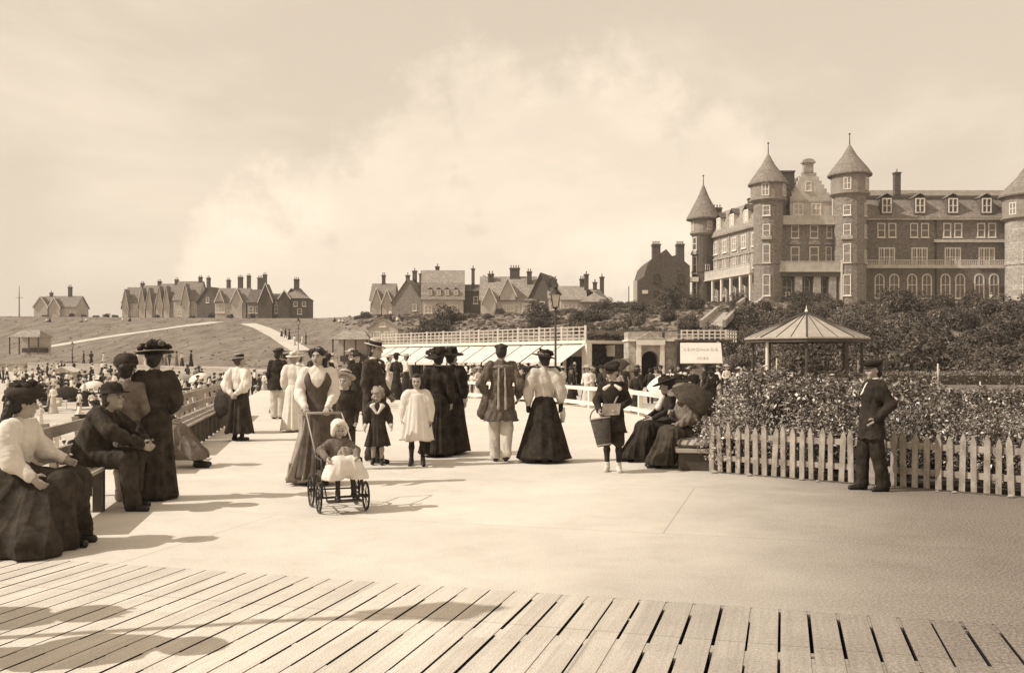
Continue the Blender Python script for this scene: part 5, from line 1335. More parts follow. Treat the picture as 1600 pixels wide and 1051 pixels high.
def sitskirt(J, par, m, spread=.15, hem=.05, seed=1, h=.0095, name='skirt', fall=(0, 0), wr=.012, extra=()):
    """skirt over a lap: thighs as one mass, then falling in folds from the knees to the hem"""
    s = J['s']; S = Sdf(h)
    S.cap(lerp(J['waist'], J['pelvis'], .4), J['pelvis'], .135*s, .19*s, .06)
    for k, sd_ in (('L', 1), ('R', -1)):
        S.cap(J['hip'+k], J['kn'+k], .14*s, .115*s, .1)
        f = J['an'+k]*1.0; f[2] = hem+.04*s; f = f+V3((sd_*spread+fall[0], fall[1], 0))*s
        S.cap(J['kn'+k]+V3((0, .02, -.02))*s, f, .12*s, .16*s, .1); S.cap(J['kn'+k], f+V3((0, .14, 0))*s, .1*s, .14*s, .1)
    for e in extra: S.cap(*e, .1)
    v, f = S.run()
    a = np.arctan2(v[:, 1]-J['an'+'L'][1]*.55, v[:, 0]-(J['anL'][0]+J['anR'][0])/2)
    lo = np.clip((J['knL'][2]+.12*s-v[:, 2])/J['knL'][2], 0, 1)
    nn = vnormals(v, f); nn[:, 2] *= .3
    g = np.random.RandomState(seed)
    if vnormals(v, f)[np.argmax(v[:, 2])][2] < 0: nn = -nn
    p1, p2, p3 = g.uniform(0, 6, 3); bend = .5*np.sin(v[:, 2]*6/s+p3)
    v = v+nn*(((1-2.2*np.abs(np.sin(6.5*a+p1+bend))**.7)+.7*(1-2.2*np.abs(np.sin(10*a+p2-bend))**.7))*.021*s*lo**.6)[:, None]
    v = wrinkle(v, f, wr*s*.6, 13/s, seed); v[:, 2] = np.maximum(v[:, 2], hem)
    return npobj(name, v, f, m, par)
def hairdo(J, par, m, style='up', h=.008, seed=2):
    S = Sdf(h); q = J['s']*J['hf']; RM = J['R']
    def E(c, r, k=.02): S.ell(hp(J, c), V3(r)*q, k*q, RM)
    E((0, .030, .034), (.081, .090, .088)); E((0, .055, -.02), (.075, .06, .075))
    if style in ('up', 'bun'):
        E((0, .04, .055), (.1, .1, .075)); E((0, -.045, .075), (.062, .04, .036)); E((0, .115, .03), (.05, .05, .05))
    if style == 'pomp':
        E((.055, .0, .05), (.05, .08, .06)); E((-.055, .0, .05), (.05, .08, .06)); E((0, -.05, .085), (.06, .04, .035)); E((0, .1, .02), (.055, .055, .055))
    if style == 'plait':
        E((.045, .0, .04), (.04, .07, .05)); E((-.045, .0, .04), (.04, .07, .05)); E((.03, -.05, .078), (.035, .03, .024)); E((-.03, -.05, .078), (.035, .03, .024))
        for k in range(7): S.ell(hp(J, (.085-.004*k, .03-.004*k, -.05-.042*k)), V3((.034-.002*k, .034-.002*k, .032))*q, .012*q, RM)
    if style == 'long':
        for x in (-.07, -.035, 0, .035, .07): S.cap(hp(J, (x, .05-abs(x)*.3, .02)), hp(J, (x*1.45, .07-abs(x)*.3, -.26)), .05*q, .03*q, .03)
        E((0, -.03, .088), (.062, .05, .026))
    if style == 'curly':
        g = np.random.RandomState(seed)
        for k in range(26):
            a = g.uniform(-.2, PI+.2); z = g.uniform(-.15, .08); S.ell(hp(J, (math.cos(a)*.085, .02+math.sin(a)*.085, z)), V3((.035, .035, .04))*q, .015*q)
        E((0, -.04, .075), (.07, .05, .03))
    if style == 'man': E((0, -.03, .08), (.066, .055, .03)); 
    return S.build('hair', m, par, wr=.006*q, wf=60/q, seed=seed)
def hat(J, par, prof, m, tilt=(0, 0), at=(0, .01, .07), band=None, bandm=None, flowers=None, sx=1, sy=1, droop=0, name='hat', wavy=0, n=40):
    """lathe hat on the head; profile in head units, worn at a tilt"""
    q = J['s']*J['hf']; Mx = Matrix.Translation(hp(J, at)) @ Matrix(J['R'].astype(float).tolist()).to_4x4() @ Matrix.Rotation(R(tilt[0]), 4, 'X') @ Matrix.Rotation(R(tilt[1]), 4, 'Y')
    b = MB(); b.M = Mx; rings = []
    for r, z in prof:
        rings.append([(r*q*sx*math.cos(2*PI*i/n), r*q*sy*math.sin(2*PI*i/n), (z-(droop*max(0, r-.1)*abs(math.cos(2*PI*i/n))**2)+wavy*max(0, r-.09)*math.sin(4*2*PI*i/n+1))*q) for i in range(n)])
    b.loft(rings, True, True); o = b.build(name, m, par, True)
    if band:
        c = MB(); c.M = Mx; r0, z0, r1, z1 = band; c.loft([[(rr_*q*sx*math.cos(2*PI*i/n), rr_*q*sy*math.sin(2*PI*i/n), zz*q) for i in range(n)] for rr_, zz in ((r0, z0), (r0*1.03, z0), (r1*1.03, z1), (r1, z1))], False, False); c.build('hat_band', bandm or C_black, o, True)
    if flowers:
        g = np.random.RandomState(flowers[0])
        for j, fm in enumerate(flowers[3:]):
            S = Sdf(.009)
            for k in range(flowers[1]):
                a = g.uniform(0, 6.28); rr_ = flowers[2]*g.uniform(.1, .9); p = Mx @ Vector((rr_*math.cos(a)*q, rr_*math.sin(a)*q, (.04+g.uniform(0, .1)*(1-rr_/.28))*q)); S.ell(V3(p), V3((.03, .03, .024))*q*g.uniform(.7, 1.3), .014)
            S.build('flower', fm, o, wr=.008, wf=40, seed=j)
    return o
P_boater = [(.0, .085), (.082, .085), (.088, .08), (.09, .005), (.155, .0), (.157, -.008), (.088, -.01), (.0, -.01)]
P_cap = [(0, .075), (.06, .074), (.105, .062), (.122, .04), (.115, .018), (.098, .0), (.09, -.012), (0, -.012)]
P_wide = [(0, .1), (.06, .1), (.095, .085), (.11, .05), (.112, .02), (.16, .012), (.215, .0), (.22, -.012), (.15, -.008), (.1, -.02), (0, -.02)]
P_bowlike = [(0, .105), (.05, .1), (.09, .075), (.102, .03), (.104, .005), (.16, -.005), (.163, -.014), (.1, -.015), (0, -.015)]
P_toque = [(0, .13), (.08, .12), (.125, .08), (.13, .03), (.115, -.02), (.105, -.035), (0, -.035)]
def peak(o, J, tilt, m, at=(0, .01, .07)):
    q = J['s']*J['hf']; b = MB(); b.M = Matrix.Translation(hp(J, at)) @ Matrix(J['R'].astype(float).tolist()).to_4x4() @ Matrix.Rotation(R(tilt[0]), 4, 'X') @ Matrix.Rotation(R(tilt[1]), 4, 'Y')
    A_ = [R(200+140*i/10) for i in range(11)]
    inn = [(.092*math.cos(a)*q, .092*math.sin(a)*q, -.002*q) for a in A_]; out = [(.105*math.cos(a)*q, (.092+.055*math.sin(PI*i/10)**.7)*math.sin(a)*q, (-.018)*q) for i, a in enumerate(A_)]
    b.loft([inn, out, [(x, y, z-.008*q) for x, y, z in out], [(x, y, z-.008*q) for x, y, z in inn]], False, False, close=False); return b.build('cap_peak', m, o, True)
def collar(J, par, m, r=.056, h=.03, z=.015, open_=0):
    s = J['s']; c = J['neck']+V3((0, 0, z))*s; b = MB(); n = 28; d = hp(J, (0, .01, -.09))-J['neck']; tl = d/max(1e-6, np.linalg.norm(d))
    rings = []
    for rr_, zz in ((r*.97, 0), (r, 0), (r*.97, h), (r*.93, h)):
        rings.append([tuple(c+V3((rr_*math.cos(2*PI*i/n), rr_*math.sin(2*PI*i/n), 0))*s+tl*zz*s-V3((0, 0, 1))*(.02*s if False else 0)) for i in range(n)])
    b.loft(rings, False, False); return b.build('collar', m, par, True)
def sailor(J, par, m, h=.008):
    """broad collar: square behind, running to a point on the chest"""
    s = J['s']; S = Sdf(h); n = J['neck']; ch = J['chest']
    for sd_ in (1, -1):
        S.cap(n+V3((sd_*.06, .03, .0))*s, n+V3((sd_*.11, -.09, -.04))*s, .03*s, .045*s, .02); S.cap(n+V3((sd_*.11, -.1, -.05))*s, n+V3((sd_*.02, -.15, -.2))*s, .045*s, .022*s, .02)
        S.cap(n+V3((sd_*.05, -.05, .0))*s, n+V3((sd_*.15, -.06, -.045))*s, .03*s, .03*s, .02)
    S.cap(n+V3((-.09, .085, -.04))*s, n+V3((.09, .085, -.04))*s, .02*s, .02*s, .02); S.cap(n+V3((-.1, .105, -.11))*s, n+V3((.1, .105, -.11))*s, .016*s, .016*s, .03); S.cap(n+V3((-.05, .095, -.07))*s, n+V3((.05, .095, -.07))*s, .02*s, .02*s, .04)
    return S.build('collar', m, par)
def person(label, px, py, rot, Y=None, group=None, cat='person', dz=0):
    if Y is None: p = gnd(px, py)
    else: p = Vector(((px-800)/F*Y, Y, 0))
    p.z += dz
    return thing('person', label, cat, p, R(rot), group)
# facing: 0 towards the camera, 90 to the right, 180 away, -90 to the left
# ---- woman with the pushchair
t = person('young woman in dark pinafore over a white blouse pushing the pushchair', 497, 756, 6)
J = rig(1.66, yaw_head=-14, pitch_head=4, elR=(-.235, .0, 1.13), wrR=(-.13, -.27, .965), elL=(.2, .05, 1.13), wrL=(.14, -.25, .965), slim=.95)
body(J, t, curlL=1.4, curlR=1.4, pnL=(0, 0, -1), pnR=(0, 0, -1), hair=H_dark); hairdo(J, t, H_dark, 'plait'); shoes(J, t, B_black)
top(J, t, C_white, sl=(.064, .058, .042), puff=.015, seed=4, bust=.0); collar(J, t, C_white)
# pinafore bodice with a deep V, and its skirt; a pale petticoat shows on one side
S = Sdf(.0085); s = J['s']; q = J['slim']
S.cap(J['chest'], J['waist'], (.132*q+.036)*s, (.108*q+.03)*s, .06, .76); S.cap(J['waist'], J['pelvis'], (.108*q+.03)*s, .162*s, .05, .8)
S.cap(J['chest'], (J['shL']+J['shR'])/2, .155*s, .095*s, .05, .76)
for sd_ in (1, -1): S.cap(J['neck']+V3((sd_*.09, 0, -.035))*s, J['chest']+V3((sd_*.09, 0, .02))*s, .068*s, .09*s, .04)
for k in range(8): u = k/7; S.cap(J['neck']+V3((-.075*(1-u), -.17+.07*(1-u), .08-.25*u))*s, J['neck']+V3((.075*(1-u), -.17+.07*(1-u), .08-.25*u))*s, (.1-.035*u)*s, (.1-.035*u)*s, .004, sub=True)
S.cap(J['neck']+V3((0, 0, .02))*s, J['neck']+V3((0, 0, .1))*s, .085*s, .085*s, .005, sub=True)
C_pin = cloth('pinafore_cloth', .085, .3)
S.build('pinafore', C_pin, t, wr=.004, wf=16, seed=8)
skirt(J, t, C_pin, hem_z=.09, rh=(.30, .29), folds=11, amp=.028, seed=5, off=(.0, -.03), name='pinafore_skirt')
skirt(J, t, C_lt, hem_z=.05, rh=(.24, .27), folds=8, amp=.035, seed=15, off=(-.17, .02), name='skirt', hipr=.17)
# ---- pushchair with the small child
PX, PYw = -1.72, 9.62
pr_rot = R(22)
M_cane = mat('painted_frame', .05, .45, .3, 10)
push = thing('pushchair', 'low spoked-wheel pushchair with thin dark frame and long push handle', 'pushchair', (PX, PYw, 0), pr_rot)
def wheel(x, y, r, par):
    b = MB(); b.ring((x, y, r), r-.012, .011, 'x', 32, 6); w = b.build('wheel', B_black, par, True)
    b = MB(); b.ring((x, y, r), r-.028, .006, 'x', 32, 5)
    for k in range(10): a = 2*PI*k/10; b.tube([(x, y, r), (x, y+(r-.025)*math.cos(a), r+(r-.025)*math.sin(a))], .0035, 4)
    b.build('spokes', M_iron, w); b = MB(); b.tube([(x-.03, y, r), (x+.03, y, r)], .02, 10); b.build('hub', M_iron, w)
for x in (-.235, .235): wheel(x, -.1, .15, push); wheel(x*.98, .34, .175, push)
b = MB()
b.tube([(-.235, -.1, .15), (.235, -.1, .15)], .009); b.tube([(-.235, .34, .175), (.235, .34, .175)], .009)
for x in (-.2, .2):
    b.tube([(x, -.1, .15), (x, -.09, .36), (x, .2, .36), (x, .34, .175)], .011); b.tube([(x, -.09, .36), (x, -.06, .52), (x, .2, .52)], .011)
    b.tube([(x, -.1, .15), (x, .34, .175)], .009); b.tube([(x, .2, .36), (x, .28, .66)], .011)
b.tube([(-.2, -.1, .15), (.2, -.1, .15)], .012); b.build('frame', M_cane, push, True)
b = MB(); b.box(-.2, .2, -.1, .22, .365, .395); b.box(-.19, .19, .205, .235, .396, .66); b.build('seat', M_wood, push, bevel=.006)
b = MB(); b.box(-.17, .17, -.27, -.13, .115, .13); b.tube([(-.16, -.13, .13), (-.19, -.08, .34)], .007); b.tube([(.16, -.13, .13), (.19, -.08, .34)], .007); b.build('footrest', M_wood, push)
b = MB()
for x in (-.2, .2): b.tube([(x, .22, .52), (x, .5, .72), (x*.95, .85, .93)], .008)
b.tube([(-.19, .85, .93), (.19, .85, .93)], .014); b.build('handle', M_bench, push, True)
t = thing('person', 'small child in white bonnet and pale frilled skirt sitting in the pushchair', 'person', (PX, PYw, 0), pr_rot)
t.location = (PX, PYw, 0)
J = rig(.92, hf=1.36, sit=True, seat=.40, yaw_head=6, pitch_head=14, lean=-4, elL=(.30, -.1, 1.10), elR=(-.36, -.06, 1.12), wrL=(.24, -.4, 1.0), wrR=(-.3, -.38, .98),
        knL=(.16, -.34, .86), knR=(-.1, -.38, .86), anL=(.18, -.42, .36), anR=(-.12, -.46, .30))
for k in J:
    if isinstance(J[k], np.ndarray) and J[k].shape == (3,): J[k][1] += .06
body(J, t, h=.0065, hair=H_fair, stock=C_char); shoes(J, t, B_black, tall=.06)
top(J, t, C_mid, 'jacket', sl=(.075, .07, .06), wr=.008, seed=9, hem=.05); hairdo(J, t, H_fair, 'man')
S = Sdf(.007); q = J['s']*J['hf']
for c, r in (((0, .03, .045), (.105, .1, .1)), ((0, -.03, .1), (.085, .05, .04)), ((.08, -.01, -.02), (.035, .05, .08)), ((-.08, -.01, -.02), (.035, .05, .08))): S.ell(hp(J, c), V3(r)*q, .03*q, J['R'])
g = np.random.RandomState(4)
for k in range(15): a = PI*k/14; S.ell(hp(J, (math.cos(a)*.098, -.075, .02+math.sin(a)*.1)), V3((.02, .02, .02))*q, .008*q)
S.build('bonnet', C_white, t, wr=.003, wf=60)
sitskirt(J, t, C_white, .1, .33, seed=3, wr=.014, h=.008)
S = Sdf(.007); S.ell(J['chest']+V3((.04, -.1, -.06)), (.075, .03, .1), .02); S.build('bib', C_lt, t, wr=.006, wf=50)
# ---- dark-suited boy behind the child
t = person('fair boy in dark buttoned jacket standing just right of the pushing woman', 539, 733, -6)
J = rig(1.32, hf=1.22, yaw_head=-6); body(J, t, hair=H_fair, stock=C_black); hairdo(J, t, H_fair, 'man'); shoes(J, t, B_black)
top(J, t, C_char, 'jacket', hem=.12, hemr=.19, seed=21); trousers(J, t, C_char, length=.12, r=(.105, .1, .08)); collar(J, t, C_white, .06, .035)
hat(J, t, P_boater, C_straw, (-25, 0), band=(.09, .008, .088, .05))
# ---- man in the straw boater, looking right
t = person('man in dark suit and straw boater seen in profile facing right', 585, 722, 66)
J = rig(1.76, yaw_head=14, slim=1.12, elL=(.24, .06, 1.13), wrL=(.2, -.12, .95), anR=(-.085, -.12, .085), knR=(-.09, -.1, .5), anL=(.085, .14, .1), knL=(.09, .0, .49))
body(J, t, hair=H_mid); hairdo(J, t, H_mid, 'man'); shoes(J, t, B_black); trousers(J, t, C_dark, seed=31)
top(J, t, C_dark, 'jacket', hem=.17, hemr=.2, sl=(.07, .06, .046), seed=30, torso=.035, belly=.1); collar(J, t, C_white, .06, .045)
S = Sdf(.007); s = J['s']; S.cap(J['neck']+V3((0, -.09, -.03))*s, J['chest']+V3((0, -.15, .0))*s, .03*s, .008*s, .01); S.build('shirt_front', C_white, t)
S = Sdf(.006); S.cap(J['neck']+V3((0, -.1, -.02))*s, J['chest']+V3((0, -.165, .02))*s, .012*s, .02*s, .01); S.build('necktie', C_black, t)
hat(J, t, P_boater, C_straw, (14, 0), at=(0, .0, .075), band=(.091, .008, .089, .055))
# ---- little girl with sailor collar
t = person('small fair girl in dark sailor dress with broad white collar', 590, 726, 4)
J = rig(1.1, hf=1.3, pitch_head=26, yaw_head=-12, elL=(.25, .0, 1.08), wrL=(.3, -.08, .88), elR=(-.25, .0, 1.08), wrR=(-.27, -.1, .86), anR=(-.1, .08, .1))
body(J, t, hair=H_fair, stock=None); hairdo(J, t, H_fair, 'curly', seed=6); shoes(J, t, B_black)
top(J, t, C_char, 'blouse', hem=.1, hemr=.21, seed=41, puff=.015, sl=(.075, .07, .05), cuffm=C_white); skirt(J, t, C_char, hem_z=.42*J['s'], rh=(.27, .25), folds=14, amp=.03, seed=8); sailor(J, t, C_white)
# ---- girl in white
t = person('girl in loose white dress and dark stockings looking at the camera', 651, 727, 2)
J = rig(1.3, hf=1.2, pitch_head=6, elL=(.235, .02, 1.08), wrL=(.25, -.03, .84), elR=(-.235, .02, 1.08), wrR=(-.25, -.03, .84), anL=(.12, -.02, .085), knL=(.1, -.02, .47), anR=(-.1, .03, .085))
body(J, t, hair=H_dark, stock=C_black); hairdo(J, t, H_dark, 'long'); shoes(J, t, B_black)
skirt(J, t, C_white, hem_z=.47*J['s'], rh=(.33, .29), folds=10, amp=.03, seed=12, z0=J['neck']-V3((0, 0, .04))*J['s'], rw=.15, hipr=.25, name='dress', power=1.0)
top(J, t, C_white, 'dress_bodice', sl=(.09, .085, .055), puff=.03, torso=.03, hem=.02, hemr=.2, seed=43, wr=.008)
# ---- two women in black walking away
t = person('woman in black dress and broad flowered black hat, left of the walking pair', 684, 712, 172)
J = rig(1.62, yaw_head=25); body(J, t, hair=H_dark); hairdo(J, t, H_dark, 'up'); shoes(J, t, B_black)
top(J, t, C_black, 'bodice', sl=(.07, .06, .045), puff=.015, seed=51); skirt(J, t, C_black, hem_z=.05, rh=(.31, .34), folds=12, amp=.03, seed=52, off=(0, .05))
hat(J, t, P_wide, C_black, (-8, 12), flowers=(5, 16, .2, C_black, C_char), wavy=.12, sx=1.05)
t = person('woman in black dress and plain round black hat, right of the walking pair', 706, 708, 166)
J = rig(1.64, yaw_head=-20); body(J, t, hair=H_dark); hairdo(J, t, H_dark, 'up'); shoes(J, t, B_black)
top(J, t, C_black, 'bodice', sl=(.075, .07, .048), puff=.02, seed=53, cuffm=C_white); skirt(J, t, C_black, hem_z=.05, rh=(.36, .38), folds=13, amp=.035, seed=54, off=(.03, .05), hipr=.2)
hat(J, t, P_wide, C_black, (-6, -6), flowers=(8, 12, .13, C_black), sx=.92, sy=.92); collar(J, t, C_white)
# ---- man walking away in loose jacket and light trousers
t = person('man in open dark jacket and pale trousers walking away bareheaded', 783, 722, 184)
J = rig(1.73, pitch_head=8, slim=1.05, elR=(-.26, .08, 1.14), wrR=(-.25, -.06, .95), elL=(.30, .08, 1.13), wrL=(.2, -.03, .96), anR=(-.06, .1, .12), knR=(-.08, .02, .5), anL=(.07, -.16, .085), knL=(.085, -.14, .5))
body(J, t, hair=H_dark); hairdo(J, t, H_dark, 'man'); shoes(J, t, B_black); trousers(J, t, C_cream, r=(.105, .09, .08), seed=61, wr=.008)
C_jk = cloth('grey_flannel', .10, .35, 12)
top(J, t, C_jk, 'jacket', hem=.24, hemr=.24, sl=(.072, .065, .05), seed=62, torso=.035, wr=.013, flat=.8)
S = Sdf(.008); s = J['s']; S.ell(J['neck']+V3((0, .02, -.06))*s, V3((.16, .1, .05))*s, .03); S.build('jacket_yoke', C_mid, t, wr=.004)
for x0, x1 in ((-.045, -.06), (.04, .05)):
    S = Sdf(.007); S.cap(J['neck']+V3((x0, .115, -.08))*s, J['pelvis']+V3((x1, .17, -.15))*s, .012*s, .02*s, .01); S.build('jacket_stripe', C_lt, t, wr=.006, wf=30)  # pale vertical stripes down the back of the jacket
S = Sdf(.0085); S.cap(J['pelvis']+V3((.2, .02, .05))*s, J['pelvis']+V3((.25, -.02, -.22))*s, .07*s, .1*s, .03, .5); S.build('jacket_tail', C_jk, t, wr=.012, wf=20)
hat(J, t, [(0, .045), (.06, .043), (.095, .03), (.1, .008), (.09, -.01), (0, -.01)], C_dark, (-10, 0), name='cap')
# ---- woman in white blouse, black hat, wide black skirt walking away
t = person('woman in pale blouse and wide black skirt walking away under a black brimmed hat', 850, 721, 186)
J = rig(1.6, yaw_head=16, pitch_head=4, elL=(.26, .05, 1.13), wrL=(.245, .0, .9), elR=(-.26, .05, 1.13), wrR=(-.27, -.02, .9), slim=.96)
body(J, t, hair=H_dark); hairdo(J, t, H_dark, 'up'); shoes(J, t, B_black)
top(J, t, C_cream, sl=(.08, .075, .045), puff=.025, seed=71, wr=.009, torso=.028); skirt(J, t, C_black, hem_z=.055, rh=(.44, .42), folds=9, amp=.022, seed=72, power=1.05, hipr=.19)
S = Sdf(.007); s = J['s']
for k in 'LR': S.cap(lerp(J['elL' if k == 'L' else 'elR'], J['wr'+k], .8), J['wr'+k]+V3((0, -.01, -.1))*s, .04*s, .036*s, .01)
S.build('glove', C_black, t)
hat(J, t, P_wide, C_black, (-10, -10), flowers=(12, 10, .12, C_black, C_char), band=(.113, .018, .111, .05), bandm=C_lt, sx=.85, sy=.95)
b = MB(); b.M = Matrix.Translation(Vector(J['wrR'])+Vector((-.03, 0, -.1))); b.loft([[(-.03, -.01, .05), (.03, -.01, .05), (.03, .01, .05), (-.03, .01, .05)], [(-.04, -.02, -.05), (.04, -.015, -.06), (.045, .02, -.05), (-.04, .02, -.06)], [(-.02, -.01, -.16), (.03, -.01, -.19), (.03, .01, -.18), (-.02, .01, -.17)]])
hk = b.build('handkerchief', C_white, None, True); hk.matrix_world = t.matrix_basis.copy(); tag(hk, 'white handkerchief in the hand of the woman in the wide black skirt', 'handkerchief')
# ---- boy with the tapering basket
t = person('boy in dark jacket and cap with white canvas shoes carrying a tapering basket', 957, 736, -8)
J = rig(1.44, hf=1.12, yaw_head=-24, pitch_head=12, elR=(-.25, .0, 1.12), wrR=(-.2, -.2, .97), elL=(.25, .02, 1.12), wrL=(.1, -.22, 1.0), anL=(.1, -.06, .085), knL=(.1, -.06, .48))
body(J, t, hair=H_dark, stock=C_black, curlL=1.2, curlR=1.3); hairdo(J, t, H_dark, 'man'); shoes(J, t, B_white)
trousers(J, t, C_black, length=.2, r=(.1, .095, .08), seed=81); top(J, t, C_black, 'jacket', hem=.2, hemr=.22, sl=(.07, .062, .048), seed=82, torso=.034); collar(J, t, C_white, .068, .04)
s = J['s']
for sd_ in (1, -1): S = Sdf(.007); S.cap(J['neck']+V3((sd_*.045, -.085, -.03))*s, J['neck']+V3((sd_*.12, -.1, -.08))*s, .024*s, .034*s, .01); S.build('collar_point', C_white, t)
if True: pass; S = Sdf(.007); S.cap(J['neck']+V3((.14, -.06, -.08))*s, J['waist']+V3((.04, -.16, .05))*s, .016*s, .016*s, .01, .5); S.build('shoulder_strap', C_lt, t)
o = hat(J, t, P_cap, C_black, (12, 0)); peak(o, J, (12, 0), C_black)
bk = Matrix.Translation(t.location) @ Matrix.Rotation(R(-8), 4, 'Z')
bsk = thing('basket', 'tapering woven basket with pale rim slung before the boy in the cap', 'basket', bk @ Vector((-.1, -.25, .36)), R(-8)); bsk.rotation_euler = (R(-4), R(-9), R(-8))
M_wick = brickmat('wicker', .1, .4, .045, .022, mortar=.006)
b = MB(); b.lathe([(.085, 0), (.095, .02), (.135, .37), (.13, .37), (.085, .03)], 24); b.build('basket_body', M_wick, bsk, True)
b = MB(); b.ring((0, 0, .372), .132, .013, 'z', 28, 6); b.ring((0, 0, .02), .092, .01, 'z', 28, 6); b.build('rim', C_lt, bsk, True)
b = MB(); b.tube([(.13*math.cos(PI*i/10), 0, .37+.14*math.sin(PI*i/10)) for i in range(11)], .009, 6); b.build('handle', M_wood, bsk, True)
b = MB(); b.add([(-.13, -.19, 0), (.1, -.2, .02), (.12, -.2, .17), (-.12, -.21, .16), (-.13, -.185, 0), (.1, -.195, .02), (.12, -.195, .17), (-.12, -.205, .16)], [(0,1,2,3), (7,6,5,4), (0,4,5,1), (1,5,6,2), (2,6,7,3), (3,7,4,0)])
o = b.build('paper_packet', C_lt); o.matrix_world = bk @ Matrix.Translation((0, -.06, .76)); tag(o, 'pale folded paper packet held at the chest by the boy with basket', 'packet')
# ---- man in dark suit by the fence
t = person('youth in black suit and flat cap standing by the picket fence facing left', 1362, 766, -82)
J = rig(1.48, yaw_head=0, pitch_head=4, slim=1.06, lean=-3, elR=(-.25, .13, 1.14), wrR=(-.19, -.03, .95), elL=(.25, .14, 1.14), wrL=(.18, -.02, .95), anL=(.1, .12, .085), knL=(.1, .03, .49), anR=(-.1, -.08, .085), knR=(-.1, -.07, .5))
body(J, t, hair=H_dark); hairdo(J, t, H_dark, 'man'); shoes(J, t, B_black); trousers(J, t, C_black, seed=91, r=(.11, .09, .08))
top(J, t, C_black, 'jacket', hem=.15, hemr=.2, sl=(.075, .068, .055), seed=92, torso=.04, wr=.009); collar(J, t, C_white, .062, .05)
S = Sdf(.007); s = J['s']; S.cap(J['neck']+V3((0, -.09, -.03))*s, J['chest']+V3((0, -.165, -.0))*s, .035*s, .01*s, .01); S.build('shirt_front', C_white, t)
o = hat(J, t, P_cap, C_black, (6, 0), sx=.98, sy=1.06); peak(o, J, (6, 0), C_black)
# ---- woman in the flowered hat, long dark dress, back to us
t = person('woman in long dark dress and large flowered hat standing with her back turned', 242, 779, 196)
J = rig(1.62, yaw_head=-16, slim=1.03, elL=(.24, -.02, 1.13), wrL=(.16, -.16, .98), elR=(-.24, -.02, 1.13), wrR=(-.16, -.16, .98))
body(J, t, hair=H_dark); hairdo(J, t, H_dark, 'up'); shoes(J, t, B_black)
top(J, t, C_char, 'bodice', sl=(.075, .068, .05), seed=101, torso=.03, wr=.007, puff=.01); skirt(J, t, C_char, hem_z=.02, rh=(.27, .28), folds=9, amp=.03, seed=102, power=1.5, hipr=.185); collar(J, t, C_lt, .058, .045)
hat(J, t, P_wide, C_black, (4, 4), at=(0, .0, .085), flowers=(15, 20, .2, C_char, C_mid, C_black), band=(.212, -.004, .217, .006), bandm=C_lt, sx=.95)
# ---- girl in long light-trimmed coat beyond the seated man
t = person('girl in long grey coat with a pale trimmed seam standing by the capped man', 197, 782, 200)
J = rig(1.5, hf=1.06, yaw_head=-10, anL=(.08, -.02, .085)); body(J, t, hair=H_dark, stock=C_lt); hairdo(J, t, H_dark, 'bun'); shoes(J, t, cloth('pale_shoe', .3))
top(J, t, C_mid, 'coat', sl=(.07, .06, .05), seed=111, torso=.03, hem=.05); skirt(J, t, C_mid, hem_z=.36, rh=(.25, .25), folds=8, amp=.03, seed=112, z0=J['waist']+V3((0, 0, .02)), rw=.135, name='coat_skirt')
S = Sdf(.007); s = J['s']; S.cap(J['neck']+V3((.1, .09, -.08))*s, J['pelvis']+V3((.14, .17, -.3))*s, .012*s, .022*s, .01); S.build('trim', C_white, t)
hat(J, t, P_toque, C_char, (-10, 0), at=(0, .01, .07), band=(.131, .0, .133, .03), bandm=C_dark, wavy=.1)
# ---- capped man seated on the near bench
def seat_pt(Y, back=.16): return Vector((lx(Y)-back, Y, 0))
t = thing('person', 'man in dark coat and brimmed hat hunched on the near bench facing right', 'person', seat_pt(9.7, .16), R(90))
J = rig(1.66, sit=True, seat=.45, lean=24, pitch_head=-6, yaw_head=-8, slim=1.12, elL=(.26, -.38, .82), wrL=(.12, -.58, .68), elR=(-.28, -.36, .82), wrR=(-.08, -.58, .68), knL=(.13, -.47, .53), knR=(-.12, -.47, .53), anL=(.13, -.42, .085), anR=(-.13, -.52, .085))
body(J, t, hair=H_mid); hairdo(J, t, H_mid, 'man'); shoes(J, t, B_black); trousers(J, t, C_char, seed=121, r=(.115, .095, .085), wr=.01)
top(J, t, C_char, 'coat', hem=.25, sl=(.085, .078, .06), seed=122, torso=.05, wr=.014, belly=.1, flat=.85); collar(J, t, C_lt, .06, .04)
hat(J, t, P_bowlike, C_black, (4, 0), sx=1.05, sy=1.1)
# ---- woman seated at the very left, white blouse and enormous dark skirt
t = thing('person', 'seated woman in white blouse and full dark skirt at the near bench end', 'person', Vector((-4.04, 7.78, 0)), R(96))
J = rig(1.62, sit=True, seat=.45, lean=7, yaw_head=24, pitch_head=8, elL=(.24, -.1, 1.0-.18), wrL=(.15, -.36, .72), elR=(-.24, .0, .83), wrR=(-.3, -.26, .62), knL=(.13, -.46, .53), knR=(-.16, -.46, .53))
body(J, t, hair=H_dark); shoes(J, t, B_black)
top(J, t, C_white, sl=(.082, .08, .05), puff=.025, seed=131, wr=.009, torso=.03); hairdo(J, t, H_dark, 'pomp')
S = Sdf(.008); q = J['s']*J['hf']
for k in range(8): S.ell(hp(J, (-.03, .1+.012*k, -.02-.05*k)), V3((.05-.003*k, .05-.003*k, .04))*q, .02*q)
S.build('hair_tail', H_dark, t, wr=.005, wf=60)
s = J['s']
sitskirt(J, t, C_char, .08, .012, seed=132, fall=(0, .02), wr=.012, extra=((J['pelvis']+V3((-.12, -.02, -.05)), V3((-.40, -.06, .06)), .15, .2), (J['pelvis']+V3((-.12, -.22, -.05)), V3((-.46, -.34, .06)), .13, .2)))
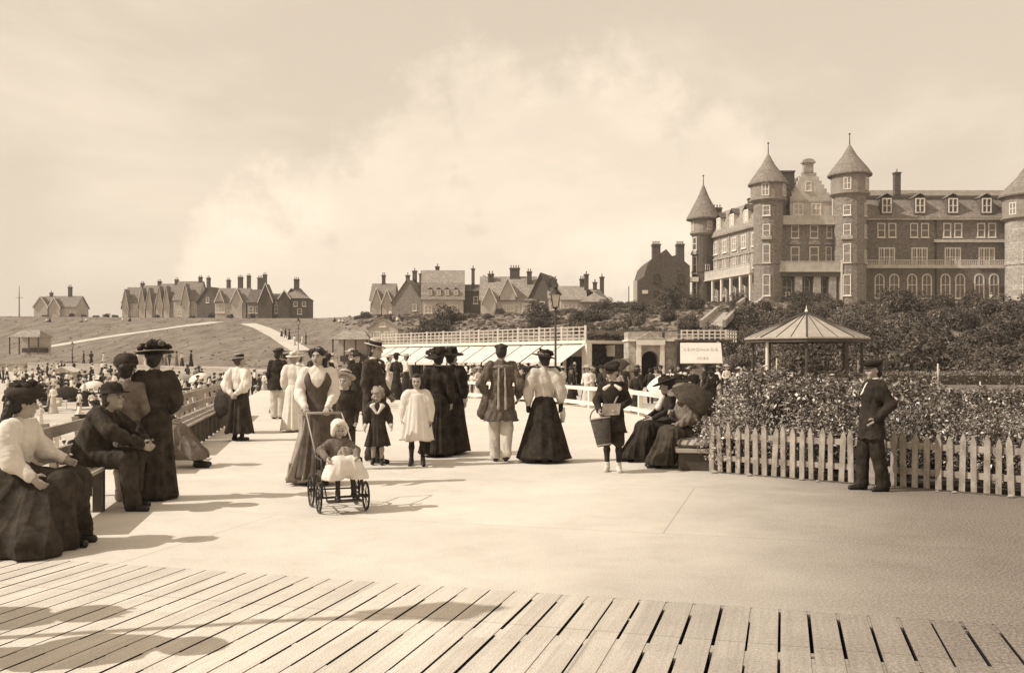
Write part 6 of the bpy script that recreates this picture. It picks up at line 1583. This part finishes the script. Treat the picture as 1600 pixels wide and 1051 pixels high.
hat(J, t, [(0, .09), (.09, .085), (.14, .06), (.16, .02), (.15, -.015), (.1, -.03), (0, -.03)], C_char, (-6, 0), flowers=(6, 12, .15, C_char, C_black))
# ---- person on the bench beyond, grey skirt and boots stretched out
t = thing('person', 'woman in grey skirt seated on the bench with boots stretched into the walk', 'person', seat_pt(13.5, .22), R(88))
J = rig(1.6, sit=True, seat=.45, lean=4, yaw_head=-30, knL=(.1, -.44, .5), knR=(-.1, -.44, .5), anL=(.1, -.72, .09), anR=(-.1, -.78, .09), wrL=(.12, -.36, .68), wrR=(-.1, -.36, .68), elL=(.24, -.08, .84), elR=(-.24, -.08, .84))
body(J, t, hair=H_dark); hairdo(J, t, H_dark, 'up'); shoes(J, t, B_black, tall=.05); top(J, t, C_dark, 'bodice', seed=141); sitskirt(J, t, C_mid, .05, .12, seed=142, fall=(0, .02))
hat(J, t, P_wide, C_black, (0, 8), flowers=(22, 8, .14, C_white))
bst = thing('bench', 'short bench under the woman in the grey skirt, hidden behind the standing woman', 'bench', (lx(12.6), 12.6, 0), math.atan2(2.0, -.4))
b = MB()
for i in range(4): b.box(0, 2.0, -.06+.125*i, .04+.125*i, .41, .445)
b.build('seat', M_bench, bst)
for x in (.15, 1.85):
    b = MB(); b.box(x-.05, x+.05, -.05, .42, 0, .41); b.build('leg', M_benchd, bst)
# ---- woman in the boater with hands clasped behind
t = person('woman in straw boater and white blouse, hands clasped behind her dark skirt', 374, 688, 158)
J = rig(1.58, yaw_head=-22, elL=(.27, .1, 1.12), wrL=(.06, .185, .94), elR=(-.27, .1, 1.12), wrR=(-.06, .185, .94), slim=.95)
body(J, t, hair=H_mid, curlL=.9, curlR=.9, pnL=(0, -1, 0), pnR=(0, -1, 0)); hairdo(J, t, H_mid, 'up'); shoes(J, t, B_black)
top(J, t, C_white, sl=(.085, .08, .05), puff=.025, seed=151, torso=.03, wr=.007); skirt(J, t, C_char, hem_z=.14, rh=(.29, .29), folds=14, amp=.035, seed=152)
hat(J, t, [(0, .085), (.085, .085), (.09, .08), (.093, .005), (.19, .0), (.192, -.008), (.09, -.012), (0, -.012)], C_straw, (-6, 4), band=(.094, .01, .091, .065))
# ---- couple beyond, walking away
t = person('man in black coat and pale trousers walking away beyond the woman in the boater', 434, 654, 178)
J = rig(1.72, slim=1.1); body(J, t, h=.01, hair=H_dark); hairdo(J, t, H_dark, 'man', h=.01); shoes(J, t, B_black, h=.01); trousers(J, t, C_cream, h=.011, r=(.11, .1, .09), seed=161)
top(J, t, C_black, 'jacket', hem=.12, hemr=.21, sl=(.08, .07, .05), h=.011, seed=162, torso=.05); hat(J, t, P_cap, C_black, (0, 0))
t = person('woman all in white with white hat walking behind the pushing woman', 459, 674, 170)
J = rig(1.62); body(J, t, h=.01); hairdo(J, t, H_fair, 'up', h=.01); top(J, t, C_white, 'bodice', sl=(.08, .075, .05), puff=.02, h=.011, seed=163); skirt(J, t, C_white, hem_z=.04, rh=(.3, .3), seed=164, n=90)
shoes(J, t, B_white, h=.01); hat(J, t, P_wide, C_white, (-6, 0), flowers=(3, 8, .12, C_white), sx=.8, sy=.8)
# ---- group seated on the right by the flower bed
bx = thing('box_bench', 'low dark box bench with plaid cushion at the left end of the fence', 'bench', (2.5, 13.0, 0), R(82))
b = MB(); b.box(0, 4.2, -.24, .24, 0, .24); b.build('box', M_wood, bx, bevel=.008); b = MB(); b.box(-.05, 4.25, -.28, .28, .245, .30); b.build('lid', M_bench, bx, bevel=.006)
M_plaid = brickmat('plaid_cloth', .36, .35, .13, .11, mortar=.022)
S = Sdf(.009); S.cap((.1, -.18, .36), (.1, .18, .36), .075, .075, .03); S.cap((.5, -.18, .36), (.5, .18, .36), .075, .075, .03); S.ell((.3, 0, .35), (.34, .26, .07), .04)
o = S.build('plaid_cushion', M_plaid, None, wr=.006, wf=20); o.matrix_world = Matrix.Translation((2.5, 13.0, 0)) @ Matrix.Rotation(R(82), 4, 'Z'); tag(o, 'pale plaid cushion lying on the near end of the box bench', 'cushion')
def bench_r(u, off=0.0):
    a = R(82); return Vector((2.5+math.cos(a)*u-math.sin(a)*off, 13.0+math.sin(a)*u+math.cos(a)*off, 0))
t = thing('person', 'person in brown shawl seated on the box bench behind the dark umbrella', 'person', bench_r(.62), R(-74))
J = rig(1.5, sit=True, seat=.40, lean=20, pitch_head=24, yaw_head=20, elR=(-.24, -.16, .8), wrR=(-.18, -.3, .84), elL=(.24, -.1, .82), wrL=(.12, -.34, .66), anL=(.1, -.7, .085), anR=(-.1, -.62, .085))
body(J, t, hair=H_dark, curlR=1.4); hairdo(J, t, H_dark, 'up'); shoes(J, t, B_black); top(J, t, C_mid, 'shawl', sl=(.1, .1, .06), torso=.06, seed=171, wr=.016, flat=.9); sitskirt(J, t, C_dark, .08, .05, seed=172, fall=(0, .02)); hat(J, t, P_wide, C_mid, (0, 0))
umb_hand = t.matrix_basis @ Vector(J['wrR'])
t = thing('person', 'woman in black dress and wide black hat seated on the box bench', 'person', bench_r(1.4, .3), R(-78))
J = rig(1.58, sit=True, seat=.42, lean=8, pitch_head=12, yaw_head=-14, anL=(.1, -.74, .085), anR=(-.1, -.66, .085), elL=(.24, -.1, .84), wrL=(.12, -.36, .68), elR=(-.24, -.1, .84), wrR=(-.12, -.36, .68))
body(J, t, hair=H_dark); hairdo(J, t, H_dark, 'up'); shoes(J, t, B_black); top(J, t, C_black, 'bodice', seed=173); sitskirt(J, t, C_black, .08, .05, seed=174, fall=(0, .0)); hat(J, t, P_wide, C_black, (6, -8), flowers=(30, 10, .15, C_black))
S = Sdf(.008); S.cap(J['neck']+V3((0, -.08, -.02)), J['chest']+V3((0, -.16, -.03)), .04, .05, .03); S.build('white_front', C_white, t)
t = thing('person', 'woman in pale blouse and dark hat seated far along the box bench', 'person', bench_r(2.4, .12), R(-80))
J = rig(1.6, sit=True, seat=.42, lean=4, anL=(.1, -.6, .085), anR=(-.1, -.56, .085), wrL=(.12, -.36, .7), wrR=(-.12, -.36, .7), elL=(.24, -.08, .86), elR=(-.24, -.08, .86))
body(J, t, h=.009); hairdo(J, t, H_dark, 'up', h=.009); shoes(J, t, B_black, h=.009); top(J, t, C_cream, seed=175, puff=.02, h=.01); sitskirt(J, t, C_dark, .08, .05, seed=176, h=.011); hat(J, t, P_wide, C_black, (0, 10), flowers=(31, 8, .14, C_white), sx=.9, sy=.9)
t = thing('person', 'man in dark coat and cap seated at the far end of the box bench', 'person', bench_r(3.5), R(-86))
J = rig(1.68, sit=True, seat=.42, lean=6, wrL=(.12, -.36, .7), wrR=(-.12, -.36, .7), elL=(.25, -.08, .86), elR=(-.25, -.08, .86))
body(J, t, h=.009); hairdo(J, t, H_dark, 'man', h=.009); shoes(J, t, B_black, h=.009); top(J, t, C_char, 'jacket', hem=.2, seed=177, h=.01, torso=.04); trousers(J, t, C_char, h=.01); hat(J, t, P_cap, C_dark, (4, 0))
def parasol(label, tip, axis, r, m, dome=.36, stick=1.0, ribs=8, cat='parasol', name='parasol', handle_to=None):
    """open canopy of eight gores with ribs and stick; tip is the ferrule end, axis points from handle to tip"""
    ax = Vector(axis).normalized(); t = thing(name, label, cat, tip); t.rotation_mode = 'QUATERNION'; t.rotation_quaternion = ax.to_track_quat('Z', 'Y')
    b = MB(); n = ribs*6; rings = []
    for k in range(9):
        u = k/8; a_ = u*1.25; rr_ = r*math.sin(a_)/math.sin(1.25); z = -.05-dome*r*2*(1-math.cos(a_))/(1-math.cos(1.25))*.9
        rings.append([(rr_*(1-.07*u*math.sin((i % 6)/6*PI))*math.cos(2*PI*i/n), rr_*(1-.07*u*math.sin((i % 6)/6*PI))*math.sin(2*PI*i/n), z+.03*r*u*math.sin((i % 6)/6*PI)) for i in range(n)])
    rings2 = [[(x, y, z-.006) for x, y, z in rg_] for rg_ in rings[::-1]]
    b.loft(rings+rings2, True, True); b.build('canopy', m, t, True)
    rb = MB()
    for k in range(ribs):
        a = 2*PI*k/ribs; rb.tube([(r*math.sin(1.25*u)/math.sin(1.25)*math.cos(a), r*math.sin(1.25*u)/math.sin(1.25)*math.sin(a), -.062-dome*r*2*(1-math.cos(1.25*u))/(1-math.cos(1.25))*.9) for u in (0, .25, .5, .75, 1)], .005, 4)
    rb.build('rib', M_iron, t)
    b = MB(); b.tube([(0, 0, .05), (0, 0, -.05), (0, 0, -stick)], [.008, .011, .011], 6); b.build('stick', M_wood, t); return t
tp = pt(1101, 603, 13.45); parasol('dark open umbrella held low over the people on the box bench', tp, tp-umb_hand+Vector((-.02, .0, .22)), .38, C_dark, stick=.56, cat='umbrella', name='umbrella', dome=.34)
parasol('large white parasol held open behind the group on the box bench', pt(1046, 586, 18.5), (-.12, -.42, .9), .46, C_white, stick=.8, dome=.26)
parasol('dark folded-back umbrella beside the woman in the boater', pt(337, 612, 19.5), (-.75, -.45, .5), .45, C_char, stick=.7, cat='umbrella', name='umbrella')
parasol('big dark umbrella held up in front of the ivy wall', pt(954, 563, 38), (-.5, -.2, .85), .62, C_dark, stick=1.0, cat='umbrella', name='umbrella')
# ================================================================== the crowd on beach, promenade and pier: every figure its own object
def crowd_mesh(kind, seed=0):
    g = np.random.RandomState(seed); S = Sdf(.024); arm = g.uniform(.02, .12)
    sit = kind.startswith('sit'); k = kind.replace('sit_', '')
    P_ = {'white': (C_cream, C_white, C_straw), 'blouse': (C_char, C_white, C_straw), 'black': (C_black, C_black, C_black), 'grey': (C_mid, C_lt, C_char),
          'man': (C_char, C_char, C_black), 'manlt': (C_lt, C_mid, C_straw), 'boy': (C_dark, C_white, C_dark), 'girl': (C_white, C_white, C_white)}[k]
    woman = k in ('white', 'blouse', 'black', 'grey', 'girl'); z0 = 0
    if sit:
        S.cap((0, .05, .14), (0, .02, .16), .2, .2, .05); S.cap((0.0, 0, .16), (g.uniform(-.2, .2), -.55, .12), .17, .13, .08); z0 = -.78
    elif woman: S.cap((0, 0, .1), (0, 0, .98), .27 if k != 'girl' else .22, .12, .05); S.ell((0, 0, .04), (.3, .28, .05), .05)
    else:
        d = g.uniform(-.16, .16)
        for sd_ in (1, -1): S.cap((sd_*.085, 0, .92), (sd_*.09, sd_*d*.4, .5), .095, .08, .03); S.cap((sd_*.09, sd_*d*.4, .5), (sd_*.09, sd_*d, .08), .08, .06, .03); S.cap((sd_*.09, sd_*d, .05), (sd_*.1, sd_*d-.14, .04), .05, .04, .02)
    T = lambda x, y, z: (x, y, z+z0)
    S.cap(T(0, 0, .98), T(0, -.01, 1.28), .125, .155, .05, .72); S.cap(T(-.14, 0, 1.36), T(.14, 0, 1.36), .06, .06, .05); S.cap(T(0, 0, 1.38), T(0, 0, 1.5), .05, .05, .02)
    for sd_ in (1, -1):
        e = T(sd_*.23, .03, 1.12); w = T(sd_*(.2-arm), -.1-arm*1.2, .92+arm*1.4); S.cap(T(sd_*.16, 0, 1.36), e, .06, .055, .02); S.cap(e, w, .055, .035, .02)
    S.ell(T(0, 0, 1.585), (.085, .1, .12), .01); S.ell(T(0, .05, 1.62), (.095, .08, .09), .01)
    if woman and k != 'girl': S.ell(T(0, 0, 1.68), (.22, .22, .02), .01); S.ell(T(0, 0, 1.72), (.12, .12, .06), .02)
    elif k in ('man', 'boy'): S.ell(T(0, -.02, 1.68), (.115, .13, .04), .01)
    elif k == 'manlt': S.ell(T(0, 0, 1.66), (.16, .16, .015), .008); S.cap(T(0, 0, 1.68), T(0, 0, 1.72), .085, .085, .01)
    else: S.ell(T(0, .02, 1.66), (.12, .12, .06), .02)
    v, f = S.run(); v = wrinkle(v, f, .006, 12, seed)
    if sit: v[:, 2] = np.maximum(v[:, 2], .0)
    c = v[f].mean(1); z = c[:, 2]-z0; m = np.ones(len(f), int); m[z < 1.02] = 0
    m[(z > 1.45)] = 2; m[(z > 1.5) & (c[:, 1] > .01)] = 3; m[z > 1.648] = 4
    m[(np.abs(c[:, 0]) > .1) & (z < 1.0) & (c[:, 1] < -.12) & (z > .85) & (not sit)] = 2
    me = npobj('person', v, f, [P_[0], P_[1], M_skin, H_dark, P_[2]], None, lambda q: m)
    d = me.data; bpy.data.objects.remove(me); return d
KND = {'white': 'woman all in white', 'blouse': 'woman in white blouse and dark skirt', 'black': 'woman all in black', 'grey': 'woman in grey', 'man': 'man in dark suit and cap', 'manlt': 'man in pale suit and straw hat',
       'boy': 'boy in white shirt and dark breeches', 'girl': 'girl in white frock'}
CM = {}
for i, k in enumerate(KND):
    for st in ('', 'sit_'): CM[st+k] = [crowd_mesh(st+k, 10*i+j+(5 if st else 0)) for j in range(2)]
cr_ = random.Random(77); occ = []
def fig(kind, x, y, z, rot, place, sc=None, seat=0):
    sit = kind.startswith('sit_'); k = kind.replace('sit_', '')
    o = link('person', cr_.choice(CM[kind])); o.location = (x, y, z+seat); o.rotation_euler = (0, 0, rot)
    h = {'boy': .78, 'girl': .72}.get(k, 1.0)*cr_.uniform(.94, 1.05)*(sc or 1); o.scale = (h, h, h)
    lab = f"{KND[k]} {'sitting' if sit else 'standing'} {place}"
    return tag(o, lab, 'person', lab.split(' standing ')[0].split(' sitting ')[0]+(' seated ' if sit else ' upright ')+place)
def free(x, y, d):
    for a, b in occ:
        if (a-x)**2+(b-y)**2 < d*d: return False
    occ.append((x, y)); return True
def scatter(n, pxr, Yr, kinds, place, zf, d=.7, bias=1.0, rots=None, yfun=None):
    c = 0; tries = 0
    while c < n and tries < n*40:
        tries += 1; px = cr_.uniform(*pxr); Y = lerp(Yr[0], Yr[1], cr_.random()**bias); x = (px-800)/F*Y
        if yfun and not yfun(px, Y, x): continue
        if not free(x, Y, d): continue
        fig(cr_.choices([k for k, _ in kinds], [w for _, w in kinds])[0], x, Y, zf(x, Y), cr_.uniform(0, 6.28) if rots is None else R(cr_.choice(rots)+cr_.uniform(-25, 25)), place); c += 1
KB = [('sit_white', 3), ('sit_black', 3), ('sit_blouse', 3), ('sit_grey', 2), ('sit_man', 4), ('sit_girl', 3), ('white', 2), ('blouse', 2), ('black', 1.5), ('man', 2), ('manlt', 1), ('girl', 3), ('boy', 2)]
KS = [('white', 3), ('blouse', 2.5), ('black', 2.5), ('grey', 1.5), ('man', 3.5), ('manlt', 1.5), ('girl', 2), ('boy', 1)]
onbeach = lambda px, Y, x: Y < interp(x/Y, fYw)-2.5 and x < lx(min(Y, 46))-1.5 and x/Y < -.17
scatter(150, (-30, 540), (22, 118), KB, 'on the crowded beach', terr, .8, .75, None, onbeach)
scatter(14, (60, 300), (96, 128), KS, 'on the esplanade at the far left', terr, 1.2, 1, None, lambda px, Y, x: interp(x/Y, fYw)+2 < Y < interp(x/Y, fYf)-2)
# far end of the pier walk
def ondeck(px, Y, x):
    if x < lx(Y)+.9: return False
    xr = interp(Y, [(21, 3.9), (23.5, 3.7), (27.5, 3.1), (31.5, 1.7), (34, .2), (37, -1.75), (40.5, -2.6), (46, -4)]); return x < xr-.8
scatter(24, (395, 560), (26, 46), KS, 'at the far end of the pier walk', lambda x, y: 0, .6, 1, None, ondeck)
scatter(4, (585, 715), (34, 40), KS, 'on the pier walk behind the groups', lambda x, y: 0, .6, 1, None, ondeck)
# promenade before the shops
behind = lambda px, Y, x: not ondeck(px, Y, x) and Y > interp(px, [(500, 47), (720, 42), (735, 40), (880, 35), (1000, 30), (1060, 26)])
def shopfront(px, Y, x): return behind(px, Y, x) and (Vector((x, Y, 0))-Vector((SA.x, SA.y, 0))).dot(Vector((math.sin(sa), -math.cos(sa), 0))) > 1.0
scatter(58, (480, 905), (44, 96), KS, 'on the promenade before the shop awnings', terr, .8, .9, None, shopfront)
scatter(40, (885, 1150), (34, 62), [('black', 3), ('man', 4), ('white', 1.6), ('blouse', 1.2), ('grey', 1.5), ('girl', 1), ('manlt', .8)], 'behind the white rail near the pavilion', terr, .9, .8, None, behind)
scatter(4, (1140, 1240), (43, 50), [('white', 2), ('man', 1), ('girl', 1)], 'by the garden shelter', terr, 1, 1, None)
# walkers on the slope paths, the cliff edge and the hotel terrace
for px, py, k in ((446, 528, 'man'), (452, 531, 'black'), (440, 526, 'blouse'), (460, 540, 'white'), (472, 536, 'girl'), (478, 538, 'man')):
    h_ = hit(px, py); fig(k, h_.x, h_.y, h_.z, cr_.uniform(0, 6), 'walking on the sloping grass path'.replace('walking ', ''), 1.0)
for px, py, k in ((523, 503, 'sit_man'), (530, 504, 'sit_white'), (536, 504, 'sit_blouse'), (73, 503, 'sit_white'), (78, 503, 'sit_black'), (192, 501, 'sit_white'), (203, 502, 'sit_black'), (610, 500, 'blouse'), (621, 502, 'sit_white'), (628, 502, 'sit_man'), (128, 503, 'sit_grey'), (135, 502, 'sit_white')):
    h_ = hit(px, py); fig(k, h_.x, h_.y, h_.z, cr_.uniform(-.6, .6), 'on the grass near the cliff edge')
for px, Y, k in ((1143, 152, 'white'), (1147, 152.5, 'black'), (1155, 150, 'blouse'), (1160, 150, 'man'), (1228, 147, 'white'), (1233, 147, 'white'), (1429, 151, 'white'), (1437, 151, 'sit_white'), (1549, 151, 'blouse'), (1131, 154, 'blouse')):
    x = (px-800)/F*Y; fig(k, x, Y, terr(x, Y), cr_.uniform(-1, 1), 'on the hotel terrace')
# the farthest part of the crowd: too many and too small to tell apart, one mass
def crowd_mass(n, pxr, Yr, kinds, yfun, zf):
    V = []; Fc = []; MI = []; mats = [C_char, C_white, M_skin, H_dark, C_straw, C_black, C_mid]; c = 0; o = 0; tr = 0
    while c < n and tr < n*60:
        tr += 1; px = cr_.uniform(*pxr); Y = cr_.uniform(*Yr); x = (px-800)/F*Y
        if not yfun(px, Y, x) or not free(x, Y, .55): continue
        k = cr_.choices([q for q, _ in kinds], [w for _, w in kinds])[0]; me = CM[k][0]; a = cr_.uniform(0, 6.28); h = cr_.uniform(.85, 1.03)*({'girl': .72, 'boy': .78}.get(k.replace('sit_', ''), 1))
        co = np.empty(len(me.vertices)*3, np.float32); me.vertices.foreach_get('co', co); co = co.reshape(-1, 3)*h
        q = np.stack([co[:, 0]*math.cos(a)-co[:, 1]*math.sin(a)+x, co[:, 0]*math.sin(a)+co[:, 1]*math.cos(a)+Y, co[:, 2]+zf(x, Y)], 1)
        ix = np.empty(len(me.polygons)*4, np.int32); me.polygons.foreach_get('vertices', ix) if False else me.loops.foreach_get('vertex_index', ix)
        mi = np.empty(len(me.polygons), np.int32); me.polygons.foreach_get('material_index', mi)
        mp_ = np.array([mats.index(m_) if m_ in mats else 0 for m_ in me.materials])
        V.append(q); Fc.append(ix.reshape(-1, 4)+o); MI.append(mp_[mi]); o += len(q); c += 1
    MI = np.concatenate(MI); ob = npobj('distant_crowd', np.concatenate(V), np.concatenate(Fc), mats, None, lambda c_: MI); ob['kind'] = 'stuff'
    return tag(ob, 'far off mass of holidaymakers crowding the sand below the sea wall', 'crowd')
crowd_mass(230, (60, 560), (58, 125), [k for k in KB if k[0].replace('sit_', '') in ('white', 'black', 'blouse', 'man', 'girl')], onbeach, terr)
# people just outside the picture on the left, whose shadows reach into it
o = [c for c in COL.objects if c.get('label', '').startswith('woman in long dark dress and large')][0]
dup(o, (-4.2, 5.35, 0), R(120), 'woman in dark dress and flowered hat standing outside the picture')
# parasols and windbreaks on the sand
for i, (px, py, m, r_, lab) in enumerate(((104, 601, C_black, .9, 'big black parasol among the sitters on the beach at the far left'), (148, 603, C_white, .8, 'white parasol among the sitters on the left of the beach'), (318, 588, C_white, .8, 'white parasol on the beach left of the woman in the boater'), (352, 583, C_mid, .9, 'grey parasol on the beach behind the woman in the boater'), (58, 593, C_dark, .9, 'dark parasol on the beach behind the seated woman'), (284, 597, C_lt, .8, 'pale grey parasol on the beach behind the long benches'))):
    Y = 60+7*(i % 3); x = (px-800)/F*Y; z = terr(x, Y); ax = Vector((cr_.uniform(-.4, .2), cr_.uniform(-.4, 0), 1)).normalized()
    parasol(lab, Vector((x, Y, z))+ax*1.5, ax, r_, m, stick=1.5, dome=.24)
# a low stall table and boat-like plank stage on the near sand
tb = thing('trestle_table', 'low dark trestle table on the sand behind the near bench', 'table', (-11.2, 25, terr(-11.2, 25)), R(8))
b = MB(); b.box(-1.3, 1.3, -.4, .4, .62, .7); b.build('table_top', M_benchd, tb)
for x in (-1.1, 1.1):
    b = MB(); b.box(x-.06, x+.06, -.35, .35, 0, .62); b.build('leg', M_wood, tb)

o = [c for c in COL.objects if c.get('label', '').startswith('woman in straw boater')][0]
dup(o, (-3.3, 4.72, 0), R(80), 'woman in straw boater standing outside the picture')
